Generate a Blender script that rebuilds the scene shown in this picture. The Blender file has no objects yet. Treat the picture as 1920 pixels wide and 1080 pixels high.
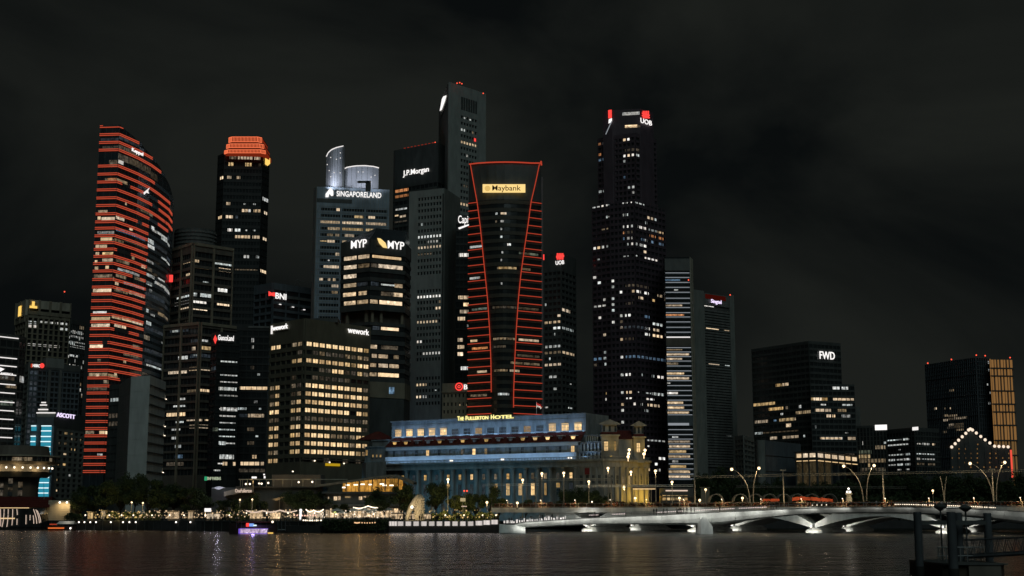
import bpy, bmesh, math, random
from mathutils import Vector, Matrix

# ------------------------------------------------------------------ camera, sky, added city glow, exposure
SC = bpy.context.scene
COL = SC.collection
F, CAMZ = 2600.0, 5.0
PITCH = math.atan(425.0 / 2600.0)
CP, SP = math.cos(PITCH), math.sin(PITCH)
GZ = 2.8                                   # level of the quays and streets

cam = bpy.data.cameras.new("camera")
cam.lens = 36.0 * F / 1920.0
cam.sensor_width = 36.0
cam.clip_start = 0.5
cam.clip_end = 12000.0
camo = bpy.data.objects.new("camera", cam)
camo.location = (0, 0, CAMZ)
camo.rotation_euler = (math.pi / 2 + PITCH, 0, 0)
COL.objects.link(camo)
SC.camera = camo

world = bpy.data.worlds.new("World")
SC.world = world
world.use_nodes = True
wt = world.node_tree
wt.nodes.clear()
w_out = wt.nodes.new("ShaderNodeOutputWorld")
w_bg = wt.nodes.new("ShaderNodeBackground")
w_tc = wt.nodes.new("ShaderNodeTexCoord")
w_map = wt.nodes.new("ShaderNodeMapping")
w_map.inputs["Location"].default_value = (0.0, 0.0, 0.0)
w_map.inputs["Rotation"].default_value = (0, 0, math.radians(-10))
w_map.inputs["Scale"].default_value = (1.0, 1.0, 1.9)
w_no = wt.nodes.new("ShaderNodeTexNoise")
w_no.inputs["Scale"].default_value = 3.2
w_no.inputs["Detail"].default_value = 6.0
w_no.inputs["Roughness"].default_value = 0.5
w_no.inputs["Distortion"].default_value = 0.5
w_rp = wt.nodes.new("ShaderNodeValToRGB")
w_rp.color_ramp.elements[0].position = 0.40
w_rp.color_ramp.elements[0].color = (0.0042, 0.0054, 0.0056, 1)
w_rp.color_ramp.elements[1].position = 0.64
w_rp.color_ramp.elements[1].color = (0.0160, 0.0180, 0.0156, 1)
wt.links.new(w_tc.outputs["Generated"], w_map.inputs["Vector"])
wt.links.new(w_map.outputs["Vector"], w_no.inputs["Vector"])
wt.links.new(w_no.outputs["Fac"], w_rp.inputs["Fac"])
wt.links.new(w_rp.outputs["Color"], w_bg.inputs["Color"])
wt.links.new(w_bg.outputs["Background"], w_out.inputs["Surface"])
w_bg.inputs["Strength"].default_value = 0.72

sun = bpy.data.lights.new("city_glow_fill", "SUN")  # broad sun lamp added to imitate city glow on the facades
sun.energy = 0.31
sun.angle = math.radians(40)
sun.color = (0.77, 1.0, 1.0)
suno = bpy.data.objects.new("city_glow_fill", sun)
suno.rotation_euler = (math.radians(48), 0, math.radians(12))
COL.objects.link(suno)

SC.view_settings.view_transform = "Standard"
SC.view_settings.look = "None"
SC.view_settings.exposure = 0.0
SC.view_settings.gamma = 1.0
SC.view_settings.use_curve_mapping = False
SC.render.engine = "CYCLES"
SC.cycles.use_denoising = True
SC.cycles.max_bounces = 5
SC.cycles.diffuse_bounces = 2
SC.cycles.glossy_bounces = 4
SC.cycles.sample_clamp_indirect = 1.5
SC.cycles.caustics_reflective = False
SC.cycles.caustics_refractive = False

# ------------------------------------------------------------------ helpers
RND = random.Random(7)
V = Vector
UP = V((0, 0, 1))

def at(px, py, Y):
    """photo pixel + distance in metres -> point in the world"""
    yw = F * CP + (py - 540) * SP
    zw = F * SP - (py - 540) * CP
    return V(((px - 960) * Y / yw, Y, CAMZ + zw / yw * Y))

def at_z(px, py, z):
    yw = F * CP + (py - 540) * SP
    zw = F * SP - (py - 540) * CP
    Y = (z - CAMZ) * yw / zw
    return V(((px - 960) * Y / yw, Y, z))

def xat(px, Y):
    return at(px, 965, Y).x

def zat(py, Y):
    return at(960, py, Y).z

ZT = dict(O=(0, 0, 1), A=(0, 220, 3.1765), B=(0, 540, 3.1765), C=(300, 220, 3.1765), D=(300, 560, 3.1765),
          E=(570, 250, 4.6957), F=(620, 430, 3.1765), G=(720, 140, 3.1765), H=(480, 580, 3.375), I=(860, 280, 4.5),
          J=(860, 500, 3.6), K=(1090, 190, 3.4839), L=(1090, 500, 2.7), M=(1390, 620, 3.724), N=(1590, 640, 3.857),
          P=(670, 760, 5.4), Q=(940, 760, 5.4), S=(0, 670, 9.0), T=(0, 780, 4.906))

def zz(k, x, y):
    a, b, s = ZT[k]
    return a + x / s, b + y / s

class MB:
    """collects polygons; build() links them as one mesh object"""
    def __init__(s):
        s.v, s.f, s.m, s.mi = [], [], [], 0
    def add(s, vs, fs):
        o = len(s.v)
        s.v += [tuple(p) for p in vs]
        for f in fs:
            s.f.append(tuple(i + o for i in f))
            s.m.append(s.mi)
    def quad(s, a, b, c, d):
        s.add([a, b, c, d], [(0, 1, 2, 3)])
    def box(s, x0, x1, y0, y1, z0, z1):
        s.add([(x0, y0, z0), (x1, y0, z0), (x1, y1, z0), (x0, y1, z0), (x0, y0, z1), (x1, y0, z1), (x1, y1, z1), (x0, y1, z1)],
              [(0, 3, 2, 1), (4, 5, 6, 7), (0, 1, 5, 4), (1, 2, 6, 5), (2, 3, 7, 6), (3, 0, 4, 7)])
    def fbox(s, fc, s0, s1, h0, h1, d0, d1):
        p = fc.pt
        s.add([p(s0, h0, d1), p(s1, h0, d1), p(s1, h0, d0), p(s0, h0, d0), p(s0, h1, d1), p(s1, h1, d1), p(s1, h1, d0), p(s0, h1, d0)],
              [(0, 3, 2, 1), (4, 5, 6, 7), (0, 1, 5, 4), (1, 2, 6, 5), (2, 3, 7, 6), (3, 0, 4, 7)])
    def prism(s, poly, z0, z1, poly1=None):
        """poly: (x, y) list anticlockwise; z1 may be a list, poly1 the upper outline"""
        n = len(poly)
        zt = z1 if isinstance(z1, (list, tuple)) else [z1] * n
        q = poly1 or poly
        vs = [(p[0], p[1], z0) for p in poly] + [(p[0], p[1], zt[i]) for i, p in enumerate(q)]
        fs = [(i, (i + 1) % n, n + (i + 1) % n, n + i) for i in range(n)]
        fs += [tuple(range(n - 1, -1, -1)), tuple(range(n, 2 * n))]
        s.add(vs, fs)
    def tube(s, pts, r, n=6, r1=None):
        pts = [V(p) for p in pts]
        m = len(pts)
        rings = []
        for i, p in enumerate(pts):
            t = (pts[min(i + 1, m - 1)] - pts[max(i - 1, 0)]).normalized()
            a = t.cross(UP)
            if a.length < 1e-4:
                a = V((1, 0, 0))
            a.normalize()
            b = a.cross(t)
            rr = r if r1 is None else r + (r1 - r) * i / (m - 1)
            rings.append([p + (a * math.cos(k * 2 * math.pi / n) + b * math.sin(k * 2 * math.pi / n)) * rr for k in range(n)])
        vs = [q for ring in rings for q in ring]
        fs = []
        for i in range(m - 1):
            for k in range(n):
                fs.append((i * n + k, i * n + (k + 1) % n, (i + 1) * n + (k + 1) % n, (i + 1) * n + k))
        fs += [tuple(range(n - 1, -1, -1)), tuple(range((m - 1) * n, m * n))]
        s.add(vs, fs)
    def lathe(s, prof, c=(0, 0, 0), n=12):
        vs, fs = [], []
        for r, z in prof:
            for k in range(n):
                a = k * 2 * math.pi / n
                vs.append((c[0] + r * math.cos(a), c[1] + r * math.sin(a), c[2] + z))
        for i in range(len(prof) - 1):
            for k in range(n):
                fs.append((i * n + k, i * n + (k + 1) % n, (i + 1) * n + (k + 1) % n, (i + 1) * n + k))
        fs += [tuple(range(n - 1, -1, -1)), tuple(range((len(prof) - 1) * n, len(prof) * n))]
        s.add(vs, fs)
    def ball(s, c, r, n=8):
        k = max(4, n // 2 + 1)
        s.lathe([(max(0.02 * r, r * math.sin(math.pi * i / k)), -r * math.cos(math.pi * i / k)) for i in range(k + 1)], c, n)
    def build(s, name, mats, parent=None, smooth=False, origin=None):
        me = bpy.data.meshes.new(name)
        if not isinstance(mats, (list, tuple)):
            mats = [mats]
        if parent is not None:
            org = wloc(parent)
        elif origin is not None:
            org = V(origin)
        else:
            xs = [p[0] for p in s.v]; ys = [p[1] for p in s.v]; zs = [p[2] for p in s.v]
            org = V(((min(xs) + max(xs)) / 2, (min(ys) + max(ys)) / 2, min(zs)))
        me.from_pydata([(p[0] - org.x, p[1] - org.y, p[2] - org.z) for p in s.v], [], s.f)
        for mt in mats:
            me.materials.append(mt)
        if len(mats) > 1:
            me.polygons.foreach_set("material_index", s.m)
        if smooth:
            me.polygons.foreach_set("use_smooth", [True] * len(s.f))
        me.update()
        o = bpy.data.objects.new(name, me)
        COL.objects.link(o)
        if parent is not None:
            o.parent = parent
            WL[o.name] = org
        else:
            o.location = org
            WL[o.name] = org
        return o

WL = {}
def wloc(o):
    return WL[o.name]

def tag(o, label=None, cat=None, group=None, kind=None):
    if label: o["label"] = label
    if cat: o["category"] = cat
    if group: o["group"] = group
    if kind: o["kind"] = kind
    return o

def thing(name, label, cat, loc, group=None):
    o = bpy.data.objects.new(name, None)
    o.empty_display_size = 1.0
    o.location = loc
    COL.objects.link(o)
    WL[o.name] = V(loc)
    return tag(o, label, cat, group)

def inst(name, me, parent, loc, rz=0.0, scale=(1, 1, 1), mat=None):
    """an object that shares mesh data; loc in world coordinates"""
    o = bpy.data.objects.new(name, me)
    COL.objects.link(o)
    if parent is not None:
        o.parent = parent
        o.location = V(loc) - wloc(parent)
    else:
        o.location = loc
    o.rotation_euler = (0, 0, rz)
    o.scale = scale
    WL[o.name] = V(loc)
    return o

def copy_tree(o, loc, rz=None, label=None, scale=None):
    c = o.copy()
    COL.objects.link(c)
    c.location = loc
    WL[c.name] = V(loc)
    if rz is not None: c.rotation_euler = (0, 0, rz)
    if scale is not None: c.scale = scale
    if label: c["label"] = label
    for ch in KIDS.get(o.name, []) or [k for k in bpy.data.objects if k.parent == o]:
        d = ch.copy(); COL.objects.link(d); d.parent = c
        for g in [k for k in bpy.data.objects if k.parent == ch]:
            e = g.copy(); COL.objects.link(e); e.parent = d
    return c
KIDS = {}
def nth(i):
    w = ["first", "second", "third", "fourth", "fifth", "sixth", "seventh", "eighth", "ninth", "tenth", "eleventh", "twelfth", "thirteenth", "fourteenth", "fifteenth", "sixteenth", "seventeenth", "eighteenth", "nineteenth"]
    if i < 19: return w[i]
    t = {2: "twent", 3: "thirt", 4: "fort", 5: "fift"}[(i + 1) // 10]
    return t + ("ieth" if (i + 1) % 10 == 0 else "y-" + w[(i + 1) % 10 - 1])

# ------------------------------------------------------------------ materials
def _nt(name):
    m = bpy.data.materials.new(name)
    m.use_nodes = True
    nt = m.node_tree
    nt.nodes.clear()
    out = nt.nodes.new("ShaderNodeOutputMaterial")
    return m, nt, out

def mat(name, col, rough=0.7, metal=0.0, var=0.25, scale=0.35, spec=0.4, bump=0.0, streak=True):
    m, nt, out = _nt(name)
    b = nt.nodes.new("ShaderNodeBsdfPrincipled")
    b.inputs["Roughness"].default_value = rough
    b.inputs["Metallic"].default_value = metal
    b.inputs["Specular IOR Level"].default_value = spec
    g = nt.nodes.new("ShaderNodeNewGeometry")
    mp = nt.nodes.new("ShaderNodeMapping")
    mp.inputs["Scale"].default_value = (1, 1, 0.3 if streak else 1)
    n = nt.nodes.new("ShaderNodeTexNoise")
    n.inputs["Scale"].default_value = scale
    n.inputs["Detail"].default_value = 5
    n.inputs["Roughness"].default_value = 0.6
    mr = nt.nodes.new("ShaderNodeMapRange")
    mr.inputs["From Min"].default_value = 0.3
    mr.inputs["From Max"].default_value = 0.7
    mr.inputs["To Min"].default_value = 1 - var
    mr.inputs["To Max"].default_value = 1 + var
    mx = nt.nodes.new("ShaderNodeVectorMath"); mx.operation = "SCALE"
    mx.inputs[0].default_value = col[:3]
    nt.links.new(g.outputs["Position"], mp.inputs["Vector"])
    nt.links.new(mp.outputs["Vector"], n.inputs["Vector"])
    nt.links.new(n.outputs["Fac"], mr.inputs["Value"])
    nt.links.new(mr.outputs["Result"], mx.inputs["Scale"])
    nt.links.new(mx.outputs["Vector"], b.inputs["Base Color"])
    if bump:
        bp = nt.nodes.new("ShaderNodeBump")
        bp.inputs["Strength"].default_value = bump
        n2 = nt.nodes.new("ShaderNodeTexNoise"); n2.inputs["Scale"].default_value = scale * 6
        nt.links.new(g.outputs["Position"], n2.inputs["Vector"])
        nt.links.new(n2.outputs["Fac"], bp.inputs["Height"])
        nt.links.new(bp.outputs["Normal"], b.inputs["Normal"])
    nt.links.new(b.outputs["BSDF"], out.inputs["Surface"])
    return m

def glow(name, col, strength, sampled=False):
    """a lamp, tube or lit letter"""
    m, nt, out = _nt(name)
    e = nt.nodes.new("ShaderNodeEmission")
    e.inputs["Color"].default_value = (*col, 1)
    e.inputs["Strength"].default_value = strength
    nt.links.new(e.outputs["Emission"], out.inputs["Surface"])
    m.cycles.emission_sampling = "FRONT" if sampled else "NONE"
    return m

def room(name, col, strength, cell=1.6, lo=0.25, hi=1.15, tinted=True, rmin=0.40):
    """a lit room behind glass: blinds, ceiling lamps and furniture break the light up"""
    m, nt, out = _nt(name)
    e = nt.nodes.new("ShaderNodeEmission")
    g = nt.nodes.new("ShaderNodeNewGeometry")
    mp = nt.nodes.new("ShaderNodeMapping")
    mp.inputs["Scale"].default_value = (1.0, 1.0, 0.8)
    n = nt.nodes.new("ShaderNodeTexNoise")
    n.inputs["Scale"].default_value = 1.0 / cell
    n.inputs["Detail"].default_value = 3
    n.inputs["Roughness"].default_value = 0.75
    mr = nt.nodes.new("ShaderNodeMapRange")
    mr.inputs["From Min"].default_value = 0.33
    mr.inputs["From Max"].default_value = 0.66
    mr.inputs["To Min"].default_value = lo * strength
    mr.inputs["To Max"].default_value = hi * strength
    vo = nt.nodes.new("ShaderNodeTexVoronoi")
    vo.inputs["Scale"].default_value = 0.55 / cell
    vr = nt.nodes.new("ShaderNodeMapRange")
    vr.inputs["From Min"].default_value = 0.05
    vr.inputs["From Max"].default_value = 0.30
    vr.inputs["To Min"].default_value = 0.8 * strength
    vr.inputs["To Max"].default_value = 0.0
    ad = nt.nodes.new("ShaderNodeMath"); ad.operation = "ADD"
    hs = nt.nodes.new("ShaderNodeMix"); hs.data_type = "RGBA"
    hs.inputs["A"].default_value = (*col, 1)
    hs.inputs["B"].default_value = (min(1, col[0] * 1.05), col[1] * 0.82, col[2] * 0.62, 1)
    n2 = nt.nodes.new("ShaderNodeTexNoise")
    n2.inputs["Scale"].default_value = 0.23
    n2.inputs["Detail"].default_value = 1
    nt.links.new(g.outputs["Position"], mp.inputs["Vector"])
    nt.links.new(mp.outputs["Vector"], n.inputs["Vector"])
    nt.links.new(g.outputs["Position"], vo.inputs["Vector"])
    nt.links.new(g.outputs["Position"], n2.inputs["Vector"])
    nt.links.new(n.outputs["Fac"], mr.inputs["Value"])
    nt.links.new(vo.outputs["Distance"], vr.inputs["Value"])
    nt.links.new(mr.outputs["Result"], ad.inputs[0])
    nt.links.new(vr.outputs["Result"], ad.inputs[1])
    oi = nt.nodes.new("ShaderNodeObjectInfo")
    orr = nt.nodes.new("ShaderNodeMapRange")
    orr.inputs["To Min"].default_value = rmin
    orr.inputs["To Max"].default_value = 1.10
    om = nt.nodes.new("ShaderNodeMath"); om.operation = "MULTIPLY"
    nt.links.new(oi.outputs["Random"], orr.inputs["Value"])
    nt.links.new(ad.outputs["Value"], om.inputs[0]); nt.links.new(orr.outputs["Result"], om.inputs[1])
    nt.links.new(om.outputs["Value"], e.inputs["Strength"])
    fl = nt.nodes.new("ShaderNodeMath"); fl.operation = "FRACT"
    m7 = nt.nodes.new("ShaderNodeMath"); m7.operation = "MULTIPLY"; m7.inputs[1].default_value = 7.3
    nt.links.new(oi.outputs["Random"], m7.inputs[0]); nt.links.new(m7.outputs["Value"], fl.inputs[0])
    tint = nt.nodes.new("ShaderNodeMix"); tint.data_type = "RGBA"
    tint.inputs["B"].default_value = (min(1, col[0] * .88), min(1, col[1] * 1.04), min(1, col[2] * 1.45), 1)
    m5 = nt.nodes.new("ShaderNodeMath"); m5.operation = "MULTIPLY"; m5.inputs[1].default_value = 0.45 if tinted else 0.0
    nt.links.new(fl.outputs["Value"], m5.inputs[0]); nt.links.new(m5.outputs["Value"], tint.inputs["Factor"])
    nt.links.new(n2.outputs["Fac"], hs.inputs["Factor"])
    nt.links.new(hs.outputs["Result"], tint.inputs["A"]); nt.links.new(tint.outputs["Result"], e.inputs["Color"])
    nt.links.new(e.outputs["Emission"], out.inputs["Surface"])
    m.cycles.emission_sampling = "NONE"
    return m

M = dict(  # dark glass, cladding, granite and slate bases lifted in place of haze
    glass=mat("dark_glass", (0.030, 0.035, 0.036), 0.18, spec=0.5, var=0.3),
    glass2=mat("blue_glass", (0.045, 0.058, 0.066), 0.18, spec=0.6, var=0.3),
    black=mat("black_cladding", (0.080, 0.087, 0.083), 0.5),
    jet=mat("jet_glass_spandrel", (0.034, 0.037, 0.036), 0.4),
    dark=mat("dark_cladding", (0.095, 0.10, 0.095), 0.6),
    purple=mat("dark_granite", (0.090, 0.066, 0.080), 0.55),
    grey=mat("grey_cladding", (0.16, 0.165, 0.155), 0.7),
    conc=mat("pale_concrete", (0.33, 0.35, 0.33), 0.8, var=0.18),
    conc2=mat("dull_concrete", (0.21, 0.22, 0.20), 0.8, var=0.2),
    cream=mat("cream_stone", (0.46, 0.42, 0.33), 0.8),
    slab=mat("brightened_concrete", (0.58, 0.61, 0.58), 0.8, var=0.15),  # paler base stands in for floodlight on the slab building
    tan=mat("tan_stone", (0.27, 0.235, 0.17), 0.8),
    brown=mat("brown_panel", (0.15, 0.13, 0.105), 0.7),
    alu=mat("blue_grey_panel", (0.28, 0.34, 0.40), 0.45, metal=0.2, spec=0.5),
    bluegrey=mat("slate_panel", (0.12, 0.14, 0.155), 0.6),
    white=mat("white_render", (0.74, 0.76, 0.74), 0.65, var=0.1),
    bridge=mat("white_bridge_paint", (0.66, 0.69, 0.66), 0.6, var=0.22, scale=0.5),
    hotel=mat("weathered_granite", (0.27, 0.28, 0.27), 0.85, var=0.38, scale=0.45, bump=0.15),
    redroof=mat("red_roof_tile", (0.12, 0.020, 0.014), 0.8, var=0.35, scale=1.4, bump=0.3),
    steel=mat("galvanised_steel", (0.32, 0.33, 0.33), 0.45, metal=0.6),
    pole=mat("painted_pole", (0.30, 0.28, 0.24), 0.5, metal=0.3),
    asphalt=mat("asphalt", (0.05, 0.05, 0.05), 0.9, streak=False),
    quay=mat("quay_wall_stone", (0.030, 0.030, 0.028), 0.9, scale=1.2),
    deck=mat("timber_deck", (0.06, 0.045, 0.032), 0.8),
    bark=mat("bark", (0.05, 0.038, 0.026), 0.9),
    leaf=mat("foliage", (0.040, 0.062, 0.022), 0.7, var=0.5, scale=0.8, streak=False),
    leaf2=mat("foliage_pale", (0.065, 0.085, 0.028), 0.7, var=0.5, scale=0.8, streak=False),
    flower=mat("planter_flowers", (0.26, 0.075, 0.045), 0.8, var=0.7, scale=1.2, streak=False),
    cloth_dark=mat("dark_clothing", (0.018, 0.017, 0.018), 0.9),
    cloth_mid=mat("faded_clothing", (0.10, 0.085, 0.08), 0.9),
    cloth_pale=mat("pale_clothing", (0.42, 0.38, 0.36), 0.9),
    canvas=mat("white_canvas", (0.72, 0.72, 0.68), 0.8),
    stone=mat("pale_statue_stone", (0.58, 0.50, 0.37), 0.75, var=0.3, scale=1.5, bump=0.5),
    pile=mat("weathered_pile", (0.085, 0.092, 0.098), 0.75, var=0.3, scale=1.0),
    tanshade=mat("sail_fabric", (0.26, 0.23, 0.18), 0.8),
    redcloth=mat("orange_banner", (0.62, 0.10, 0.03), 0.8),
    crown=mat("white_crown_panel", (0.50, 0.52, 0.56), 0.5, var=0.1),
    hull=mat("boat_hull", (0.05, 0.03, 0.025), 0.6),
)
R = dict(
    w=room("lit_room_warm", (1.0, 0.78, 0.50), 0.85),
    W=room("lit_room_bright", (1.0, 0.77, 0.48), 1.2, lo=0.62),
    y=room("lit_room_yellow", (1.0, 0.70, 0.32), 0.75),
    c=room("lit_room_cool", (0.86, 0.95, 1.0), 0.85, lo=0.12),
    C=room("lit_room_cool_bright", (0.95, 0.98, 1.0), 1.3, lo=0.4),
    d=room("lit_room_dim", (1.0, 0.78, 0.48), 0.30, lo=0.1),
    e=room("lit_room_faint", (0.95, 0.80, 0.55), 0.11, lo=0.1),
    g=room("lit_room_green", (0.62, 0.80, 0.62), 0.22, lo=0.1),
    b=room("lit_room_blue", (0.35, 0.62, 1.0), 0.42, lo=0.15),
    f=room("faint_room_blue", (0.55, 0.70, 0.85), 0.085, lo=0.1),
    o=room("lit_room_orange", (1.0, 0.42, 0.16), 0.70),
    k=room("office_window_warm", (1.0, 0.77, 0.46), 1.12, lo=0.62, tinted=False, rmin=.8),
    K=room("office_window_soft", (1.0, 0.74, 0.42), 0.72, lo=0.5, tinted=False, rmin=.7),
    h=room("hotel_window_light", (1.0, 0.72, 0.36), 1.5, cell=1.1, lo=0.6, tinted=False),
    j=room("hotel_window_amber", (1.0, 0.66, 0.25), 0.75, cell=1.1, lo=0.4, tinted=False),
    s=room("shop_interior", (1.0, 0.78, 0.52), 1.15, cell=1.0, lo=0.2, tinted=False),
    r=room("restaurant_interior", (1.0, 0.52, 0.10), 0.62, cell=1.5, lo=0.3, tinted=False),
    q=room("dim_olive_hall", (0.9, 0.75, 0.42), 0.05, cell=1.5, lo=0.3, tinted=False),
)
G = dict(
    white=glow("white_sign_light", (1.0, 0.96, 0.93), 1.15),
    soft=glow("soft_white_tube", (1.0, 0.95, 0.92), 0.95),
    dimtube=glow("dim_tube", (0.85, 0.92, 1.0), 0.30),
    red=glow("red_light_strip", (1.0, 0.135, 0.065), 0.50),
    redtube=glow("red_neon_tube", (1.0, 0.105, 0.05), 0.46),
    redsign=glow("red_sign_light", (1.0, 0.06, 0.05), 1.2),
    orange=glow("orange_crown_light", (1.0, 0.20, 0.08), 1.0),
    orange2=glow("orange_glow_back", (1.0, 0.10, 0.03), 0.16),
    gold=glow("gold_sign_light", (1.0, 0.62, 0.14), 1.1),
    yellow=glow("yellow_letter_light", (1.0, 0.88, 0.32), 1.2),
    panel=glow("yellow_panel_light", (1.0, 0.70, 0.26), 1.05),
    cyan=glow("cyan_floor_light", (0.05, 0.50, 0.70), 0.5),
    cyanw=glow("cyan_white_tube", (0.72, 0.95, 1.0), 1.2),
    lilac=glow("lilac_sign_light", (0.85, 0.72, 1.0), 1.3),
    purple=glow("purple_boat_light", (0.30, 0.16, 1.0), 0.6),
    violetw=room("violet_white_boat_light", (0.72, 0.62, 1.0), 1.0, cell=.7, lo=.2, tinted=False, rmin=.95),
    blue=glow("blue_screen_light", (0.25, 0.45, 1.0), 0.9),
    green=glow("green_sign_light", (0.05, 0.55, 0.25), 0.6),
    palegreen=glow("pale_green_letter_light", (0.80, 0.92, 0.62), 0.6),
    lamp=glow("street_lamp_light", (1.0, 0.72, 0.40), 2.8),
    lampw=glow("white_lamp_light", (1.0, 0.93, 0.82), 2.4),
    bulb=glow("bulb_light", (1.0, 0.83, 0.62), 2.2),
    beacon=glow("red_beacon_light", (1.0, 0.10, 0.05), 1.6),
    warm=glow("warm_strip_light", (1.0, 0.68, 0.34), 0.9),
    pinkw=glow("pink_white_tube", (1.0, 0.76, 0.60), 0.75),
    goldfin=glow("gold_fin_light", (1.0, 0.50, 0.16), 0.22),
    brownletter=mat("sign_letter_brown", (0.25, 0.12, 0.01), 0.6),
)

def unit_mesh(name, m):
    b = MB(); b.box(-.5, .5, -.5, .5, -.5, .5)
    me = bpy.data.meshes.new(name)
    me.from_pydata(b.v, [], b.f)
    me.materials.append(m)
    return me
UM = {}
def unit(m):
    if m.name not in UM:
        UM[m.name] = unit_mesh("unit_" + m.name, m)
    return UM[m.name]

class Face:
    """a vertical wall: O lower left end seen from outside, u along it, n outward"""
    def __init__(s, O, u, W, H):
        s.O, s.u, s.W, s.H = V(O), V(u).normalized(), W, H
        s.n = V((s.u.y, -s.u.x, 0))
        s.rz = math.atan2(s.u.y, s.u.x)
    def pt(s, a, h, d=0.0):
        return s.O + s.u * a + s.n * d + V((0, 0, h))
    def hit(s, px, py, d=0.0):
        yw = F * CP + (py - 540) * SP
        zw = F * SP - (py - 540) * CP
        r = V(((px - 960), yw, zw))
        C = V((0, 0, CAMZ))
        t = ((s.O + s.n * d - C).dot(s.n)) / r.dot(s.n)
        p = C + r * t
        return (p - s.O).dot(s.u), p.z - s.O.z
    def put(s, name, m, parent, s0, s1, h0, h1, d0, d1):
        """an object of its own made from shared box data"""
        return inst(name, unit(m), parent, s.pt((s0 + s1) / 2, (h0 + h1) / 2, (d0 + d1) / 2), s.rz, (abs(s1 - s0), abs(d1 - d0), abs(h1 - h0)))

def face2(a, b, z0, z1):
    a, b = V((a[0], a[1], z0)), V((b[0], b[1], z0))
    return Face(a, b - a, (b - a).length, z1 - z0)

def text_mesh(body, bold=0.0, extrude=0.06, shear=0.0):
    cu = bpy.data.curves.new("lettering", "FONT")
    cu.body = body
    cu.size = 1.0
    cu.extrude = extrude
    cu.offset = bold
    cu.shear = shear
    cu.resolution_u = 3
    o = bpy.data.objects.new("lettering", cu)
    COL.objects.link(o)
    dg = bpy.context.evaluated_depsgraph_get()
    me = bpy.data.meshes.new_from_object(o.evaluated_get(dg))
    vs = [tuple(v.co) for v in me.vertices]
    fs = [tuple(p.vertices) for p in me.polygons]
    bpy.data.objects.remove(o)
    return vs, fs

def letters(mb, fc, body, s0, s1, h0, h1, d=0.5, bold=0.015, depth=0.25, shear=0.0):
    """lettering stretched into a rectangle on a wall"""
    vs, fs = text_mesh(body, bold, 0.5, shear)
    xs = [v[0] for v in vs]; ys = [v[1] for v in vs]
    x0, x1, y0, y1 = min(xs), max(xs), min(ys), max(ys)
    out = []
    for x, y, z in vs:
        out.append(fc.pt(s0 + (x - x0) / (x1 - x0) * (s1 - s0), h0 + (y - y0) / (y1 - y0) * (h1 - h0), d + (z + 0.5) * depth))
    mb.add(out, fs)

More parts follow.
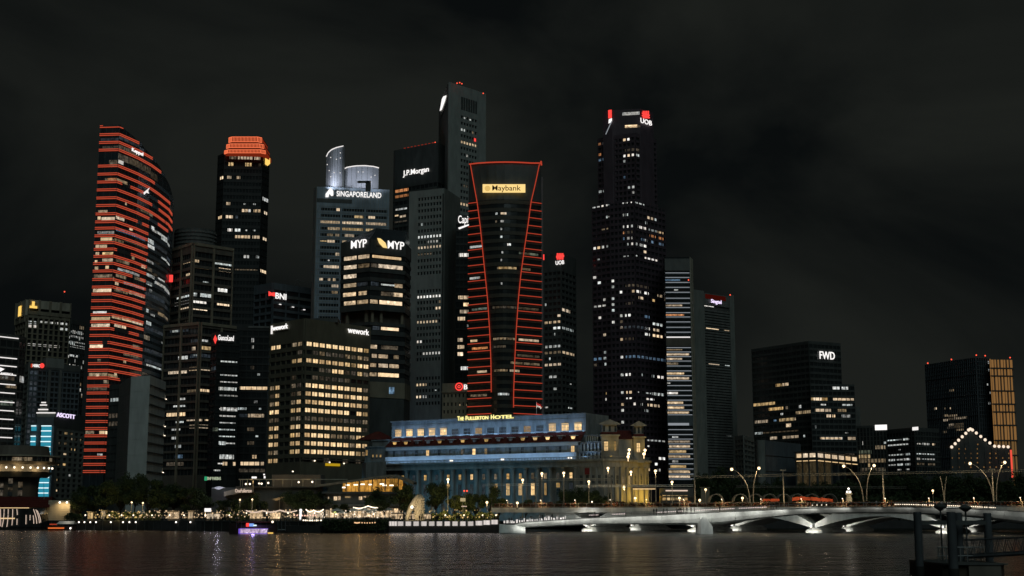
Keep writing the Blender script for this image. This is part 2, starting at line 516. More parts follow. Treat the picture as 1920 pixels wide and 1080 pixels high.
class Tower:
    """corners: visible roof corners (px, py) left to right; D: distance of corner k"""
    def __init__(s, name, label, cat, corners, D, k, mbody, base=GZ, depth=None, group=None, z1=None, root=None, zones="O"):
        cs = [zz(zones, *c) for c in corners]
        p = at(cs[k][0], cs[k][1], D)
        s.z1 = p.z if z1 is None else z1
        s.z0 = base
        P = [at_z(cx, cy, s.z1) for cx, cy in cs]
        s.P = P
        poly = [(q.x, q.y) for q in P]
        if depth is None and len(P) == 3:
            back = [(P[0].x + P[2].x - P[1].x, P[0].y + P[2].y - P[1].y)]
        else:
            dp = depth or 30
            back = [(P[-1].x * (1 + dp / P[-1].y), P[-1].y + dp), (P[0].x * (1 + dp / P[0].y), P[0].y + dp)]
        s.poly = poly + back
        cx = sum(q[0] for q in s.poly) / len(s.poly); cy = sum(q[1] for q in s.poly) / len(s.poly)
        s.root = root or thing(name, label, cat, (cx, cy, base), group)
        s.faces = [face2(poly[i], poly[i + 1], base, s.z1) for i in range(len(poly) - 1)]
        s.rows = {}
        if mbody is not None:
            b = MB(); b.prism(s.poly, base, s.z1)
            s.body = b.build("body", mbody, s.root)
    def rowh(s, i, xa, ya, yb, n, zone="O"):
        """heights of n rows of windows from photo y ya down to yb at photo x xa"""
        fc = s.faces[i]
        x, a = zz(zone, xa, ya); _, b = zz(zone, xa, yb)
        ha, hb = fc.hit(x, a)[1], fc.hit(x, b)[1]
        s.rows[i] = [ha + (hb - ha) * j / max(1, n - 1) for j in range(n)]
        return s.rows[i]
    def grid(s, i, hs, wh, bays=0, pier=0.8, proud=0.35, m=None, s0=None, s1=None, top=None, bot=None, indiv=False, name="facade_frame", ends=0.0, pname="pier"):
        """bands between rows of windows plus piers between bays, standing proud of the glass"""
        fc = s.faces[i]
        m = m or M["grey"]
        a = 0.0 if s0 is None else s0
        b = fc.W if s1 is None else s1
        hs = sorted(hs)
        top = fc.H if top is None else top
        bot = 0.0 if bot is None else bot
        edges = [bot] + sum([[h - wh / 2, h + wh / 2] for h in hs], []) + [top]
        mb = MB()
        for j in range(0, len(edges), 2):
            if edges[j + 1] - edges[j] < 0.05: continue
            if indiv:
                fc.put("spandrel", m, s.root, a, b, edges[j], edges[j + 1], 0, proud)
            else:
                mb.fbox(fc, a, b, edges[j], edges[j + 1], 0, proud)
        if bays:
            w = (b - a - 2 * ends) / bays
            for j in range(bays + 1):
                c = a + ends + j * w
                p0, p1 = max(a, c - pier / 2), min(b, c + pier / 2)
                if indiv:
                    fc.put(pname, m, s.root, p0, p1, hs[0] - wh / 2, hs[-1] + wh / 2, 0, proud - 0.04)
                else:
                    mb.fbox(fc, p0, p1, hs[0] - wh / 2, hs[-1] + wh / 2, 0, proud - 0.04)
            if ends:
                for q0, q1 in ((a, a + ends), (b - ends, b)):
                    mb.fbox(fc, q0, q1, hs[0] - wh / 2, hs[-1] + wh / 2, 0, proud - 0.02)
        if mb.v:
            mb.build(name, m, s.root)
    def lit(s, i, zone, runs, wh, d=0.08, snap=True):
        """lit rooms: 'mat x0 x1 y' runs read from the photograph"""
        fc = s.faces[i]
        hs = s.rows.get(i)
        for t in runs.split(";"):
            q = t.split()
            if not q: continue
            mk, x0, x1, y = q[0], float(q[1]), float(q[2]), float(q[3])
            hh = wh * (float(q[4]) if len(q) > 4 else 1.0)
            X0, Y = zz(zone, x0, y); X1, _ = zz(zone, x1, y)
            a, h = fc.hit(X0, Y); b, _ = fc.hit(X1, Y)
            a, b = max(0.15, a), min(fc.W - 0.15, b)
            if b - a < 0.3: continue
            if snap and hs:
                h = min(hs, key=lambda v: abs(v - h))
            fc.put("lit_window", R[mk], s.root, a, b, h - hh / 2, h + hh / 2, d - 0.05, d)
    def rnd(s, i, hs, wh, bays, prob, keys, seed, run=3, s0=None, s1=None, ends=0.0, pier=0.8, d=0.08, limit=120):
        fc = s.faces[i]
        rr = random.Random(seed)
        a = (0.0 if s0 is None else s0) + ends
        b = (fc.W if s1 is None else s1) - ends
        w = (b - a) / bays
        n = 0
        for h in hs:
            if rr.random() < 0.35: continue
            j = 0
            while j < bays:
                if rr.random() < prob and n < limit:
                    k = rr.randint(1, run)
                    key = rr.choice(keys)
                    e = min(bays, j + k)
                    fc.put("lit_window", R[key], s.root, a + j * w + pier / 2, a + e * w - pier / 2, h - wh / 2, h + wh / 2, d - 0.05, d)
                    n += 1
                    j = e
                j += 1
    def zs(s, i, zone, x, y, d=0.0):
        return s.faces[i].hit(*zz(zone, x, y), d)

def sign(label, fc, parts, d=0.6, name="building_sign", rail=True):
    """parts: (kind, text/None, x0, y0, x1, y1, material) in photo pixels; a sign is a thing of its own"""
    a, h = fc.hit((parts[0][2] + parts[-1][4]) / 2, parts[0][5], d)
    root = thing(name, label, "sign", fc.pt(a, h, d))
    lo, hi, hh0, hh1 = 1e9, -1e9, 1e9, -1e9
    for kind, body, x0, y0, x1, y1, m in parts:
        s0, ht = fc.hit(x0, y0, d); s1, hb = fc.hit(x1, y1, d)
        if kind in ("text", "bold"):
            xm_ = (x0 + x1) / 2
            ht, hb = fc.hit(xm_, y0, d)[1], fc.hit(xm_, y1, d)[1]
        hr = fc.hit(x1, y0, d)[1]
        lo, hi, hh0, hh1 = min(lo, s0), max(hi, s1), min(hh0, hb), max(hh1, ht)
        mb = MB()
        if kind == "text":
            letters(mb, fc, body, s0, s1, hb, ht, d, bold=0.0)
            mb.build("lettering", m, root)
        elif kind == "bold":
            letters(mb, fc, body, s0, s1, hb, ht, d, bold=0.008)
            mb.build("lettering", m, root)
        elif kind == "box":
            mb.fbox(fc, s0, s1, hb, ht, d - 0.2, d + 0.15)
            mb.build("emblem", m, root)
        elif kind == "disc":
            c, hc, r = (s0 + s1) / 2, (hb + ht) / 2, (s1 - s0) / 2
            vs = [fc.pt(c + r * math.cos(k * math.pi / 8), hc + (ht - hb) / 2 * math.sin(k * math.pi / 8), dd) for dd in (d + .2, d) for k in range(16)]
            mb.add(vs, [tuple(range(16)), tuple(range(31, 15, -1))] + [(k, 16 + k, 16 + (k + 1) % 16, (k + 1) % 16) for k in range(16)])
            mb.build("emblem", m, root)
        elif kind == "poly":
            pts = [fc.hit(px, py, d) for px, py in body]
            n = len(pts)
            vs = [fc.pt(p[0], p[1], dd) for dd in (d + .2, d) for p in pts]
            mb.add(vs, [tuple(range(n)), tuple(range(2 * n - 1, n - 1, -1))] + [(k, n + k, n + (k + 1) % n, (k + 1) % n) for k in range(n)])
            mb.build("emblem", m, root)
    if rail:
        mb = MB()
        for q in (0.25, 0.75):
            hh = hh0 + (hh1 - hh0) * q
            mb.fbox(fc, lo, hi, hh - 0.06, hh + 0.06, 0.02, d - 0.02)
        mb.build("mounting_rail", M["black"], root)
    return root

def beacon(px, py, D, label, mast=2.0):
    p = at(px, py, D)
    root = thing("aviation_beacon", label, "beacon", p - V((0, 0, mast)))
    b = MB(); b.tube([p - V((0, 0, mast)), p - V((0, 0, 0.3))], 0.12, 5); b.build("mast", M["black"], root)
    b = MB(); b.ball(p, 0.42, 8); b.build("lamp", G["beacon"], root)
    return root

def point(name, loc, power, col=(1, 0.8, 0.55), r=0.3, parent=None):
    l = bpy.data.lights.new(name, "POINT")
    l.energy = power; l.color = col; l.shadow_soft_size = r
    o = bpy.data.objects.new(name, l)
    COL.objects.link(o)
    if parent is not None:
        o.parent = parent; o.location = V(loc) - wloc(parent)
    else:
        o.location = loc
    return o

def spot(name, loc, target, power, col=(1, 1, 1), ang=70, blend=0.6, r=0.3, parent=None):
    l = bpy.data.lights.new(name, "SPOT")
    l.energy = power; l.color = col; l.shadow_soft_size = r
    l.spot_size = math.radians(ang); l.spot_blend = blend
    o = bpy.data.objects.new(name, l)
    COL.objects.link(o)
    o.location = V(loc) if parent is None else V(loc) - wloc(parent)
    o.rotation_euler = (V(target) - V(loc)).to_track_quat("-Z", "Y").to_euler()
    if parent is not None: o.parent = parent
    return o

def area(name, loc, target, power, col, sx, sy, parent=None):
    l = bpy.data.lights.new(name, "AREA")
    l.shape = "RECTANGLE"; l.size = sx; l.size_y = sy
    l.energy = power; l.color = col
    o = bpy.data.objects.new(name, l)
    COL.objects.link(o)
    o.location = V(loc) if parent is None else V(loc) - wloc(parent)
    o.rotation_euler = (V(target) - V(loc)).to_track_quat("-Z", "Y").to_euler()
    if parent is not None: o.parent = parent
    return o

# ------------------------------------------------------------------ ground and water
def water_material():
    m, nt, out = _nt("bay_water")
    b = nt.nodes.new("ShaderNodeBsdfPrincipled")
    b.inputs["Base Color"].default_value = (0.006, 0.011, 0.011, 1)
    b.inputs["Roughness"].default_value = 0.19
    b.inputs["IOR"].default_value = 1.33
    g = nt.nodes.new("ShaderNodeNewGeometry")
    acc = None
    for sc, st, sx in ((0.09, 1.1, 0.9), (0.30, 0.72, 1.8), (1.2, 0.22, 1.5)):
        mp = nt.nodes.new("ShaderNodeMapping")
        mp.inputs["Scale"].default_value = (sx, 1.0, 1.0)
        mp.inputs["Rotation"].default_value = (0, 0, 0.25)
        n = nt.nodes.new("ShaderNodeTexNoise")
        n.inputs["Scale"].default_value = sc
        n.inputs["Detail"].default_value = 3
        n.inputs["Distortion"].default_value = 0.4
        ml = nt.nodes.new("ShaderNodeMath"); ml.operation = "MULTIPLY"
        ml.inputs[1].default_value = st
        nt.links.new(g.outputs["Position"], mp.inputs["Vector"])
        nt.links.new(mp.outputs["Vector"], n.inputs["Vector"])
        nt.links.new(n.outputs["Fac"], ml.inputs[0])
        if acc is None:
            acc = ml
        else:
            ad = nt.nodes.new("ShaderNodeMath"); ad.operation = "ADD"
            nt.links.new(acc.outputs[0], ad.inputs[0]); nt.links.new(ml.outputs[0], ad.inputs[1])
            acc = ad
    bp = nt.nodes.new("ShaderNodeBump")
    bp.inputs["Strength"].default_value = 1.0
    bp.inputs["Distance"].default_value = 1.0
    nt.links.new(acc.outputs[0], bp.inputs["Height"])
    nt.links.new(bp.outputs["Normal"], b.inputs["Normal"])
    nt.links.new(b.outputs["BSDF"], out.inputs["Surface"])
    return m

b = MB()
b.quad((-1400, -60, 0), (1400, -60, 0), (1400, 1700, 0), (-1400, 1700, 0))
tag(b.build("water", water_material(), origin=(0, 0, 0)), kind="structure")
b = MB()
QY = 464.0
QL = [(-400, 474), (230, 470), (430, 436), (600, 400), (738, 397.5)]
b.prism([(-1400, 474)] + [(xat(px, d), d) for px, d in QL] + [(xat(738, 397.5), 432), (-4.0, 432), (-4.0, 520), (1400, 520), (1400, 1700), (-1400, 1700)], -3, GZ)
tag(b.build("ground", M["asphalt"], origin=(0, QY, GZ)), kind="structure")
# ------------------------------------------------------------------ towers, left to right
def litp(T, zone, runs, wh, rows=None, d=0.08):
    """lit runs that may cross several walls of a tower"""
    for t in runs.split(";"):
        q = t.split()
        if not q: continue
        mk, x0, x1, y = q[0], float(q[1]), float(q[2]), float(q[3])
        hh = wh * .8 * (float(q[4]) if len(q) > 4 else 1.0)
        X0, Y = zz(zone, x0, y); X1, _ = zz(zone, x1, y)
        for fc in T.faces:
            a, h0 = fc.hit(X0, Y); b, h1 = fc.hit(X1, Y)
            if b < a: continue
            a2, b2 = max(0.2, a), min(fc.W - 0.2, b)
            if b2 - a2 < 0.5: continue
            h = (h0 + h1) / 2
            if not (0 < h < fc.H + 0.5): continue
            if rows: h = min(rows, key=lambda v: abs(v - h))
            fc.put("lit_window", R[mk], T.root, a2, b2, h - hh / 2, h + hh / 2, d - 0.05, d)

def hrows(fc, x, ys, zone="O"):
    return [fc.hit(*zz(zone, x, y))[1] for y in ys]

def lin(a, b, n):
    return [a + (b - a) * j / (n - 1) for j in range(n)]

# --- far left: dark tower with white floor lines
T = Tower("office_tower", "black glass tower with white horizontal light lines at the far left edge", "tower", [(-60, 618), (37, 629), (49, 633)], 560, 1, M["glass"])
fc = T.faces[0]
for y, x in ((635, 34), (673, 31), (688, 30.5), (704, 29.5), (722, 28), (738, 27), (755, 26), (771, 25), (787, 24), (804, 23), (821, 22)):
    s1, h = fc.hit(x, y)
    fc.put("light_strip", G["soft"], T.root, 0.2, s1, h - 0.18, h + 0.18, 0.05, 0.4)
T.rowh(0, 20, 645, 900, 17); T.grid(0, T.rows[0], 2.6, 8, 0.25, 0.2, M["black"])
T.rows[1] = T.rows[0]; T.grid(1, T.rows[1], 2.6, 2, 0.25, 0.2, M["black"])
T.lit(0, "S", "e 0 240 365; d 90 380 530 .7; g 5 210 815; c 30 130 375 .5; g 230 360 850 .4", 2.2)
T.lit(1, "S", "c 330 410 400 1.4; c 395 420 590", 2.2)
sign("white arrow emblem and white capitals on the black tower at far left", fc,
     [("poly", [(0, 689), (8, 692), (0, 697)], 0, 689, 8, 697, G["white"]), ("bold", "AMERICA", 0.5, 699, 24.5, 703.5, G["soft"])], 0.5)

# --- cream crowned tower with gold emblem
T = Tower("office_tower", "tower with cream concrete crown and vertical fins, gold emblem on top", "tower", [(34, 570), (53, 562), (132, 570)], 760, 1, M["glass"])
for i, bays in ((0, 4), (1, 8)):
    fc = T.faces[i]
    hs = hrows(fc, 60 if i else 44, lin(600, 900, 30))
    T.grid(i, hs, 2.4, bays, 1.0, 0.9, M["tan"], top=fc.hit(80, 590)[1], pname="fin")
    fc.put("crown_panel", M["cream"], T.root, 0, fc.W, fc.hit(80, 580)[1], fc.H, 0, 1.2)
    fc.put("crown_panel", M["tan"], T.root, 0, fc.W, fc.hit(80, 592)[1], fc.hit(80, 585)[1], 0, 1.2)
    for k in range(bays // 2 + 1):
        c = fc.W * k / (bays // 2)
        fc.put("crown_fin", M["tan"], T.root, max(0, c - .6), min(fc.W, c + .6), fc.hit(80, 592)[1], fc.H + .3, 1.2, 1.6)
    T.rows[i] = hs
litp(T, "B", "c 168 215 205; C 170 215 228; c 240 330 205 .6; c 340 400 215; c 350 400 245 .8; C 165 355 343 .8; c 280 292 370", 2.0)
sign("gold block emblem glowing on the cream crowned tower", T.faces[1], [("box", None, 60.5, 565, 64.5, 577, G["gold"]), ("box", None, 56, 573, 69.5, 578.5, G["gold"])], 1.8)
sign("narrow gold emblem on the left side of the cream crowned tower", T.faces[0], [("box", None, 35.2, 575, 38.5, 592, G["gold"])], 1.6)
beacon(121, 547, 770, "red beacon on a thin mast above the cream crowned tower", 6)

# --- dark tower behind
T = Tower("office_tower", "dim dark tower with scattered lit windows behind the cream crowned tower", "tower", [(110, 600), (133, 598), (161, 604)], 860, 1, M["glass"])
hs = hrows(T.faces[1], 140, lin(612, 880, 26)); T.grid(1, hs, 2.6, 9, 0.5, 0.4, M["dark"]); T.rows[1] = hs
T.rnd(1, hs[:14], 2.0, 9, 0.35, "cccdf", 11, 3, pier=.5)
litp(T, "B", "c 410 500 265 .6; c 410 500 290; c 410 505 320; c 415 505 350; C 405 460 405; c 480 495 635", 2.0)

# --- slate tower with bluish strips and red disc sign
T = Tower("office_tower", "slate tower with faint blue window strips and a notched top", "tower", [(49, 684), (56, 679), (150, 686)], 660, 1, M["glass"])
fc = T.faces[1]
hs = hrows(fc, 70, lin(699, 930, 24)); T.rows[1] = hs
T.grid(1, hs, 1.7, 12, 0.5, 0.5, M["bluegrey"])
T.grid(0, hs, 1.7, 1, 0.4, 0.5, M["conc2"])
for k, h in enumerate(hs):
    s0, s1 = fc.W * 0.02, fc.W * 0.17
    fc.put("window_strip", R["f"], T.root, s0, s1, h - .8, h + .8, .02, .1)
for a, b2 in ((0.0, 1.0),):
    fc.put("crown_panel", M["conc2"], T.root, fc.W * .30, fc.W * .66, fc.H - 2.0, fc.H + 2.6, -4, .9)
    fc.put("crown_panel", M["dark"], T.root, 0, fc.W, fc.H - 3.2, fc.H, 0, .8)
for q in (.36, .58):
    fc.put("pilaster", M["grey"], T.root, fc.W * q, fc.W * (q + .05), 0, fc.H - 3, .4, 1.0)
sign("small white lettering between red marks under the slate tower's roof", fc,
     [("box", None, 58.2, 682, 61, 689, G["redtube"]), ("bold", "HSBC", 61.5, 683, 74.5, 688.5, G["white"]), ("disc", None, 74.8, 680.8, 82.6, 690.5, G["redsign"])], 1.2)

# --- hotel with sign, step-lit pyramid and cyan stair tower
T = Tower("hotel_block", "grey hotel block with rows of small square windows below a dark sign band", "building", [(88, 790), (98, 788), (158, 796)], 590, 1, M["glass"])
fc = T.faces[1]
hs = hrows(fc, 120, lin(812, 940, 14)); T.rows[1] = hs
T.grid(1, hs, 1.3, 6, 1.9, 0.4, M["conc2"], indiv=False, top=fc.hit(110, 803)[1])
T.grid(0, [hs[k] for k in range(14)], 1.3, 2, 1.2, 0.4, M["conc2"])
fc.put("sign_band", M["black"], T.root, 0, fc.W, fc.hit(110, 803)[1], fc.H + 3.4, 0, .5)
litp(T, "T", "y 470 500 152; y 585 620 158; d 650 690 165; y 655 690 302; W 580 625 347 .8; y 513 540 440; y 575 600 440; d 715 745 200; d 520 548 255; d 590 610 255; d 655 690 200; c 632 645 540; y 505 525 582; W 485 495 302 .7; W 512 524 692", 1.1, rows=hs)
sign("white capital lettering on the dark band of the grey hotel", fc, [("bold", "ASCOTT", 106, 775.5, 140, 783.5, G["lilac"])], .8)
# pyramid with light steps
p0 = at(88, 778, 575)
root = thing("stepped_pavilion", "small stepped pyramid roof outlined by white light bars", "roof pavilion", (p0.x, p0.y, zat(778, 575)))
for x0, x1, y, w in ((77.3, 85.8, 754.6, 1), (74.8, 87.7, 759.4, 2), (71.4, 89.8, 767.7, 3), (68.2, 103.5, 774, 4)):
    pa, pb = at(x0, y, 575), at(x1, y, 575)
    b = MB(); b.box(pa.x, pb.x, 575, 575 + .4, pa.z - .22, pa.z + .22); b.build("light_bar", G["soft"], root)
    b = MB(); b.box(pa.x + .1, pb.x - .1, 575.4, 576.2, pa.z - 1.8, pa.z + .15); b.build("tier", M["conc2"], root)
pa, pb = at(68.5, 778, 575), at(103, 800, 575)
b = MB(); b.box(pa.x, pb.x - .8, 575.6, 576.4, GZ, pa.z + .3); b.build("tier", M["bluegrey"], root)
# cyan stair tower
pa, pb = at(77, 798, 570), at(97, 940, 570)
root = thing("stair_tower", "slim stair tower glowing cyan with white bars on each landing", "tower", ((pa.x + pb.x) / 2, 572, GZ))
b = MB(); b.box(pa.x, pb.x - .8, 570.5, 574, GZ, pa.z); b.build("core", M["bluegrey"], root)
for k, y in enumerate((798.6, 808, 818.5, 828, 837.5, 847, 856.6, 866.3, 876, 885.5, 895.3, 905, 915, 924.5)):
    dx = -k * .45
    qa, qb = at(78 + dx, y, 570), at(96.5 + dx, y, 570)
    b = MB(); b.box(qa.x + (1.3 if k in (6, 7) else 0), qb.x, 569.6, 570.0, qa.z - .2, qa.z + .2)
    b.build("light_bar", G["cyanw"], root)
    b = MB(); b.box(qa.x, qb.x, 570.0, 570.5, qa.z - 2.1, qa.z - .3); b.build("glazing", G["cyan"], root)
pa, pb = at(60, 798, 572), at(68, 940, 572)
root = thing("stair_tower", "narrow cyan lit shaft left of the wider cyan stair tower", "tower", ((pa.x + pb.x) / 2, 574, GZ))
b = MB(); b.box(pa.x - 1, pb.x, 572.5, 576, GZ, pa.z + .5); b.build("core", M["bluegrey"], root)
for k, y in enumerate((798.6, 818, 828, 837.5, 847, 895.3, 905, 915, 924.5)):
    dx = -(y - 798) * .055
    qa, qb = at(59 + dx, y, 572), at(68 + dx, y, 572)
    b = MB(); b.box(qa.x, qb.x, 571.6, 572.0, qa.z - .2, qa.z + .2); b.build("light_bar", G["cyanw"], root)
    b = MB(); b.box(qa.x, qb.x, 572.0, 572.5, qa.z - 2.0, qa.z - .3); b.build("glazing", G["cyan"], root)

# --- curved tower with red light strips
PL = [(188, 236, 691), (224, 236, 690), (244, 250, 699), (262, 267, 708), (284, 292, 722), (300, 313, 736), (318, 347, 756), (326, 375, 775)]
pts = [at(*q) for q in PL]
bk = [at(305, 400, 815), at(205, 300, 770)]
root = thing("curved_tower", "tall curved tower ringed by red light strips with a swept roof", "tower", (pts[2].x, 740, GZ))
b = MB(); b.prism([(p.x, p.y) for p in pts + bk], GZ, [p.z for p in pts] + [pts[-1].z, pts[0].z]); b.build("body", M["glass2"], root)
class _T: pass
OC = _T(); OC.root = root; OC.faces = [face2(pts[i], pts[i + 1], GZ, (pts[i].z + pts[i + 1].z) / 2) for i in range(len(pts) - 1)]
def ring(px_from, px_to, y, hgt, mname, m, zoff, d0, d1, zone):
    """pieces of a level ring on the curved wall between two photo columns"""
    fc0 = OC.faces[0]
    h = fc0.hit(*zz(zone, 640, y))[1] + zoff
    for fc, (pa, pb) in zip(OC.faces, zip(pts[:-1], pts[1:])):
        X0, Y0 = px_from, y
        # column of the wall ends seen in the photograph
        def col(p):
            q = V((p.x, p.y, GZ + h))
            yy = q.y * CP + (q.z - CAMZ) * SP
            return 960 + F * q.x / yy
        c0, c1 = col(pa), col(pb)
        a = max(0, (px_from - c0) / (c1 - c0)); e = min(1, (px_to - c0) / (c1 - c0))
        # keep under the swept roof
        za, zb = pa.z - GZ, pb.z - GZ
        if h > max(za, zb): continue
        if h > min(za, zb):
            lim = (za - h) / max(.01, (za - zb)); e = min(e, lim)
        if e - a < 0.06: continue
        yield fc, a * fc.W, e * fc.W, h
strips = []
for y, e in ((55, 230), (103, 260), (150, 285), (195, 301), (290, 289), (338, 318), (385, 0), (432, 284), (480, 308), (525, 279), (575, 257), (622, 277), (660, 276), (705, 276), (747, 276), (785, 0), (827, 274), (870, 273), (915, 247), (965, 272), (1010, 271), (1052, 271)):
    strips.append(("A", y, [(150, e)] if e else ([(150, 228), (244, 268), (296, 322)] if y == 385 else [(150, 218), (245, 274)])))
strips[4][2].append((279, 289)); strips[8][2].append((310, 322)); strips[9][2].append((295, 314)); strips[10][2].append((266, 278)); strips[18][2].append((262, 272)); strips[7][2].append((297, 322))
for y, e in ((75, 265), (117, 268), (158, 268), (200, 268), (242, 0), (282, 266), (325, 1), (365, 265), (408, 265), (450, 264), (490, 263), (535, 224), (583, 223)):
    strips.append(("B", y, [(150, e)] if e > 1 else ([(150, 213), (241, 259)] if e == 0 else [(150, 192), (202, 266)])))
for y in (625, 668, 710, 752, 795, 837, 880, 923, 965, 1008, 1050):
    strips.append(("B", y, [(140, 207 - (y - 625) / 3.1765 * .05)]))
strips.append(("B", 1093, [(140, 187), (189, 197)]))
for zone, y, segs in strips:
    for a, e in segs:
        b = MB()
        for zo in (-.44, .44):
            for fc, s0, s1, h in ring(a, e, y, 1, "", None, zo, 0, 0, zone):
                b.fbox(fc, s0, s1, h - .17, h + .17, .1, .45)
        if b.v: b.build("light_strip", G["red"], root)
    # dark spandrel behind each strip
b, b2 = MB(), MB()
for zone, y, segs in strips:
    for fc, s0, s1, h in ring(100, 340, y, 1, "", None, 0, 0, 0, zone):
        (b if fc in OC.faces[:3] else b2).fbox(fc, s0, s1, h - .9, h + .9, 0, .08)
b.build("spandrel_band", M["black"], root)["kind"] = "stuff"; b2.build("spandrel_band", M["alu"], root)["kind"] = "stuff"
b = MB()
for k, fc in enumerate(OC.faces):
    n = max(2, int(fc.W / 2.6))
    for j in range(n + 1):
        b.fbox(fc, fc.W * j / n - .06, fc.W * j / n + .06, 0, min(pts[k].z, pts[k + 1].z) - GZ, 0, .07)
b.build("mullion", M["bluegrey"], root)
litp(OC, "A", "w 585 640 560 .8; W 582 600 600; W 605 685 603; w 690 740 603; d 835 910 565; w 770 790 665; c 580 680 687; b 690 865 695; W 600 668 725; d 670 735 735; e 740 865 750; W 570 592 768; W 595 637 768; w 570 590 812; y 610 675 812; w 785 800 838; w 565 580 860; w 610 675 850; d 690 770 860; w 840 865 890; w 565 585 898; W 628 648 893; c 700 830 920 .8; d 560 680 945; d 690 750 948; d 800 860 965; w 685 705 990; c 730 860 1000; w 556 580 1030; W 585 665 1030; d 680 760 1035; w 770 860 1055; w 745 760 515; d 625 760 370; o 640 700 367 .6; C 705 735 268 1.2; e 610 830 180 1.3; e 650 940 270 2.2; f 600 860 130", 1.9)
litp(OC, "A", "f 880 1010 640; c 900 920 660; c 905 1010 700 .7; c 880 915 740 1.2; c 960 1010 735 .7; C 878 920 772; f 880 1015 780; c 870 915 860 .7; c 960 1010 850 .5; d 870 905 905; c 870 920 945 .9; c 940 980 970 .6; c 870 905 990; c 920 1010 1005 .8; c 890 905 1035; c 980 1005 1030", 2.3)
litp(OC, "B", "W 555 665 15; d 690 855 25; C 555 635 145 .7; W 545 660 182; w 665 850 190; w 545 660 222; w 680 750 228; d 800 850 240; W 535 612 347; d 790 830 350; d 735 830 400; w 735 750 438; d 580 600 432; d 530 700 515; w 570 590 517; w 680 695 515; d 615 645 558; d 510 560 860; W 592 643 860; c 580 610 992 .6; e 520 640 600", 1.9)
litp(OC, "B", "c 870 885 135; c 895 920 160 .6; d 855 890 295 1.2; c 870 900 210; d 940 1000 165; c 960 985 330 .6; f 860 1000 60; f 860 1000 260; f 860 1000 390; f 860 990 450; c 870 960 470 .5", 2.3)
def ofc(px, y):
    return min(OC.faces, key=lambda f: abs(f.hit(px, y)[0] - f.W / 2) / f.W)
fc = ofc(258, 288)
sign("bright white lettering high on the red striped curved tower", fc, [("bold", "Keppel", 247, 281.5, 268, 290, G["white"])], .9)
sign("white running figure emblem on the upper right of the curved tower", ofc(275, 358), [("poly", [(269, 361), (274, 357), (280, 352), (277, 358), (279, 363), (274, 361), (270, 365)], 269, 352, 280, 365, G["soft"])], .9)
pt = at(322, 523, 770)
b = MB(); b.box(pt.x - .9, pt.x + .9, 768, 769, pt.z - 2, pt.z + 2)
tag(b.build("lit_red_box", G["redsign"]), "small red lit box between the curved tower and the framed tower", "sign")

# --- concrete slab building in front of it
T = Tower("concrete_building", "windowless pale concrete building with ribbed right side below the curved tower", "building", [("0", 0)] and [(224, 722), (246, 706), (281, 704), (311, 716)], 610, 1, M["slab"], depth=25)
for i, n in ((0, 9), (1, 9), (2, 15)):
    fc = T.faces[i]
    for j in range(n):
        fc.put("cladding_panel", M["slab"] if i != 0 else M["conc2"], T.root, .06, fc.W - .06, fc.H * j / n + .12, fc.H * (j + 1) / n - .02, 0, .12)  # left facet's shade put into the colour: duller concrete than the front
fc = T.faces[2]
for j in range(1, 15):
    h = fc.H * j / 15
    fc.put("ledge", M["dark"], T.root, 0.1, fc.W, h - .14, h + .14, .1, .7)
    if j in (5, 9, 10, 13):
        fc.put("ledge_lamp", G["bulb"], T.root, fc.W - .9, fc.W - .3, h + .1, h + .5, .3, .8)
T2 = Tower("dark_annex", "black annex wall between the red strips and the pale concrete building", "building", [(206, 722), (226, 720)], 660, 0, M["black"], depth=18)
T2.rowh(0, 212, 735, 900, 12); T2.grid(0, T2.rows[0], 2.2, 3, .4, .3, M["black"]); T2.lit(0, "B", "c 660 715 655 .8; e 650 700 740; e 650 705 800", 2.0)

# --- framed tower with cream grid
drum = at(360, 428, 790)
root = thing("framed_tower", "dark tower in a cream concrete frame with a round drum on its roof", "tower", (drum.x, 760, GZ))
b = MB()
for k in range(5):
    z = zat(432 + k * 7, 790)
    b.lathe([(12.4, z - 1.2), (12.4, z)], (drum.x, 800, 0), 28)
b.build("drum_louvre", M["grey"], root, smooth=False)
b = MB(); b.lathe([(12, zat(470, 790)), (12, drum.z)], (drum.x, 800, 0), 28); b.build("drum", M["dark"], root)
U = Tower("", "", "", [(324, 469), (363, 457), (437, 468)], 760, 1, M["glass"], root=root)
Lw = Tower("", "", "", [(309, 612), (376, 606), (452, 615)], 735, 1, M["glass"], root=root)
for TT, x0, ya, yb, n, top in ((U, 370, 477, 600, 9, 457), (Lw, 380, 620, 885, 18, 606)):
    for i in (0, 1):
        fc = TT.faces[i]
        hs = hrows(fc, x0, lin(ya, yb, n)); TT.rows[i] = hs
        TT.grid(i, hs, 3.1, 0, .5, .7, M["brown"], indiv=True)
        for c in ((0, .5, 1) if i == 0 else (0, .5, 1)):
            fc.put("column", M["tan"], root, max(0, fc.W * c - .6), min(fc.W, fc.W * c + .6), 0, fc.H, .2, 1.1)
        b = MB()
        for j in range(1, 10):
            b.fbox(fc, fc.W * j / 10 - .1, fc.W * j / 10 + .1, 0, fc.H - 2, 0, .25)
        b.build("mullion", M["black"], root)
        fc.put("parapet", M["tan"], root, 0, fc.W, fc.H - 1, fc.H + .6, .2, 1.3)
litp(U, "C", "w 140 195 857 ; w 200 232 853; y 200 292 893 .8; c 320 425 875 .5; W 350 420 910; w 155 180 940; c 255 290 988; C 345 400 1030; c 100 185 1065; c 195 220 1055; c 240 315 1062", 2.4)
litp(U, "D", "c 90 183 25; C 190 275 17; w 125 183 62; W 190 283 58; W 340 412 32; w 425 445 33; c 330 375 115 .6", 2.4)
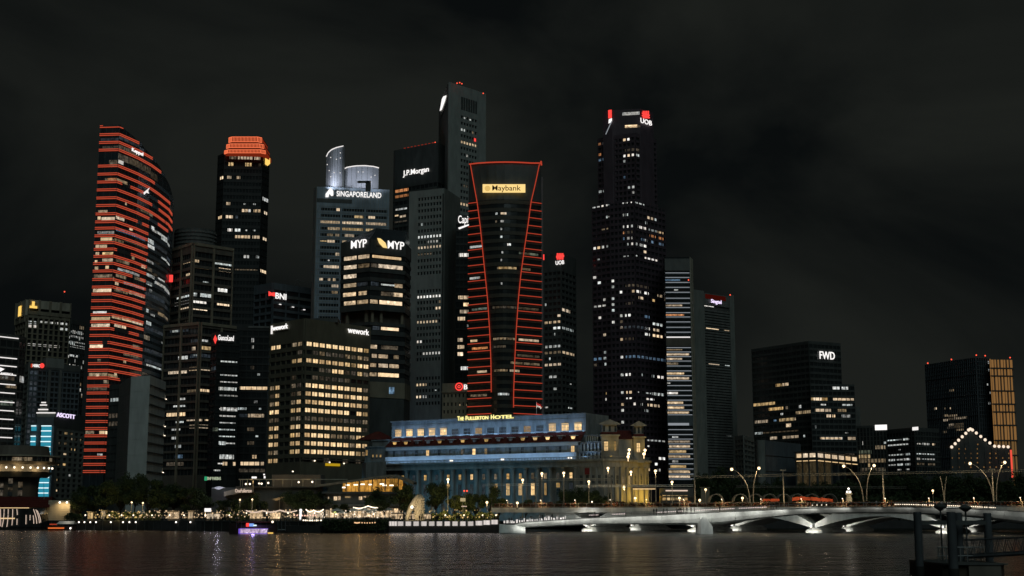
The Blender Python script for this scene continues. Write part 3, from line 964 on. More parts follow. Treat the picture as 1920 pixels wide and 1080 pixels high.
litp(Lw, "D", "c 75 110 190; f 60 170 190; c 110 165 352; f 185 235 252; c 240 285 250 .6; w 190 215 297; y 245 312 295; f 180 310 338; c 200 235 335 .5; w 50 160 437; w 175 230 418; W 240 308 418; d 160 220 552; w 232 300 550; c 110 150 597 .6; c 80 150 640 .5; W 40 150 690; c 95 140 735 .5; w 160 250 717; W 268 295 717; w 175 295 760; c 70 120 780 .5; c 70 95 828; c 90 125 878; b 90 135 940 ; e 40 140 985", 2.3)

# --- orange crowned tower
T = Tower("crowned_tower", "black tower topped by three glowing orange stepped tiers", "tower", [(409, 292), (421, 287), (492, 289), (505, 296)], 980, 1, M["glass"], depth=36)
hsR = hrows(T.faces[1], 450, lin(296, 900, 50))
for i, bays in ((0, 3), (1, 12), (2, 3)):
    T.grid(i, hsR, 2.6, bays, .5, .35, M["jet"]); T.rows[i] = hsR
for x0, x1, yt, yb, c in ((428.5, 489, 254, 267, 2.6), (424, 493, 267, 278, 2.8), (420, 496, 278, 288, 3.0)):
    pa, pb = at(x0, yt, 972), at(x1, yb, 972)
    pl = [(pa.x, 972 + c), (pa.x + c, 972), (pb.x - c, 972), (pb.x, 972 + c), (pb.x, 1000), (pa.x, 1000)]
    b = MB(); b.prism(pl, pb.z + .3, pa.z - .9); b.build("crown_tier", G["orange2"], T.root)
    b = MB(); b.prism([(x, y + (.6 if y < 990 else 0)) for x, y in pl], pa.z - .9, pa.z); b.build("crown_step", M["black"], T.root)
    b = MB()
    for e0, e1 in zip(pl[:3], pl[1:4]):
        ff = face2(e0, e1, pb.z, pa.z)
        b.fbox(ff, 0, ff.W, ff.H - 1.3, ff.H - .95, .05, .45); b.fbox(ff, 0, ff.W, .3, .65, .05, .45)
        n = max(2, int(ff.W / 1.0))
        for j in range(n + 1):
            b.fbox(ff, ff.W * j / n - .16, ff.W * j / n + .16, .6, ff.H - 1.3, .05, .4)
    b.build("crown_light_bar", G["orange"], T.root)
litp(T, "C", "d 415 455 222; w 465 552 226; w 562 597 228; y 408 440 278 1.8; y 508 545 287 1.8; e 585 600 288; W 360 382 343; w 400 425 340; w 455 478 343; c 612 650 480 1.5; c 498 510 505 .5; c 555 570 507 .5; w 393 417 533; c 525 540 542; w 573 597 542; w 485 538 569; w 557 597 572; W 620 637 578; W 348 372 597; W 392 433 596; f 450 468 600; C 403 430 658; C 443 478 662; c 510 520 668 .5; c 555 568 670 .5; W 447 535 730; W 550 593 730; W 612 633 737; c 498 530 826; c 570 590 828; d 445 580 918 .4; W 598 638 928", 2.6, rows=hsR)
sign("small glowing yellow shield on the corner of the orange crowned tower", T.faces[2], [("poly", [(497, 296), (506, 297), (506, 307), (501.5, 311), (497, 308)], 497, 296, 506, 311, G["gold"])], .6)

# --- low block with red and white sign
T = Tower("office_block", "dark block with grey concrete frame and ledge lamps behind the orange crowned tower", "building", [(478, 536), (512, 530), (584, 541)], 850, 1, M["glass"])
for i in (0, 1):
    hs = hrows(T.faces[i], 530, lin(549, 700, 12)); T.grid(i, hs, 2.9, 3, .8, .7, M["bluegrey"]); T.rows[i] = hs
T.faces[1].put("parapet", M["grey"], T.root, 0, T.faces[1].W, T.faces[1].H - 8.8, T.faces[1].H - 7.2, .2, 1.0)
for x, y in ((523, 571), (547, 576), (568, 581)):
    s0, h = T.faces[1].hit(x, y)
    T.faces[1].put("ledge_lamp", G["soft"], T.root, s0 - .5, s0 + 1.0, h - .2, h + .25, .7, 1.2)
sign("red emblem and white capitals on the dark block left of the blue grid tower", T.faces[1], [("poly", [(503.5, 546), (509, 549), (515, 548), (515, 556), (509, 554), (503.5, 555)], 503, 546, 515, 556, G["redsign"]), ("bold", "BNI", 516.5, 550, 536.5, 561, G["white"])], 1.4)
lt = T.faces[1].pt(T.faces[1].W * .7, T.faces[1].H, -3)
b = MB()
for dx in (-2, 2):
    b.tube([lt + V((dx, 0, 0)), lt + V((dx * .4, 0, 5))], .15, 5)
b.tube([lt + V((-1, 0, 5)), lt + V((4, 0, 3.5))], .2, 5)
tag(b.build("roof_crane", M["grey"]), "small grey window-cleaning crane on the roof of the dark block", "crane")

# --- dark tower with red and white sign
T = Tower("black_tower", "black glass tower with broken white light lines and a sign at its shoulder", "tower", [(397, 626), (408, 622), (450, 625)], 690, 1, M["glass"])
hs = hrows(T.faces[1], 430, lin(640, 895, 21)); T.rows[1] = hs; T.rows[0] = hs
T.grid(1, hs, 2.4, 6, .25, .3, M["jet"]); T.grid(0, hs, 2.4, 2, .25, .3, M["jet"])
litp(T, "D", "c 360 460 357 .4; f 315 340 412; c 358 460 457 .35; C 355 460 505 .3; c 350 455 540 .9; c 355 460 597 .4; C 355 480 645 .35; c 360 460 650; C 355 450 690 .4; c 355 450 738 .3; c 350 445 780 .35; c 350 445 830 .3; c 350 392 860; C 350 445 880 .35; g 315 345 782; c 355 440 938 1.2; C 345 375 968 .35; w 372 400 985; w 435 460 982; c 320 360 1015 .4", 2.2, rows=hs)
sign("small red and blue emblem with white lettering on the black glass tower", T.faces[1], [("poly", [(400, 636), (403.5, 628), (407, 636), (403.5, 645)], 400, 628, 407, 645, G["redsign"]), ("bold", "GuocoLand", 409, 628.5, 438, 638.5, G["white"])], .7)
T = Tower("black_tower", "narrow black reflective tower left of the warm lit office block", "tower", [(444, 611), (505, 612)], 720, 0, M["glass"], depth=24)
hs = hrows(T.faces[0], 480, lin(625, 895, 22)); T.rows[0] = hs
T.grid(0, hs, 2.6, 6, .3, .3, M["jet"])
T.faces[0].put("parapet", M["grey"], T.root, T.faces[0].W * .35, T.faces[0].W, T.faces[0].H - 1.0, T.faces[0].H, .2, .7)
litp(T, "D", "c 545 560 240 1.2; c 548 558 290; e 540 560 400; c 580 595 470 .6; e 540 560 430; W 475 650 553 .9; c 560 580 600 .7; c 460 515 640 .7; c 590 605 642 .5; w 525 620 682; c 630 655 680; f 470 520 682; e 520 560 770; c 570 585 815 .5; e 520 560 850; w 550 575 935; W 480 590 982; w 600 618 982; e 470 640 1030", 2.2, rows=hs)

# --- warm lit office block
T = Tower("office_block", "olive office block with rows of square windows glowing warm, two rooftop signs", "building", [(508, 608), (572, 597), (694, 614)], 600, 1, M["glass"])
rowsY = [215 + 52.6 * k for k in range(15)]
RR = ["9999998785", "0142113244", "6877765598", "0011992254", "0112221000", "8987989782", "7989886886", "7788889773", "9999999095", "2112321123", "9999999991", "7999332466", "7899999496", "9988899853", "0001001020"]
LR = ["9944", "0001", "0057", "0000", "0010", "3732", "2723", "3746", "8857", "1123", "7668", "5656", "8766", "4456", "7600"]
dm = {"0": None, "1": "e", "2": "e", "3": "d", "4": "d", "5": "y", "6": "K", "7": "K", "8": "k", "9": "k"}
olive = mat("olive_panel", (0.145, 0.135, 0.095), 0.75, var=0.2)
for i, x, cols, ends in ((1, 295, 10, .6), (0, 250, 6, .8)):
    fc = T.faces[i]
    hs = hrows(T.faces[1], 300, rowsY, "H"); T.rows[i] = hs
    wh = 1.75
    T.grid(i, hs, wh, 0, .6, .55, olive, indiv=True)
    w = (fc.W - 2 * ends) / cols
    pos = range(cols) if i else (0, 1, 4, 5)
    for j in range(cols + 1):
        fc.put("pier", olive, T.root, max(0, ends + j * w - .32), min(fc.W, ends + j * w + .32), 0, hs[0] + wh / 2, 0, .5)
    for r, row in enumerate(RR if i else LR):
        for c, j in enumerate(pos):
            k = dm[row[c]]
            s0, s1 = ends + j * w + .3, ends + (j + 1) * w - .3
            wd = fc.put("window", R[k] if k else M["glass"], T.root, s0, s1, hs[r] - wh / 2, hs[r] + wh / 2, .02, .08)
            bar = bpy.data.objects.new("glazing_bar", unit(M["jet"])); COL.objects.link(bar); bar.parent = wd
            bar.location = (0, -1.4, 0); bar.scale = (.045, 1.6, 1.0)
fc = T.faces[1]
sign("white lower-case lettering at the right of the warm lit office block's roof", fc, [("bold", "wework", 652, 615.5, 691.5, 626.5, G["white"])], 1.0)
sign("white lower-case lettering on the left face of the warm lit office block", T.faces[0], [("box", None, 508.5, 611, 510.5, 626, G["soft"]), ("bold", "wework", 512, 608.5, 540, 618, G["white"])], 1.0)
s0, h = fc.hit(608, 871); s1, _ = fc.hit(635, 871)
yb = thing("lit_banner", "yellow lit banner low on the warm lit office block", "banner", fc.pt(s0, h, .8))
fc.put("panel", glow("yellow_banner_light", (1, .62, .02), .45), yb, s0, s1, h - .55, h + .55, .7, .9)
for x, y, k in ((588, 864, 1), (616, 867, 1), (643, 869, 1), (547, 884, 1)):
    a, h = fc.hit(x, y)
    fc.put("downlight", G["bulb"], T.root, a - .25, a + .25, h - .25, h + .25, .5, .9)
b = MB(); b.fbox(fc, -.2, fc.W + .2, fc.hit(600, 862)[1] - .3, fc.hit(600, 862)[1] + .2, 0, 1.2); b.build("canopy", M["brown"], T.root)
wt_ = at(600, 594, 612)
b = MB(); b.box(wt_.x - 4, wt_.x + 8, 612, 620, T.z1, T.z1 + 1.8); b.build("plant_room", M["dark"], T.root)

# --- blue grid tower with curved crown
T = Tower("grid_tower", "blue-grey gridded tower with a floodlit curved crown on top", "tower", [(589, 354), (594.5, 350), (730, 356)], 820, 1, M["glass"])
fc = T.faces[1]
rowsE = [668 + 56.2 * k for k in range(26)]
hs = hrows(fc, 200, rowsE, "E"); T.rows[1] = hs
T.grid(1, hs, 1.75, 0, .3, .25, M["alu"])
b = MB()
for j in range(28):
    c = fc.W * j / 27
    b.fbox(fc, max(0, c - .10), min(fc.W, c + .10), 0, fc.H, .2, .42)
b.build("mullion", M["conc"], T.root)
b = MB()
for h in hs:
    for o in (-1.75, 1.75):
        b.fbox(fc, 0, fc.W, h + o - .07, h + o + .07, .2, .40)
b.build("floor_line", M["conc"], T.root)
for c in (0, .032, .325, .655, .975):
    fc.put("pier", M["alu"], T.root, fc.W * c, fc.W * c + fc.W * (.028 if c else .03), 0, fc.H, .05, .3)
T.faces[0].put("side_wall", M["conc"], T.root, 0, T.faces[0].W, 0, T.faces[0].H, 0, .3)
s0, ht = fc.hit(*zz("E", 112, 572)); s1, hb = fc.hit(*zz("E", 422, 618))
fc.put("plant_opening", M["black"], T.root, s0, s1, hb, ht, .3, .5)
litp(T, "E", "W 288 315 600 2.2; y 442 520 730; W 567 624 733; w 130 315 775; w 337 520 782; w 543 725 792; w 210 313 832; y 337 520 840; y 543 625 846; d 205 255 887; d 275 310 890; w 360 440 895; y 130 200 945 .4; w 205 270 942; w 337 385 945; W 285 310 1053", 1.9, rows=hs)
litp(T, "C", "d 1050 1070 810; w 975 1065 885; w 950 970 963; w 1000 1015 965; w 1030 1045 965; w 1030 1062 1000; c 1000 1010 845 .5", 1.9, rows=hs)
T.lit(1, "F", "d 0 60 5; w 85 140 35; w 30 50 140; W 0 35 218; w 15 25 297; w 5 45 333; d 5 40 385; W 75 125 510", 1.9)
# curved crown screens
def arc_screen(root, px0, px1, D, ybase, tops, bulge, m, thick=.5, n=14):
    """curved wall: tops = photo y of the rim at fractions of its width"""
    pa, pb = at(px0, ybase, D), at(px1, ybase, D)
    outer, inner, zt = [], [], []
    for i in range(n + 1):
        t = i / n
        x = pa.x + (pb.x - pa.x) * t
        y = D - bulge * math.sin(math.pi * t)
        for (t0, y0), (t1, y1) in zip(tops[:-1], tops[1:]):
            if t0 <= t <= t1 + 1e-6:
                yy = y0 + (y1 - y0) * (t - t0) / (t1 - t0)
        outer.append(V((x, y, 0))); inner.append(V((x, y + thick, 0))); zt.append(zat(yy, y))
    b = MB()
    for i in range(n):
        z0 = pa.z - .5
        a0, a1, c0, c1 = outer[i], outer[i + 1], inner[i], inner[i + 1]
        def q(p, z): return (p.x, p.y, z)
        b.add([q(a0, z0), q(a1, z0), q(c1, z0), q(c0, z0), q(a0, zt[i]), q(a1, zt[i + 1]), q(c1, zt[i + 1]), q(c0, zt[i])],
              [(0, 1, 5, 4), (2, 3, 7, 6), (4, 5, 6, 7), (0, 3, 2, 1)])
    b.build("crown_screen", m, root)
    b = MB(); b.tube([V((p.x, p.y - .1, z + .1)) for p, z in zip(outer, zt)], .32, 6); b.build("rim_light", G["soft"], root)
    b = MB()
    for i in range(0, n + 1, 2):
        p = outer[i]; b.tube([V((p.x, p.y - .12, pa.z)), V((p.x, p.y - .12, zt[i] - .3))], .07, 4)
    b.build("screen_rib", M["grey"], root)
    return pa, pb
e = lambda x, y: zz("E", x, y)
arc_screen(T.root, e(192, 0)[0], e(338, 0)[0], 828, e(0, 476)[1], [(0, e(0, 205)[1]), (.12, e(0, 172)[1]), (.35, e(0, 145)[1]), (.65, e(0, 126)[1]), (1, e(0, 113)[1])], 4, M["crown"])
arc_screen(T.root, e(335, 0)[0], e(655, 0)[0], 832, e(0, 496)[1], [(0, e(0, 322)[1]), (.15, e(0, 300)[1]), (.4, e(0, 288)[1]), (.65, e(0, 286)[1]), (.88, e(0, 294)[1]), (1, e(0, 306)[1])], 7, M["crown"])
pf = at(*e(345, 480), 827)
b = MB(); b.box(pf.x - .6, pf.x + .5, 826, 829, pf.z, zat(e(0, 118)[1], 827)); b.build("fin", M["black"], T.root)
for x, y, pw in ((235, 470, 900), (310, 470, 500), (430, 485, 420), (540, 488, 420), (630, 490, 900)):
    p = at(*e(x, y), 815)
    spot("crown_floodlight", p + V((0, 2, -.5)), p + V((0, 12, 14)), pw * 6, (.80, .85, 1.0), 120, 1.0, .6, T.root)
for x, y in ((320, 172), (285, 228), (320, 217), (205, 275), (222, 328), (265, 345), (318, 348), (478, 340), (520, 340), (590, 385), (588, 430), (625, 370), (235, 212), (235, 382)):
    p = at(*e(x, y), 819)
    b = MB(); b.ball(p, .32, 6); b.build("star_lamp", G["soft"], T.root)
p = at(*e(530, 470), 816)
b = MB(); b.box(p.x - 4, p.x + 4, 814, 815, p.z + 2, p.z + 3.2); b.box(p.x + 1, p.x + 4, 814, 816, p.z - 3, p.z + 3); b.build("roof_gantry", M["black"], T.root)
sign("white capitals with a folded emblem on the blue-grey gridded tower", fc,
     [("poly", [e(190, 562), e(190, 535), e(212, 505), e(228, 482), e(240, 482), e(258, 510), e(258, 548), e(240, 552), e(225, 530), e(214, 562)], *e(190, 482), *e(258, 562), G["white"]),
      ("bold", "SINGAPORELAND", *e(288, 515), *e(680, 562), G["white"])], .8)

# --- faceted dark tower with two MYP signs
f_ = lambda x, y: zz("F", x, y)
T = Tower("faceted_tower", "dark faceted tower with warm ribbon windows and a sloping glass top", "tower", [f_(64, 82), f_(236, 60), f_(442, 82), f_(476, 118)], 655, 1, M["glass"], depth=26, base=zz("F", 0, 480)[1] and zat(zz("F", 0, 480)[1], 655))
hsM = hrows(T.faces[1], 300, [165, 219, 274, 328, 382, 434], "F")
for i in (0, 1, 2):
    T.grid(i, hsM, 2.6, 0, .4, .4, M["black"], indiv=True); T.rows[i] = hsM
litp(T, "F", "w 80 155 178; w 165 230 167; w 80 155 232; d 165 230 225; w 78 153 285; w 78 152 338; f 160 220 330; f 240 285 325; w 75 150 392; w 167 215 382; w 80 148 446; w 157 222 438; w 235 280 430; W 248 420 163 .7; w 285 428 222; e 240 285 220; c 300 380 322 .4; w 380 428 330; w 375 428 380; W 290 425 432; e 300 375 380", 2.3, rows=hsM)
# sloping glass top
q0, q1, q2, q3 = [V((p.x, p.y, T.z1)) for p in T.P]
bk0, bk1 = V((*T.poly[-1], T.z1)), V((*T.poly[-2], T.z1))
rg0 = (q1 * .35 + bk0 * .3 + bk1 * .35); rg0.z = T.z1 + 11.5
rg1 = (q2 * .5 + bk1 * .5); rg1.z = T.z1 + 10
b = MB(); b.add([q0, q1, q2, q3, bk1, bk0, rg0, rg1], [(0, 1, 6), (1, 2, 7, 6), (2, 3, 7), (3, 4, 7), (4, 5, 6, 7), (5, 0, 6)])
b.build("glass_roof", M["glass2"], T.root)
b = MB()
for t in (0, .2, .4, .6, .8, 1):
    b.tube([q0.lerp(q1, t), rg0], .08, 4); b.tube([q1.lerp(q2, t), rg0.lerp(rg1, t)], .08, 4)
b.build("glazing_bar", M["grey"], T.root)
for i in (0, 1, 2):
    T.faces[i].put("sign_band", M["bluegrey"], T.root, 0, T.faces[i].W, T.faces[i].H - 4.6, T.faces[i].H - .1, 0, .25)
# recess with columns, lower block, stone base
P2 = [(p.x * .998, p.y + 2.0) for p in T.P] + T.poly[4:]
zr1, zr0 = T.z0, zat(f_(0, 548)[1], 655)
b = MB(); b.prism([(x, y + 3) for x, y in P2], zr0, zr1); b.build("recess_core", M["brown"], T.root)
for i, fr in ((0, .15), (0, .8), (1, .1), (1, .35), (1, .95)):
    fc = T.faces[i]
    fc.put("column", M["tan"], T.root, fc.W * fr, fc.W * fr + 1.2, zr0 - T.z0, 0, -2.5, -1.2)
zb = zat(f_(0, 905)[1], 655)
b = MB(); b.prism(P2, zb, zr0 - .01); b.build("lower_block", M["glass"], T.root)
LB = _T(); LB.root = T.root
LB.faces = [face2(P2[i], P2[i + 1], zb, zr0) for i in range(3)]
hsL = hrows(LB.faces[1], 300, [590, 647, 702, 756, 811, 866], "F")
class _G(Tower):
    def __init__(s, root, faces): s.root, s.faces, s.rows = root, faces, {}
LG = _G(T.root, LB.faces)
for i in (0, 1, 2):
    LG.grid(i, hsL, 2.4, 0, .4, .4, M["black"], indiv=True)
litp(LG, "F", "W 300 405 590 .8; f 250 290 590; w 233 275 705; e 300 400 700; w 245 275 757; w 285 340 752; d 375 405 757; w 235 270 812; w 285 340 810; w 350 405 812; w 232 272 868; W 282 405 865", 2.2, rows=hsL)
b = MB(); b.prism(P2, GZ, zb - .01); b.build("stone_base", M["black"], T.root)
for i in (0, 1, 2):
    fc = face2(P2[i], P2[i + 1], GZ, zb)
    fc.put("stone_band", M["tan"], T.root, 0, fc.W, fc.H - 7.4, fc.H + .1, 0, .6)
    fc.put("plinth", M["black"], T.root, 0, fc.W, 0, fc.H - 7.6, 0, .3)
fc = face2(P2[1], P2[2], GZ, zb)
s0, h = fc.hit(*f_(345, 960))
fc.put("screen", R["b"], T.root, s0, s0 + 2.6, h - 1.6, h + 1.6, .6, .8)
sign("white three-letter sign on the left facet of the dark faceted tower", T.faces[0], [("bold", "MYP", *f_(123, 63), *f_(215, 110), G["white"])], .9)
sign("white three-letter sign with glowing orange almond emblem on the dark faceted tower", T.faces[1],
     [("poly", [f_(277, 52), f_(297, 55), f_(325, 80), f_(336, 112), f_(312, 108), f_(288, 82)], *f_(277, 52), *f_(336, 116), G["panel"]),
      ("bold", "MYP", *f_(340, 72), *f_(437, 118), G["white"])], .9)

# --- dark glass tower with serif sign
T = Tower("glass_tower", "dark glass tower with white serif sign and orange lit corner floors", "tower", [(739, 283), (742, 282), (821, 267), (835, 275)], 880, 1, M["glass"], depth=30)
hs = hrows(T.faces[1], 780, lin(352, 560, 18))
for i in (0, 1, 2):
    T.grid(i, hs, 2.5, [1, 10, 2][i], .35, .35, M["black"], top=T.faces[i].H); T.rows[i] = hs
litp(T, "G", "o 65 125 657; o 65 145 690; o 65 145 722; c 128 240 637 .7; W 240 293 627; c 195 215 640 1.2; d 140 180 480 .5; g 250 280 487 1.2; w 65 90 835; c 70 140 800 .6; w 95 130 843 .7; e 65 140 870; c 70 100 905 .5", 2.4)
sign("white serif lettering on the dark glass tower", T.faces[1], [("bold", "J.P.Morgan", 756, 316, 804, 329, G["white"])], .8)
b = MB()
r_ = random.Random(5)
for i in range(9):
    s0 = T.faces[1].W * (.2 + .75 * i / 9)
    b.fbox(T.faces[1], s0, s0 + 1.2, T.faces[1].H + .1, T.faces[1].H + .5, -.5, .3)
b.build("roof_edge_lamp", glow("dim_red_edge", (1, .08, .04), .25), T.root)
beacon(816, 267, 880, "red beacon on the corner of the dark glass tower", 2)

# --- pale concrete twin towers
g_ = lambda x, y: zz("G", x, y)
T = Tower("concrete_tower", "tallest pale concrete tower, knife-edged, with a central column of windows", "tower", [(824, 200), (842, 154), (910, 176)], 850, 1, M["glass"])
fc = T.faces[1]
ys = [265 + 36.7 * k for k in range(22)]
hs = hrows(fc, 500, ys, "G"); T.rows[1] = hs
sa, sb = fc.hit(*g_(452, 400))[0], fc.hit(*g_(551, 400))[0]
T.grid(1, hs, 1.9, 6, .75, .6, M["conc"], s0=sa, s1=sb)
fc.put("concrete_wall", M["conc"], T.root, 0, sa, 0, fc.H, 0, .6)
fc.put("concrete_wall", M["conc"], T.root, sb, fc.W, 0, fc.H, 0, .6)
b = MB()
for k in range(7):
    s0 = sa + (sb - sa) * k / 7
    b.fbox(fc, s0 + .25, s0 + (sb - sa) / 7 - .25, fc.hit(*g_(500, 222))[1], fc.hit(*g_(500, 146))[1], .62, .66)
b.build("louvre", M["black"], T.root)
T.faces[0].put("concrete_wall", M["conc2"], T.root, 0, T.faces[0].W, 0, T.faces[0].H, 0, .4)  # shaded left face painted in duller concrete than the lit front
litp(T, "G", "c 457 482 328; d 520 540 352; w 457 548 412 ; c 483 496 480; W 452 510 766; e 470 495 657; c 475 485 190 .7; c 505 520 205 .6", 1.9, rows=hs)
p = fc.hit(*g_(537, 390))
fc.put("red_lamp", G["redsign"], T.root, p[0] - .7, p[0] + .7, p[1] - 1, p[1] + 1, .62, .9)
litp(T, "G", "d 345 358 375 1.4; c 340 355 455", 1.6)
sign("white checkmark-like sign on the narrow side of the tallest pale tower", T.faces[0], [("poly", [(825, 208), (829, 186), (831.5, 181), (837, 179), (834, 190), (828, 206)], 825, 180, 837, 208, G["white"])], .8)
for x, y in ((857, 156), (862, 155), (866, 157), (906, 175)):
    beacon(x, y, 850, {857: "left", 862: "middle", 866: "right", 906: "lone far right"}[x] + " red beacon on the tallest pale tower's roof", 1.5)
bpy.data.objects
T = Tower("concrete_tower", "lower pale concrete tower with a grid of small dark square windows", "tower", [(766, 361), (768, 360), (833, 353), (862, 372)], 740, 1, M["glass"], depth=22)
fc = T.faces[1]
ys = [10, 45, 77, 108, 148, 187, 226, 262, 300, 336, 370, 402, 437, 474, 518, 552, 590, 628, 668, 702, 740, 775, 812, 850, 888, 925, 961, 997, 1037]
blank = {300, 336, 812, 850}
ys = [-180, -145, -110, -70, -30] + ys
hs = hrows(fc, 560, [y for y in ys if y not in blank], "F"); T.rows[1] = hs
sa, sb = fc.hit(*f_(512, 600))[0], fc.hit(*f_(658, 600))[0]
T.grid(1, hs, 1.75, 8, .75, .5, M["conc"], s0=sa, s1=sb, bot=0)
for s0, s1 in ((0, sa), (sb, fc.W)):
    fc.put("concrete_wall", M["conc"], T.root, s0, s1, 0, fc.H, 0, .5)
fc.put("glazed_slot", M["black"], T.root, sb + .4, sb + 1.4, 0, fc.H - 3, .5, .6)
T.faces[2].put("concrete_wall", M["conc2"], T.root, 0, T.faces[2].W, 0, T.faces[2].H, 0, .4)
litp(T, "F", "C 520 658 45; c 580 640 77; w 515 662 108; d 518 600 150 .7; C 515 655 402; W 622 655 472; w 512 635 552; C 512 550 668; C 550 655 740; w 505 570 925; W 500 545 997; c 550 570 997; c 615 630 960 .5; d 640 690 437; c 535 548 -42", 1.6, rows=hs)
b_ = fc.pt(fc.W * .5, 2, 10)
spot("blue_spill_fill", b_ + V((0, -6, 4)), b_ + V((0, 10, 22)), 5200, (.30, .55, 1.0), 100, 1, 1.0, T.root)  # added spot imitating blue spill from the hotel floodlights

# --- narrow dark tower with cut-off script sign
T = Tower("black_tower", "slim black tower with a white script sign partly hidden by the red outlined tower", "tower", [(855, 404), (884, 404)], 720, 0, M["glass"], depth=25)
hs = hrows(T.faces[0], 860, lin(425, 770, 27)); T.rows[0] = hs; T.grid(0, hs, 2.6, 4, .3, .3, M["jet"])
litp(T, "F", "C 765 820 143; w 760 822 412; W 790 822 450; w 770 822 492; W 757 800 535; w 757 790 655; w 757 795 690; W 757 790 733; C 775 820 810; c 810 820 575 .7", 2.3, rows=hs)
sign("white script lettering cut off by the red outlined tower", T.faces[0], [("bold", "Capita", 859, 404, 886, 423, G["white"]), ("poly", [(859, 427), (880, 420), (880, 422.5), (861, 430)], 859, 420, 880, 430, G["white"])], .8)

# --- old stone building with round red emblem
T = Tower("stone_building", "tan stone building with a round red emblem beside the red outlined tower", "building", [(830, 719), (880, 718)], 640, 0, M["glass"], depth=14)
fc = T.faces[0]
hs = hrows(fc, 850, [742, 758, 772], "O")
T.grid(0, hs, 1.6, 7, 1.1, .5, M["tan"], indiv=True)
litp(T, "F", "w 752 762 1048; w 768 778 1048; W 798 810 1048", 1.4)
b = MB(); b.fbox(fc, -.3, fc.W + .3, fc.hit(850, 735)[1] - .3, fc.hit(850, 735)[1] + .4, 0, 1.0); b.build("cornice", M["tan"], T.root)
ds = sign("glowing red ring emblem and white letter on the tan stone building", fc, [("disc", None, 853.5, 717.5, 868.5, 732.5, G["redsign"]), ("bold", "B", 870, 721, 876.5, 730, G["white"])], 1.0)
fcr = Face(fc.pt(0, 0, .25), fc.u, fc.W, fc.H)
for r, m in ((5.4, M["brown"]), (3.2, G["redsign"]), (1.4, M["brown"])):
    b = MB()
    c, hc = fc.hit(861, 725, 1.0); rr = r * 640 / F
    dd = 1.22 + (5.4 - r) * .02
    vs = [fc.pt(c + rr * math.cos(k * math.pi / 8), hc + rr * math.sin(k * math.pi / 8), dd) for k in range(16)]
    b.add(vs, [tuple(range(16))]); b.build("ring", m, ds)

# --- tower outlined by red tubes, hourglass front
DM = 625.0
zt = zat(297, DM)
root = thing("outlined_tower", "dark tower with hourglass front outlined in red tubes and a yellow lit panel", "tower", (xat(947, DM), DM + 15, GZ))
hg = [(300, 881, 1012), (335, 887, 1005), (374, 894, 996), (420, 900, 990), (460, 904, 984), (510, 909, 977), (560, 914, 972), (620, 918, 968), (680, 920.5, 965), (740, 921, 963), (775, 921, 963)]
def hgx(y):
    y = max(300, min(775, y))
    for (y0, a0, b0), (y1, a1, b1) in zip(hg[:-1], hg[1:]):
        if y0 <= y <= y1:
            t = (y - y0) / (y1 - y0)
            return a0 + (a1 - a0) * t, b0 + (b1 - b0) * t
xa, xb = xat(876.5, DM + 9), xat(1016, DM + 9)
def front_y(x):
    """wings fall back from the middle"""
    mid = (xa + xb) / 2
    return DM - 2 + 11.0 * (abs(x - mid) / (xb - xa) * 2) ** 1.0
def slice_poly(y, off=0.0, n=8):
    a, c = hgx(y)
    z = zat(y, DM)
    k = at(960, y, DM)
    fx = lambda px: at(px, y, DM).x * 1.0
    A, C = fx(a), fx(c)
    ya = front_y(A)
    pts_ = [(xa - off, DM + 9 - off)]
    for i in range(n + 1):
        t = i / n
        x = A + (C - A) * t
        pts_.append((x, front_y(A) * (1 - t) + front_y(C) * t - 3.0 * math.sin(math.pi * t) - off))
    pts_.append((xb + off, DM + 9 - off))
    return pts_ + [(xb + off, DM + 34), (xa - off, DM + 34)], z
ys = [300 + 2 * 14.85 * k / 2 for k in range(33)]
b = MB()
for y0, y1 in zip(ys[:-1], ys[1:]):
    p0, z0 = slice_poly(y1); p1, z1 = slice_poly(y0)
    b.prism(p0, z0, z1, p1)
p0, z0 = slice_poly(ys[-1])
b.prism(p0, GZ, z0)
b.build("body", M["glass"], root)
spand = mat("taupe_spandrel", (0.082, 0.076, 0.060), 0.7, var=.15)
rowy = [372 + 14.85 * k for k in range(28)]
for k, y in enumerate(rowy):
    p0, z0 = slice_poly(y + 7, .25); p1, z1 = slice_poly(y, .25)
    b = MB(); b.prism(p0, z0, z1, p1); b.build("spandrel_band", spand, root)
p0, z0 = slice_poly(371, .2); p1, z1 = slice_poly(301, .2)
b = MB(); b.prism(p0, z0, z1, p1); b.build("crown_cladding", M["black"], root)
for k, y in enumerate(rowy):
    pl, z = slice_poly(y, .35)
    q = slice_poly(y + 4, .35)[0]
    for nm, i0, i1 in (("l", 0, 1), ("r", 9, 10)):
        if nm == "l" or True:
            b = MB()
            pa, pb = pl[i0], pl[i1]
            b.tube([(pa[0], pa[1] - .3, z - .5), (pb[0], pb[1] - .3, z - .5)], .17, 5)
            if k == 3: pass
            b.build("light_tube", G["redtube"], root)
for idx in (1, 9):
    b = MB(); path = []
    for y in [300 + 14.5 * j for j in range(33)]:
        pl, z = slice_poly(y, .4); path.append((pl[idx][0], pl[idx][1] - .3, z))
    b.tube(path[:31] if idx == 1 else path, .21, 5)
    b.build("outline_tube", G["redtube"], root)
pl, z = slice_poly(300, .4)
b = MB(); b.tube([(pl[1][0] - .6, pl[1][1] - .4, z), *[(p[0], p[1] - .4, z + .25) for p in pl[2:9]], (pl[9][0] + .6, pl[9][1] - .4, z + .5)], .33, 5); b.build("roof_tube", G["redtube"], root)
b = MB(); p = at(1014.5, 300, DM); b.tube([(p.x, DM + 2, p.z), (p.x + .2, DM + 2, p.z - 2)], .4, 5); b.build("roof_tube", G["redtube"], root)
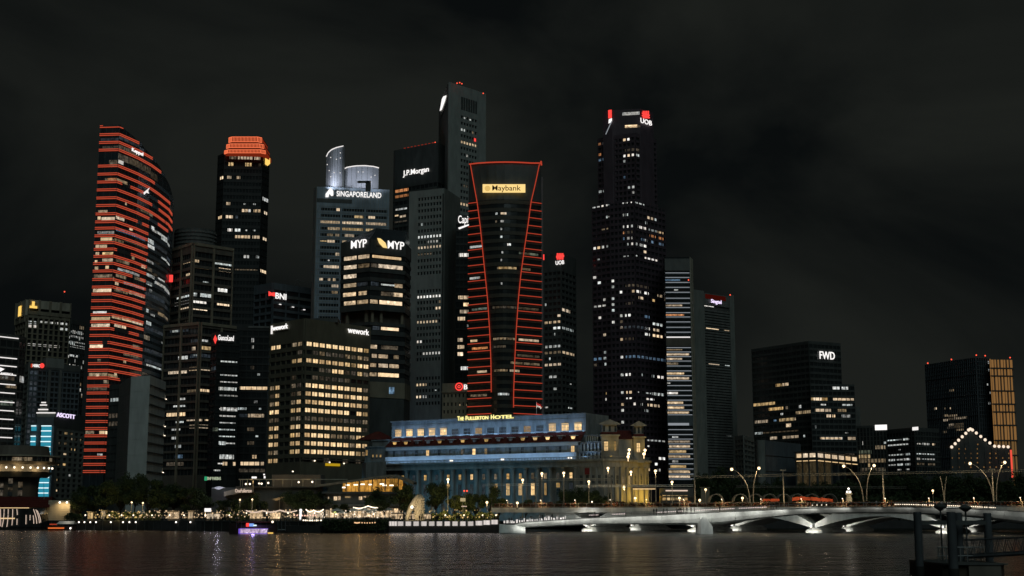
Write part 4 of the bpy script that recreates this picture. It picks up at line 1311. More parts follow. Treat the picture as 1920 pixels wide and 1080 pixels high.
# lit bits on the front and the wings
MF = _T(); MF.root = root
pl, _ = slice_poly(560, .05)
a_, c_ = pl[1], pl[9]
MF.faces = []
def mlit(zone, runs):
    for t in runs.split(";"):
        q = t.split()
        if not q: continue
        mk, x0, x1, y = q[0], float(q[1]), float(q[2]), float(q[3])
        X0, Y = zz(zone, x0, y); X1, _ = zz(zone, x1, y)
        Y = min(rowy, key=lambda v: abs(v + 11 - Y)) + 11
        pl, z = slice_poly(Y, .1)
        for p, r in zip(pl[:10], pl[1:11]):
            fc = face2(p, r, z - 1, z + 1)
            a, _ = fc.hit(X0, Y); e2, _ = fc.hit(X1, Y)
            a, e2 = max(.1, a), min(fc.W - .1, e2)
            if e2 - a > .35:
                fc.put("lit_window", R[mk], root, a, e2, .5, 1.5, 0, .06)
mlit("I", "c 310 328 518; w 355 403 515; d 310 323 585; c 355 390 580; c 352 366 662; c 352 368 735; C 410 440 808; c 95 200 818; c 362 383 878; g 500 670 880; e 520 600 880; c 355 366 960; y 385 487 1022; d 325 365 1028; d 95 180 1045; d 540 605 1025")
mlit("J", "c 75 140 40; y 260 390 25; d 420 480 28; c 285 295 97; g 90 190 280; e 230 390 275; e 395 540 290; W 80 125 478; d 230 380 462; w 405 540 465; o 90 195 535; e 230 320 525; e 395 545 605; d 350 430 655; d 440 545 660; w 125 190 718; d 240 330 712; w 345 410 716; c 265 340 843; d 80 190 857")
b = MB(); pa, pb = at(1014.5, 333, DM + 12), at(1019, 775, DM + 12)
b.box(xat(1015.5, DM + 12), xat(1020, DM + 12), DM + 11, DM + 24, GZ, zat(333, DM + 12)); b.build("service_core", mat("pinkish_core", (.22, .18, .18), .7), root)
# yellow lit sign panel
pl, z = slice_poly(353, .25)
c0 = (at(946, 353, DM).x, min(p[1] for p in pl[1:10]) - .5)
fcm = Face(V((at(905, 353, DM).x, c0[1], 0)), V((1, 0, 0)), 20, 100)
sg = sign("yellow backlit panel with dark lettering near the top of the hourglass tower", fcm, [("box", None, 905, 345.5, 985, 361, G["panel"])], .6, rail=False)
b = MB(); s0, hb = fcm.hit(923, 360.5, .8); s1, ht = fcm.hit(976.5, 347.5, .8); letters(b, fcm, "Maybank", s0, s1, hb, ht, .78, .006, .1); b.build("lettering", G["brownletter"], sg)
b = MB(); s0, hc = fcm.hit(914, 353.3, .8); r = 1.35
b.add([fcm.pt(s0 + r * math.cos(k * math.pi / 8), hc + r * math.sin(k * math.pi / 8), .79) for k in range(16)], [tuple(range(16))]); b.build("emblem", glow("pale_emblem", (1, .66, .2), .75), sg)

# --- second dark granite tower behind
T = Tower("granite_tower", "dim granite tower with a small red and white sign between two taller towers", "tower", [(1012, 480), (1052, 475), (1079, 486)], 840, 1, M["glass"])
hs = hrows(T.faces[0], 1030, lin(514, 775, 24))
for i, bays in ((0, 5), (1, 4)):
    T.grid(i, hs, 1.9, bays, .9, .4, M["purple"] if False else M["dark"]); T.rows[i] = hs
litp(T, "J", "w 695 750 278 1.4; c 583 592 272; w 660 695 326; w 580 685 368; C 640 685 408; c 690 775 415; c 645 652 455; c 585 685 526; d 580 690 567; w 700 778 572; c 610 620 610; w 580 700 650; c 610 660 724; c 640 660 810; c 745 760 780 .5; c 580 610 970 .6; c 740 765 972 .6", 1.8, rows=hs)
sign("red grid emblem above white letters between the two big towers", T.faces[0], [("bold", "UOB", 1042, 488.5, 1058, 496, G["white"])] + [("box", None, 1044 + 3.3 * k, 475, 1046.2 + 3.3 * k, 486.5, G["redsign"]) for k in range(4)] + [("box", None, 1043, 479.5, 1057.5, 481.8, G["redsign"])], .8)
b = MB(); p = at(1014, 483, 700); b.box(p.x - .4, p.x + .4, 640, 640.6, zat(487, 640), zat(477, 640))
tag(b.build("lit_red_box", G["redsign"]), "narrow red lit sign edge just right of the hourglass tower", "sign")

# --- tallest dark granite tower
k_ = lambda x, y: zz("K", x, y)
DU = 830
root = thing("stepped_granite_tower", "very tall dark granite tower with stepped octagonal tiers and scattered lit windows", "tower", (xat(1178, DU), DU + 18, GZ))
capT = Tower("", "", "", [k_(140, 66), k_(200, 58), k_(385, 48), k_(470, 74)], DU + 5, 2, M["purple"], root=root, depth=24)
t2 = Tower("", "", "", [k_(108, 246), k_(188, 228), k_(350, 206), k_(486, 250)], DU + 2, 2, M["glass"], root=root, depth=32)
t3 = Tower("", "", "", [k_(70, 694), k_(188, 672), k_(345, 655), k_(545, 712)], DU - 4, 2, M["glass"], root=root, depth=44)
hs2 = hrows(t2.faces[1], 250, lin(256, 640, 12), "K"); hs3 = hrows(t3.faces[1], 250, [668 + 38.6 * k for k in range(48)], "K")
for i, bays in ((0, 3), (1, 6), (2, 5)):
    t2.grid(i, hs2, 1.9, bays, .95, .5, M["purple"])
for i, bays in ((0, 4), (1, 6), (2, 8)):
    t3.grid(i, [h for h in hs3 if h > 1], 1.9, bays, .95, .5, M["purple"])
fc = capT.faces[1]
litp(capT, "K", "c 268 380 80 ; W 285 365 163 .9", 2.4)
litp(capT, "K", "d 285 385 165 .6", 2.4)
litp(t2, "K", "W 268 290 258; C 295 315 256; o 110 130 288; o 138 156 286; o 114 130 340; o 145 156 338; b 110 180 390; C 270 288 362; W 296 316 360; C 324 343 356; c 350 365 358; c 368 392 366; e 285 390 312; e 412 450 322; c 275 288 398; b 276 288 480; c 300 318 552; C 328 346 550; c 385 400 560; C 405 420 561; e 430 442 562; c 330 345 588; c 115 132 582; c 140 158 578; f 165 188 578; f 118 155 240; c 458 464 356", 1.9, rows=hs2)
litp(t3, "K", "C 260 275 670 .5; C 285 303 668 .5; C 313 330 664 .5; c 340 410 663 .5; c 75 120 697 .5; C 127 145 692 .7; C 153 172 688 .7; c 178 188 688 .5; c 155 172 765; c 178 187 765 .5; c 262 278 748; c 286 305 745; w 432 447 760; w 453 468 760; c 476 490 760; C 262 280 824; C 290 308 820; C 316 336 818; C 370 386 820; C 390 406 826; C 412 430 832; c 440 490 836 .8; w 495 535 862 .8; o 265 280 860; c 418 430 790 1.2; o 445 485 872; o 505 535 902; b 268 282 902; c 292 335 902; b 390 410 903; c 414 432 910; b 455 470 915; b 500 535 940; c 290 308 938; C 318 338 934; c 345 365 930; c 375 388 930; C 393 404 938; C 408 430 942; C 80 95 966; W 103 122 962; C 130 148 960; c 158 175 957; W 405 432 985; c 270 310 1022 .5; c 345 365 1018 .5; C 415 495 1030 .7; c 105 120 1047 .6; d 130 175 845 .6; e 285 335 858", 1.9, rows=hs3)
litp(t3, "L", "C 60 75 58; C 80 100 90; C 153 168 75; c 155 166 105; C 195 210 132; W 250 270 132; C 272 300 132; C 312 340 134; w 290 315 167; y 360 375 176; C 112 128 178; c 65 128 212 .7; c 155 168 168; c 155 168 200; c 155 168 230; C 88 102 246; c 196 212 260; C 222 250 258; C 155 170 293; d 196 212 290; w 112 130 330; w 196 212 322; C 320 346 325; c 362 410 302; w 365 400 332; W 196 212 354; e 222 265 355; C 320 346 356; W 355 410 365; c 115 130 425; b 62 78 460; b 85 102 457; c 114 130 453; C 198 212 445; b 225 300 445; b 305 425 455; e 65 78 495; c 118 130 488; c 195 215 541; C 224 250 541; c 300 310 541; c 357 368 545; C 378 415 550; y 125 132 640; c 200 215 636; W 228 255 636; c 283 292 640 .5; c 358 415 640; c 325 352 640 .5; C 122 130 672; C 228 255 672 .6; C 330 368 673 .7; w 203 215 700; C 260 275 698; c 300 310 702; w 335 395 704; c 203 215 735; c 320 338 736; e 225 340 100; e 225 260 190; f 195 340 290; d 385 408 150; b 320 345 262", 1.9, rows=hs3)
litp(t3, "Q", "C 1215 1250 190; c 1475 1655 335 .6; C 1480 1510 395 .6; C 1590 1655 515; C 1540 1590 585 ; W 1475 1515 645; C 1580 1610 648; c 1215 1250 65", 1.9, rows=hs3)
b = MB()
p = at(*k_(150, 240), DU)
for i, (x0, y0, x1, y1) in enumerate(((198, 130, 160, 215),)):
    a, c = at(*k_(x0, y0), DU + 4), at(*k_(x1, y1), DU + 2)
    b.tube([a, c], .3, 5)
b.build("roof_light_rail", G["dimtube"], root)
fcs = capT.faces[2]
sign("red grid emblem over white letters at the top right of the tallest dark tower", fcs, [("bold", "UOB", *k_(386, 118), *k_(460, 150), G["white"])] + [("box", None, *k_(402 + 11 * k, 62), *k_(409 + 11 * k, 112), G["redsign"]) for k in range(4)] + [("box", None, *k_(397, 80), *k_(446, 88), G["redsign"]), ("box", None, *k_(397, 96), *k_(446, 103), G["redsign"])], .9)
sign("narrow red emblem over white letters on the left edge of the tallest dark tower", capT.faces[0], [("box", None, *k_(176, 58), *k_(198, 108), G["redsign"]), ("poly", [k_(178, 145), k_(180, 118), k_(200, 110), k_(200, 135)], *k_(178, 110), *k_(200, 145), G["white"])], .9)

# --- striped tower with white floor lines
T = Tower("striped_tower", "slim tower with white floor light lines and a pale right edge", "tower", [(1244, 483), (1246, 482), (1293, 482), (1298, 487)], 815, 1, M["glass"], depth=30)
fc = T.faces[1]
l_ = lambda x, y: zz("L", x, y)
ysl = [32, 55, 80, 105, 130, 160, 185, 207, 233, 255, 280, 307, 332, 357]
ysl2 = [410, 432, 455, 478, 503, 528, 552, 577, 602, 627, 652, 676, 701, 726, 750]
ysl3 = [825, 850, 873, 897, 922, 948, 973, 998, 1024, 1050, 1075]
b_rows = []
for ylist, dim in ((ysl, 0), (ysl2, 1), (ysl3, 1)):
    for j, y in enumerate(ylist):
        s0, h = fc.hit(*l_(425, y))
        fc.put("light_strip", G["dimtube"], T.root, .3, fc.W - .4, h - .16, h + .16, .1, .6)
        fc.put("spandrel", M["bluegrey"], T.root, .1, fc.W - .2, h - .9, h - .2, 0, .4)
        b_rows.append(h + 1.45)
for ya, yb, m in ((362, 402, M["brown"]), (757, 806, M["bluegrey"]), (-40, 20, M["grey"])):
    fc.put("plant_floor", m, T.root, 0, fc.W, fc.hit(*l_(480, yb))[1], fc.hit(*l_(480, ya))[1], 0, .5)
fc.put("light_strip", G["soft"], T.root, .3, fc.W - .8, fc.hit(*l_(430, 360))[1], fc.hit(*l_(430, 355))[1], .3, .8)
fc.put("light_strip", G["dimtube"], T.root, .3, fc.W - 2.5, fc.hit(*l_(430, 804))[1], fc.hit(*l_(430, 792))[1], .51, .8)
fe = T.faces[2]
for j in range(22):
    fe.put("edge_panel", M["cream"], T.root, 0, fe.W, fe.H * j / 22 + .1, fe.H * (j + 1) / 22, 0, .4)
litp(T, "L", "w 425 510 190; o 425 520 240; b 425 500 70 .7; c 470 490 125 .5; d 430 510 410 .6; w 430 545 440; w 432 510 463; d 432 490 488; w 432 520 537; w 432 545 565; c 432 450 585 .5; C 435 488 635; w 435 515 685; w 435 520 712; w 435 545 738; c 460 490 860; w 440 550 882; w 445 550 912; y 445 530 940; w 440 550 965; c 460 490 990; y 450 530 1010; w 440 550 1035; w 440 550 1062", 1.7, rows=sorted(b_rows))
spot("edge_flood", fe.pt(1, 3, 12), fe.pt(1, 30, 0), 2600, (1, .95, .85), 80, 1, .5, T.root)
beacon(1291, 525, 800, "red beacon on a ledge right of the slim striped tower", 2)

# --- broad grey louvred tower
T = Tower("louvred_tower", "grey tower of close horizontal louvres between two plain concrete ribs", "tower", [(1297, 546), (1318, 549), (1366, 556), (1374, 557)], 840, 1, M["dark"], depth=30)
for i in (0, 2):
    T.faces[i].put("rib", M["conc2"], T.root, 0, T.faces[i].W, 0, T.faces[i].H + 1, 0, 1.0)
fc = T.faces[1]
b = MB()
hs = hrows(fc, 680, lin(228, 1010, 58), "L")
for h in hs:
    b.fbox(fc, .1, fc.W - .1, h - .55, h + .55, 0, .7)
b.build("louvre", M["grey"], T.root)
fc.put("louvre_head", M["grey"], T.root, .1, fc.W - .1, fc.hit(*l_(680, 200))[1], fc.H, 0, .7)
litp(T, "L", "C 612 670 200 .35; W 632 695 314 .7; w 722 748 322 .6; C 616 622 490 1.5; W 645 698 494 .7; c 728 750 500 .6; c 630 705 857 .6; c 735 760 860 .6; C 627 634 852 1.2; e 620 750 545 .5", 1.5)
sign("small lilac-white lettering under a faint red arc on the grey louvred tower", fc, [("bold", "Singtel", 1333, 562, 1352.5, 571, G["lilac"])], 1.4)
b = MB(); b.fbox(fc, fc.W * .05, fc.W * .85, fc.H - 3.4, fc.H - .6, .7, .8); b.build("dim_sign_panel", glow("faint_red_panel", (1, .08, .04), .035), T.root)
for x, y in ((1302, 545), (1369, 553)):
    beacon(x, y, 840, "red beacon on the left rib of the louvred tower" if x < 1310 else "red beacon on the right rib of the louvred tower", 1.5)
T = Tower("low_tower", "dim grey tower block right of the louvred tower", "building", [(1378, 818), (1394, 816), (1413, 822)], 760, 1, M["dark"])
hs = hrows(T.faces[1], 1400, lin(828, 905, 9)); T.grid(1, hs, 1.6, 3, .8, .3, M["conc2"]); T.grid(0, hs, 1.6, 3, .8, .3, M["conc2"])
T = Tower("low_tower", "grey windowless block with a ribbed front left of the lit entrance hall", "building", [(1418, 828), (1433, 825), (1500, 832)], 700, 1, M["dark"])
for i in (0, 1):
    fc = T.faces[i]
    for j in range(5):
        fc.put("cladding_panel", M["bluegrey"], T.root, .1, fc.W - .1, fc.H * j / 5 + .3, fc.H * (j + 1) / 5 - .3, 0, .4)
b = MB(); p = at(1427, 825, 698); b.lathe([(2.2, GZ), (2.2, p.z)], (p.x, 700, 0), 14); b.build("stair_drum", M["conc2"], T.root)

# --- dark block with white three-letter sign
m_ = lambda x, y: zz("M", x, y)
root = thing("corner_block", "broad black office block with stepped shoulder and scattered yellow windows", "building", (xat(1510, 770), 790, GZ))
A_ = Tower("", "", "", [m_(72, 130), m_(470, 72), m_(690, 88)], 770, 1, M["glass"], root=root)
B_ = Tower("", "", "", [m_(480, 372), m_(788, 376)], 762, 0, M["glass"], root=root, depth=20)
hsA = hrows(A_.faces[0], 300, [130 + 41 * k for k in range(22)], "M"); hsB = hrows(B_.faces[0], 600, [400 + 39 * k for k in range(15)], "M")
for TT, i, bays in ((A_, 0, 14), (A_, 1, 8), (B_, 0, 10)):
    TT.grid(i, hsA if TT is A_ else hsB, 2.0, bays, .3, .3, M["black"])
litp(A_, "M", "y 240 280 379; w 288 330 375; y 85 235 503; y 190 292 533; c 275 292 567 .7; y 265 370 603; w 372 380 600; d 380 495 588; w 95 185 620; c 95 148 697 .8; w 310 347 680 1.2; w 200 250 767; w 290 400 757 .9; b 225 245 610 .6; d 305 325 524; c 403 418 516; e 110 400 690 .5", 2.0, rows=hsA)
litp(B_, "M", "C 635 685 397 ; c 700 745 402; W 505 560 465; y 560 600 468; w 640 785 478 .8; y 487 505 467; c 555 590 517 .5; c 705 775 517 .6; W 515 580 550; w 585 625 550; d 670 735 555; W 595 625 592; w 635 655 592; c 700 760 598; c 515 525 668; c 550 705 746 .8; w 550 700 746 .6; w 740 797 748; c 485 500 744; c 725 745 712 .4; e 700 790 860", 1.9, rows=hsB)
litp(A_, "M", "c 435 445 746", 1.6, rows=hsA)
sign("bright white three-letter sign at the top of the broad black block", A_.faces[1], [("bold", "FWD", *m_(545, 147), *m_(652, 200), G["white"])], .8)
# lit entrance hall at its foot
H_ = Tower("entrance_hall", "glass entrance hall with lit columns at the foot of the broad black block", "building", [m_(384, 852), m_(520, 846), m_(805, 878)], 700, 1, M["glass2"])
for i, runs in ((0, 3), (1, 6)):
    fc = H_.faces[i]
    w = fc.W / runs
    for j in range(runs):
        fc.put("clerestory_window", R["W"], H_.root, j * w + .3, (j + 1) * w - .3, fc.H - 2.6, fc.H - .6, .02, .12)
        fc.put("glazing", R["q"] if (j < 2 or i == 0) else M["glass2"], H_.root, j * w + .2, (j + 1) * w - .2, 1, fc.H - 5.0, .02, .12)
        fc.put("column", M["dark"], H_.root, j * w - .25, j * w + .25, 0, fc.H - .2, .1, .9)
    fc.put("eave", M["black"], H_.root, -.4, fc.W + .4, fc.H - 4.0, fc.H - 3.2, 0, 1.6)
    fc.put("eave_light", G["warm"], H_.root, .2, fc.W - .2, fc.H - 4.5, fc.H - 4.15, .1, .4)
    fc.put("roof_slab", M["black"], H_.root, -.4, fc.W + .4, fc.H - .1, fc.H + .5, 0, 1.6)
T = Tower("slim_block", "slim grey block edge rising behind the broad black block", "building", [m_(795, 530), m_(828, 532)], 840, 0, M["conc2"], depth=12)
for j in range(12):
    T.faces[0].put("cladding_panel", M["grey"], T.root, .1, T.faces[0].W - .1, T.faces[0].H * j / 12 + .2, T.faces[0].H * (j + 1) / 12, 0, .2)

# --- low dark twin block on the right
n_ = lambda x, y: zz("N", x, y)
T = Tower("low_block", "low black block with sparse yellow windows under a white lit roof sign", "building", [n_(60, 612), n_(275, 605)], 720, 0, M["glass"], depth=30)
hs = hrows(T.faces[0], 150, lin(640, 960, 11), "N"); T.rows[0] = hs; T.grid(0, hs, 2.0, 9, .5, .3, M["black"])
T.lit(0, "N", "c 65 70 722; C 105 115 722; y 80 160 830; g 80 170 800; d 85 270 860; c 255 275 718 .6; d 200 270 775; e 90 270 925; y 140 160 905", 1.8)
sign("white lit roof sign on the low black block", T.faces[0], [("box", None, *n_(195, 605), *n_(282, 640), G["white"])], .5)
T = Tower("low_block", "low black block with rows of white windows left of the gabled building", "building", [n_(278, 640), n_(480, 622), n_(655, 632)], 715, 1, M["glass"])
hs = hrows(T.faces[0], 350, lin(677, 965, 9), "N")
for i in (0, 1):
    T.rows[i] = hs; T.grid(i, hs, 1.9, 9, .35, .3, M["black"])
litp(T, "N", "c 285 345 716 .6; c 350 390 714 .6; c 400 440 709; c 290 440 749 .7; c 365 380 787 .5; c 295 345 822 .7; c 350 400 823 .7; c 415 448 815; c 295 340 858; c 350 395 857 .7; c 405 448 856; c 295 345 892 .7; c 352 400 892; c 415 450 890; c 360 385 927 .6; c 420 448 927 .7; c 500 530 741 .6; c 537 590 747; w 610 627 747; c 497 535 818 .6; c 540 565 827 .6; c 575 630 825 .6; c 498 520 853; c 535 565 857 .6; c 570 630 858 .7; e 500 550 890; d 580 630 893", 1.25, rows=hs)
sign("small white roof sign at the centre of the low black block with white windows", T.faces[0], [("box", None, *n_(466, 621), *n_(507, 641), G["soft"])], .5)

# --- curved lattice tower with golden fin bay
DL = 800
root = thing("lattice_tower", "broad grey lattice tower with a golden lit fin bay on its right", "tower", (xat(1830, DL), DL + 15, GZ))
pl = [n_(558, 172), n_(745, 142), n_(925, 118), n_(1020, 124)]
Lt = Tower("", "", "", pl, DL, 2, M["glass"], root=root, depth=40)
Gd = Tower("", "", "", [n_(1022, 128), n_(1190, 130)], DL - 6, 0, M["brown"], root=root, depth=34)
for i in (0, 1, 2):
    fc = Lt.faces[i]
    n = max(3, int(fc.W / 1.55))
    b = MB()
    for j in range(n + 1):
        c = fc.W * j / n
        b.fbox(fc, max(0, c - .16), min(fc.W, c + .16), 0, fc.H, 0, .5)
    b.build("lattice_fin", M["bluegrey"], root)
    b = MB()
    m = int(fc.H / 2.35)
    for j in range(m + 1):
        hh = fc.H * j / m
        b.fbox(fc, 0, fc.W, hh - .16, hh + .16, 0, .4 if j % 5 else .62)
    b.build("floor_band", M["bluegrey"], root)
litp(Lt, "N", "d 735 768 355; W 628 648 486; d 695 705 488; w 733 745 486; w 695 722 537; d 725 790 537; w 693 720 570; d 722 860 556; w 725 765 604; d 768 835 600; d 688 720 655; d 780 835 638; e 720 835 620; c 1012 1020 152 1.3; c 1012 1020 208; c 1005 1012 312; c 1022 1030 372; c 1015 1030 448", 1.5)
fc = Gd.faces[0]
rb = [fc.hit(*n_(1100, y))[1] for y in (128, 196, 252, 360, 455, 512, 608, 718, 825)] + [0]
for j, (h1, h0) in enumerate(zip(rb[:-1], rb[1:])):
    for c in range(7):
        s0 = fc.W * (.06 + .94 * c / 7)
        fc.put("lit_fin", G["goldfin"] if j < 7 else glow("gold_fin_dim%d_%d" % (j, c), (1, .56, .2), .14), root, s0 + .15, s0 + fc.W * .134 * (.48 if (c + j) % 3 else .72), h0 + .5, h1 - .5, .05 + .12 * (c % 2), .5 + .12 * (c % 2))
    fc.put("floor_band", M["black"], root, 0, fc.W, h0 - .35, h0 + .35, .3, .9)
fc.put("edge_fin", G["goldfin"], root, 0, fc.W * .03, 0, fc.H, .2, .7)
for x, y in ((577, 158), (748, 131), (928, 100), (992, 104), (1172, 118)):
    beacon(*n_(x, y), DL, "red beacon %s the lattice tower's roof" % {577: "at the left corner of", 748: "left of centre on", 928: "at the peak of", 992: "just right of the peak of", 1172: "above the golden bay of"}[x], 2)

# --- gabled building with bulbs
G_ = [n_(738, 768), n_(1178, 768)]
T = Tower("gabled_building", "dark stepped-gable building edged with round bulbs and tiny amber windows", "building", [n_(738, 762), n_(1178, 766)], 640, 0, M["black"], depth=22)
fc = T.faces[0]
step = [(760, 740), (785, 716), (810, 690), (838, 664), (865, 640), (905, 640), (930, 664), (962, 688), (995, 712), (1030, 736), (1052, 760)]
gb = MB()
xs = [760, 786, 812, 838, 866, 906, 935, 970, 1005, 1040]
yt = [740, 716, 690, 664, 636, 664, 688, 712, 736]
for (x0, x1), y in zip(zip(xs[:-1], xs[1:]), yt):
    s0, h1 = fc.hit(*n_(x0, y)); s1, _ = fc.hit(*n_(x1, y))
    gb.fbox(fc, s0, s1 - .01, fc.H - .2, h1 - 1, -8, .02)
gb.build("stepped_gable", M["black"], T.root)
for x, y in ((750, 764), (775, 740), (800, 715), (826, 690), (852, 665), (872, 641), (885, 634), (900, 641), (928, 663), (960, 688), (992, 712), (1026, 735), (1060, 758), (1092, 760), (1125, 761), (1158, 763)):
    a, h = fc.hit(*n_(x, y), 0.5)
    b = MB(); b.ball(fc.pt(a, h, .5), .72, 8); b.build("bulb", glow("gable_bulb", (1, .80, .62), 1.1) if "gable_bulb" not in bpy.data.materials else bpy.data.materials["gable_bulb"], T.root)
r_ = random.Random(3)
b_ = G["gold"]
amb = glow("amber_pin_light", (1, .50, .16), .2)
for col in range(10):
    for row in range(6):
        if r_.random() < .62:
            x, y = 755 + col * 45 + r_.uniform(-3, 3), 745 + row * 33
            if y < 790 and not (790 < x < 1010): continue
            a, h = fc.hit(*n_(x, y))
            if 0 < a < fc.W:
                fc.put("amber_lamp", amb, T.root, a - .24, a + .24, h - .3, h + .3, .02, .2)
b = MB()
for j in range(9):
    b.fbox(fc, fc.W * j / 9 + .1, fc.W * j / 9 + .5, 0, fc.H, 0, .3)
b.build("pilaster", M["dark"], T.root)
pa, pb = at(*n_(1178, 785), 636), at(*n_(1190, 985), 636)
b = MB(); b.tube([pa, V((pa.x + (pb.x - pa.x), 636, pb.z))], .42, 6)
tag(b.build("neon_tube", glow("salmon_neon", (1, .10, .06), .9)), "tall leaning red neon tube at the right end of the gabled building", "neon light")
# ------------------------------------------------------------------ the floodlit colonnaded hotel
p_ = lambda x, y: zz("P", x, y)
q_ = lambda x, y: zz("Q", x, y)
pB = at(1084, 861, 490)
zE = pB.z
pA = at_z(686, 870.5, zE)
hotel = thing("colonnaded_hotel", "long colonnaded stone hotel floodlit in blue with a dark red roof", "hotel", ((pA.x + pB.x) / 2, (pA.y + pB.y) / 2 + 15, GZ))
F1 = face2(pA, pB, GZ, zE)
HE = F1.H
n1 = F1.n
def fb(name, s0, s1, h0, h1, d0, d1, m=None):
    return F1.put(name, m or M["hotel"], hotel, s0, s1, h0, h1, d0, d1)
W1 = F1.W
b = MB(); b.fbox(F1, 0, W1, 0, HE - 2.6, -30, -2.6); b.build("main_wall", M["hotel"], hotel)
fb("entablature", -.3, W1 + .3, HE - 2.6, HE - .6, -29, -.2)
fb("cornice", -.7, W1 + .7, HE - .6, HE, -29.3, .6)
fb("frieze_moulding", -.4, W1 + .4, HE - 1.5, HE - 1.25, -.2, .05)
fb("plinth", -.2, W1 + .2, 0, 2.2, -2.6, .3)
# bays
sL = F1.hit(*p_(375, 470), -4)[0]
sR = F1.hit(*q_(725, 430), -4)[0]
NB = 16
bw = (sR - sL) / (NB - 1)
bays = [sL + bw * k for k in range(NB)]
# columns between bays: one shared fluted column
cm = MB()
prof = [(1.02, 2.2), (1.02, 2.6), (.86, 2.75), (.86, 8.0), (.78, HE - 3.5), (.80, HE - 3.4), (1.05, HE - 2.95), (1.05, HE - 2.6)]
for k in range(1):
    n = 16
    vs, fs = [], []
    for r, z in prof:
        for j in range(n):
            a = j * 2 * math.pi / n
            rr = r * (1.0 if j % 2 else .93)
            vs.append((rr * math.cos(a), rr * math.sin(a), z))
    for i in range(len(prof) - 1):
        for j in range(n):
            fs.append((i * n + j, i * n + (j + 1) % n, (i + 1) * n + (j + 1) % n, (i + 1) * n + j))
    fs += [tuple(range(len(prof) * n - n, len(prof) * n))]
col_me = bpy.data.meshes.new("column"); col_me.from_pydata(vs, [], fs); col_me.materials.append(M["hotel"])
for k in range(2, NB + 1):
    s0 = bays[0] + bw * (k - .5)
    if s0 < W1 - 1: inst("column", col_me, hotel, F1.pt(s0, 0, -1.25))
for k in (-1, 0, 1):
    s0 = bays[0] + bw * (k - .5)
    if s0 > 1: fb("pilaster", s0 - .8, s0 + .8, 2.2, HE - 2.6, -2.6, -1.9)
# windows: frame with bars, pane as sub-part
def hotel_window(fc, parent, s, h0, h1, w, d, key, bars=2, rail=True):
    b = MB()
    t = .12
    b.fbox(fc, s - w / 2 - t, s - w / 2, h0, h1, d, d + .22); b.fbox(fc, s + w / 2, s + w / 2 + t, h0, h1, d, d + .22)
    b.fbox(fc, s - w / 2 - t, s + w / 2 + t, h1, h1 + t * 1.5, d, d + .26); b.fbox(fc, s - w / 2 - t - .1, s + w / 2 + t + .1, h0 - t * 1.4, h0, d, d + .34)
    for j in range(1, bars + 1):
        c = s - w / 2 + w * j / (bars + 1)
        b.fbox(fc, c - .045, c + .045, h0, h1, d + .05, d + .14)
    if rail:
        b.fbox(fc, s - w / 2, s + w / 2, (h0 + h1) / 2 - .045, (h0 + h1) / 2 + .045, d + .05, d + .13)
    o = b.build("window", M["white"] if key in ("x",) else M["hotel"], parent)
    m = R[key] if key in R else M["glass2"]
    fc.put("pane", m, o, s - w / 2, s + w / 2, h0, h1, d + .01, d + .05)
    return o
low = {5: "top", 9: "j", 10: "h", 11: "h", 12: "h", 13: "n", 14: "top"}
upp = {0: "d", 1: "j", 2: "f", 3: "j", 4: "f", 5: "j", 6: "j", 7: "h", 8: "d", 9: "d", 10: "j", 11: "j", 12: "d", 13: "d", 14: "e", 15: "h"}
for k, s0 in enumerate(bays):
    hu0, hu1 = F1.hit(*p_(1237, 752), -2.6)[1], F1.hit(*p_(1237, 697), -2.6)[1]
    hotel_window(F1, hotel, s0, hu0, hu1, 1.15, -2.6, upp.get(k, "e"), 1)
    hl0, hl1 = F1.hit(*p_(1495, 912), -2.6)[1], F1.hit(*p_(1495, 792), -2.6)[1]
    kk = low.get(k)
    if kk == "top":
        hotel_window(F1, hotel, s0, hl1 - 1.6, hl1, 1.5, -2.6, "j", 1)
        hotel_window(F1, hotel, s0, hl0, hl1 - 2.0, 1.5, -2.6, "", 1)
    else:
        hotel_window(F1, hotel, s0, hl0, hl1, 1.5 if kk != "n" else .9, -2.6, kk if kk in R else ("j" if kk == "n" else "f"), 2)
    fb("lintel", s0 - 1.1, s0 + 1.1, hl1 + .5, hl1 + .85, -2.6, -2.25)
    fb("balcony", s0 - 1.0, s0 + 1.0, hu0 - .9, hu0 - .25, -2.6, -2.1)
# terrace with balustrade and lamps
b = MB()
for j in range(150):
    c = -.2 + (W1 + .4) * j / 149
    b.fbox(F1, c - .09, c + .09, HE, HE + .75, .15, .35)
b.build("baluster", M["hotel"], hotel)["kind"] = "stuff"
fb("balustrade_rail", -.5, W1 + .5, HE + .75, HE + .95, .05, .45)
for x, y, z in ((945, 560, "P"), (962, 560, "P"), (1462, 548, "P"), (1480, 548, "P"), (8, 548, "Q"), (22, 548, "Q"), (682, 532, "Q"), (710, 532, "Q"), (1300, 552, "P"), (342, 578, "P")):
    a, h = F1.hit(*zz(z, x, y), .5)
    if x not in (1300, 342):
        F1.put("terrace_lamp", G["bulb"], hotel, a - .2, a + .2, h - .2, h + .2, .5, .8)
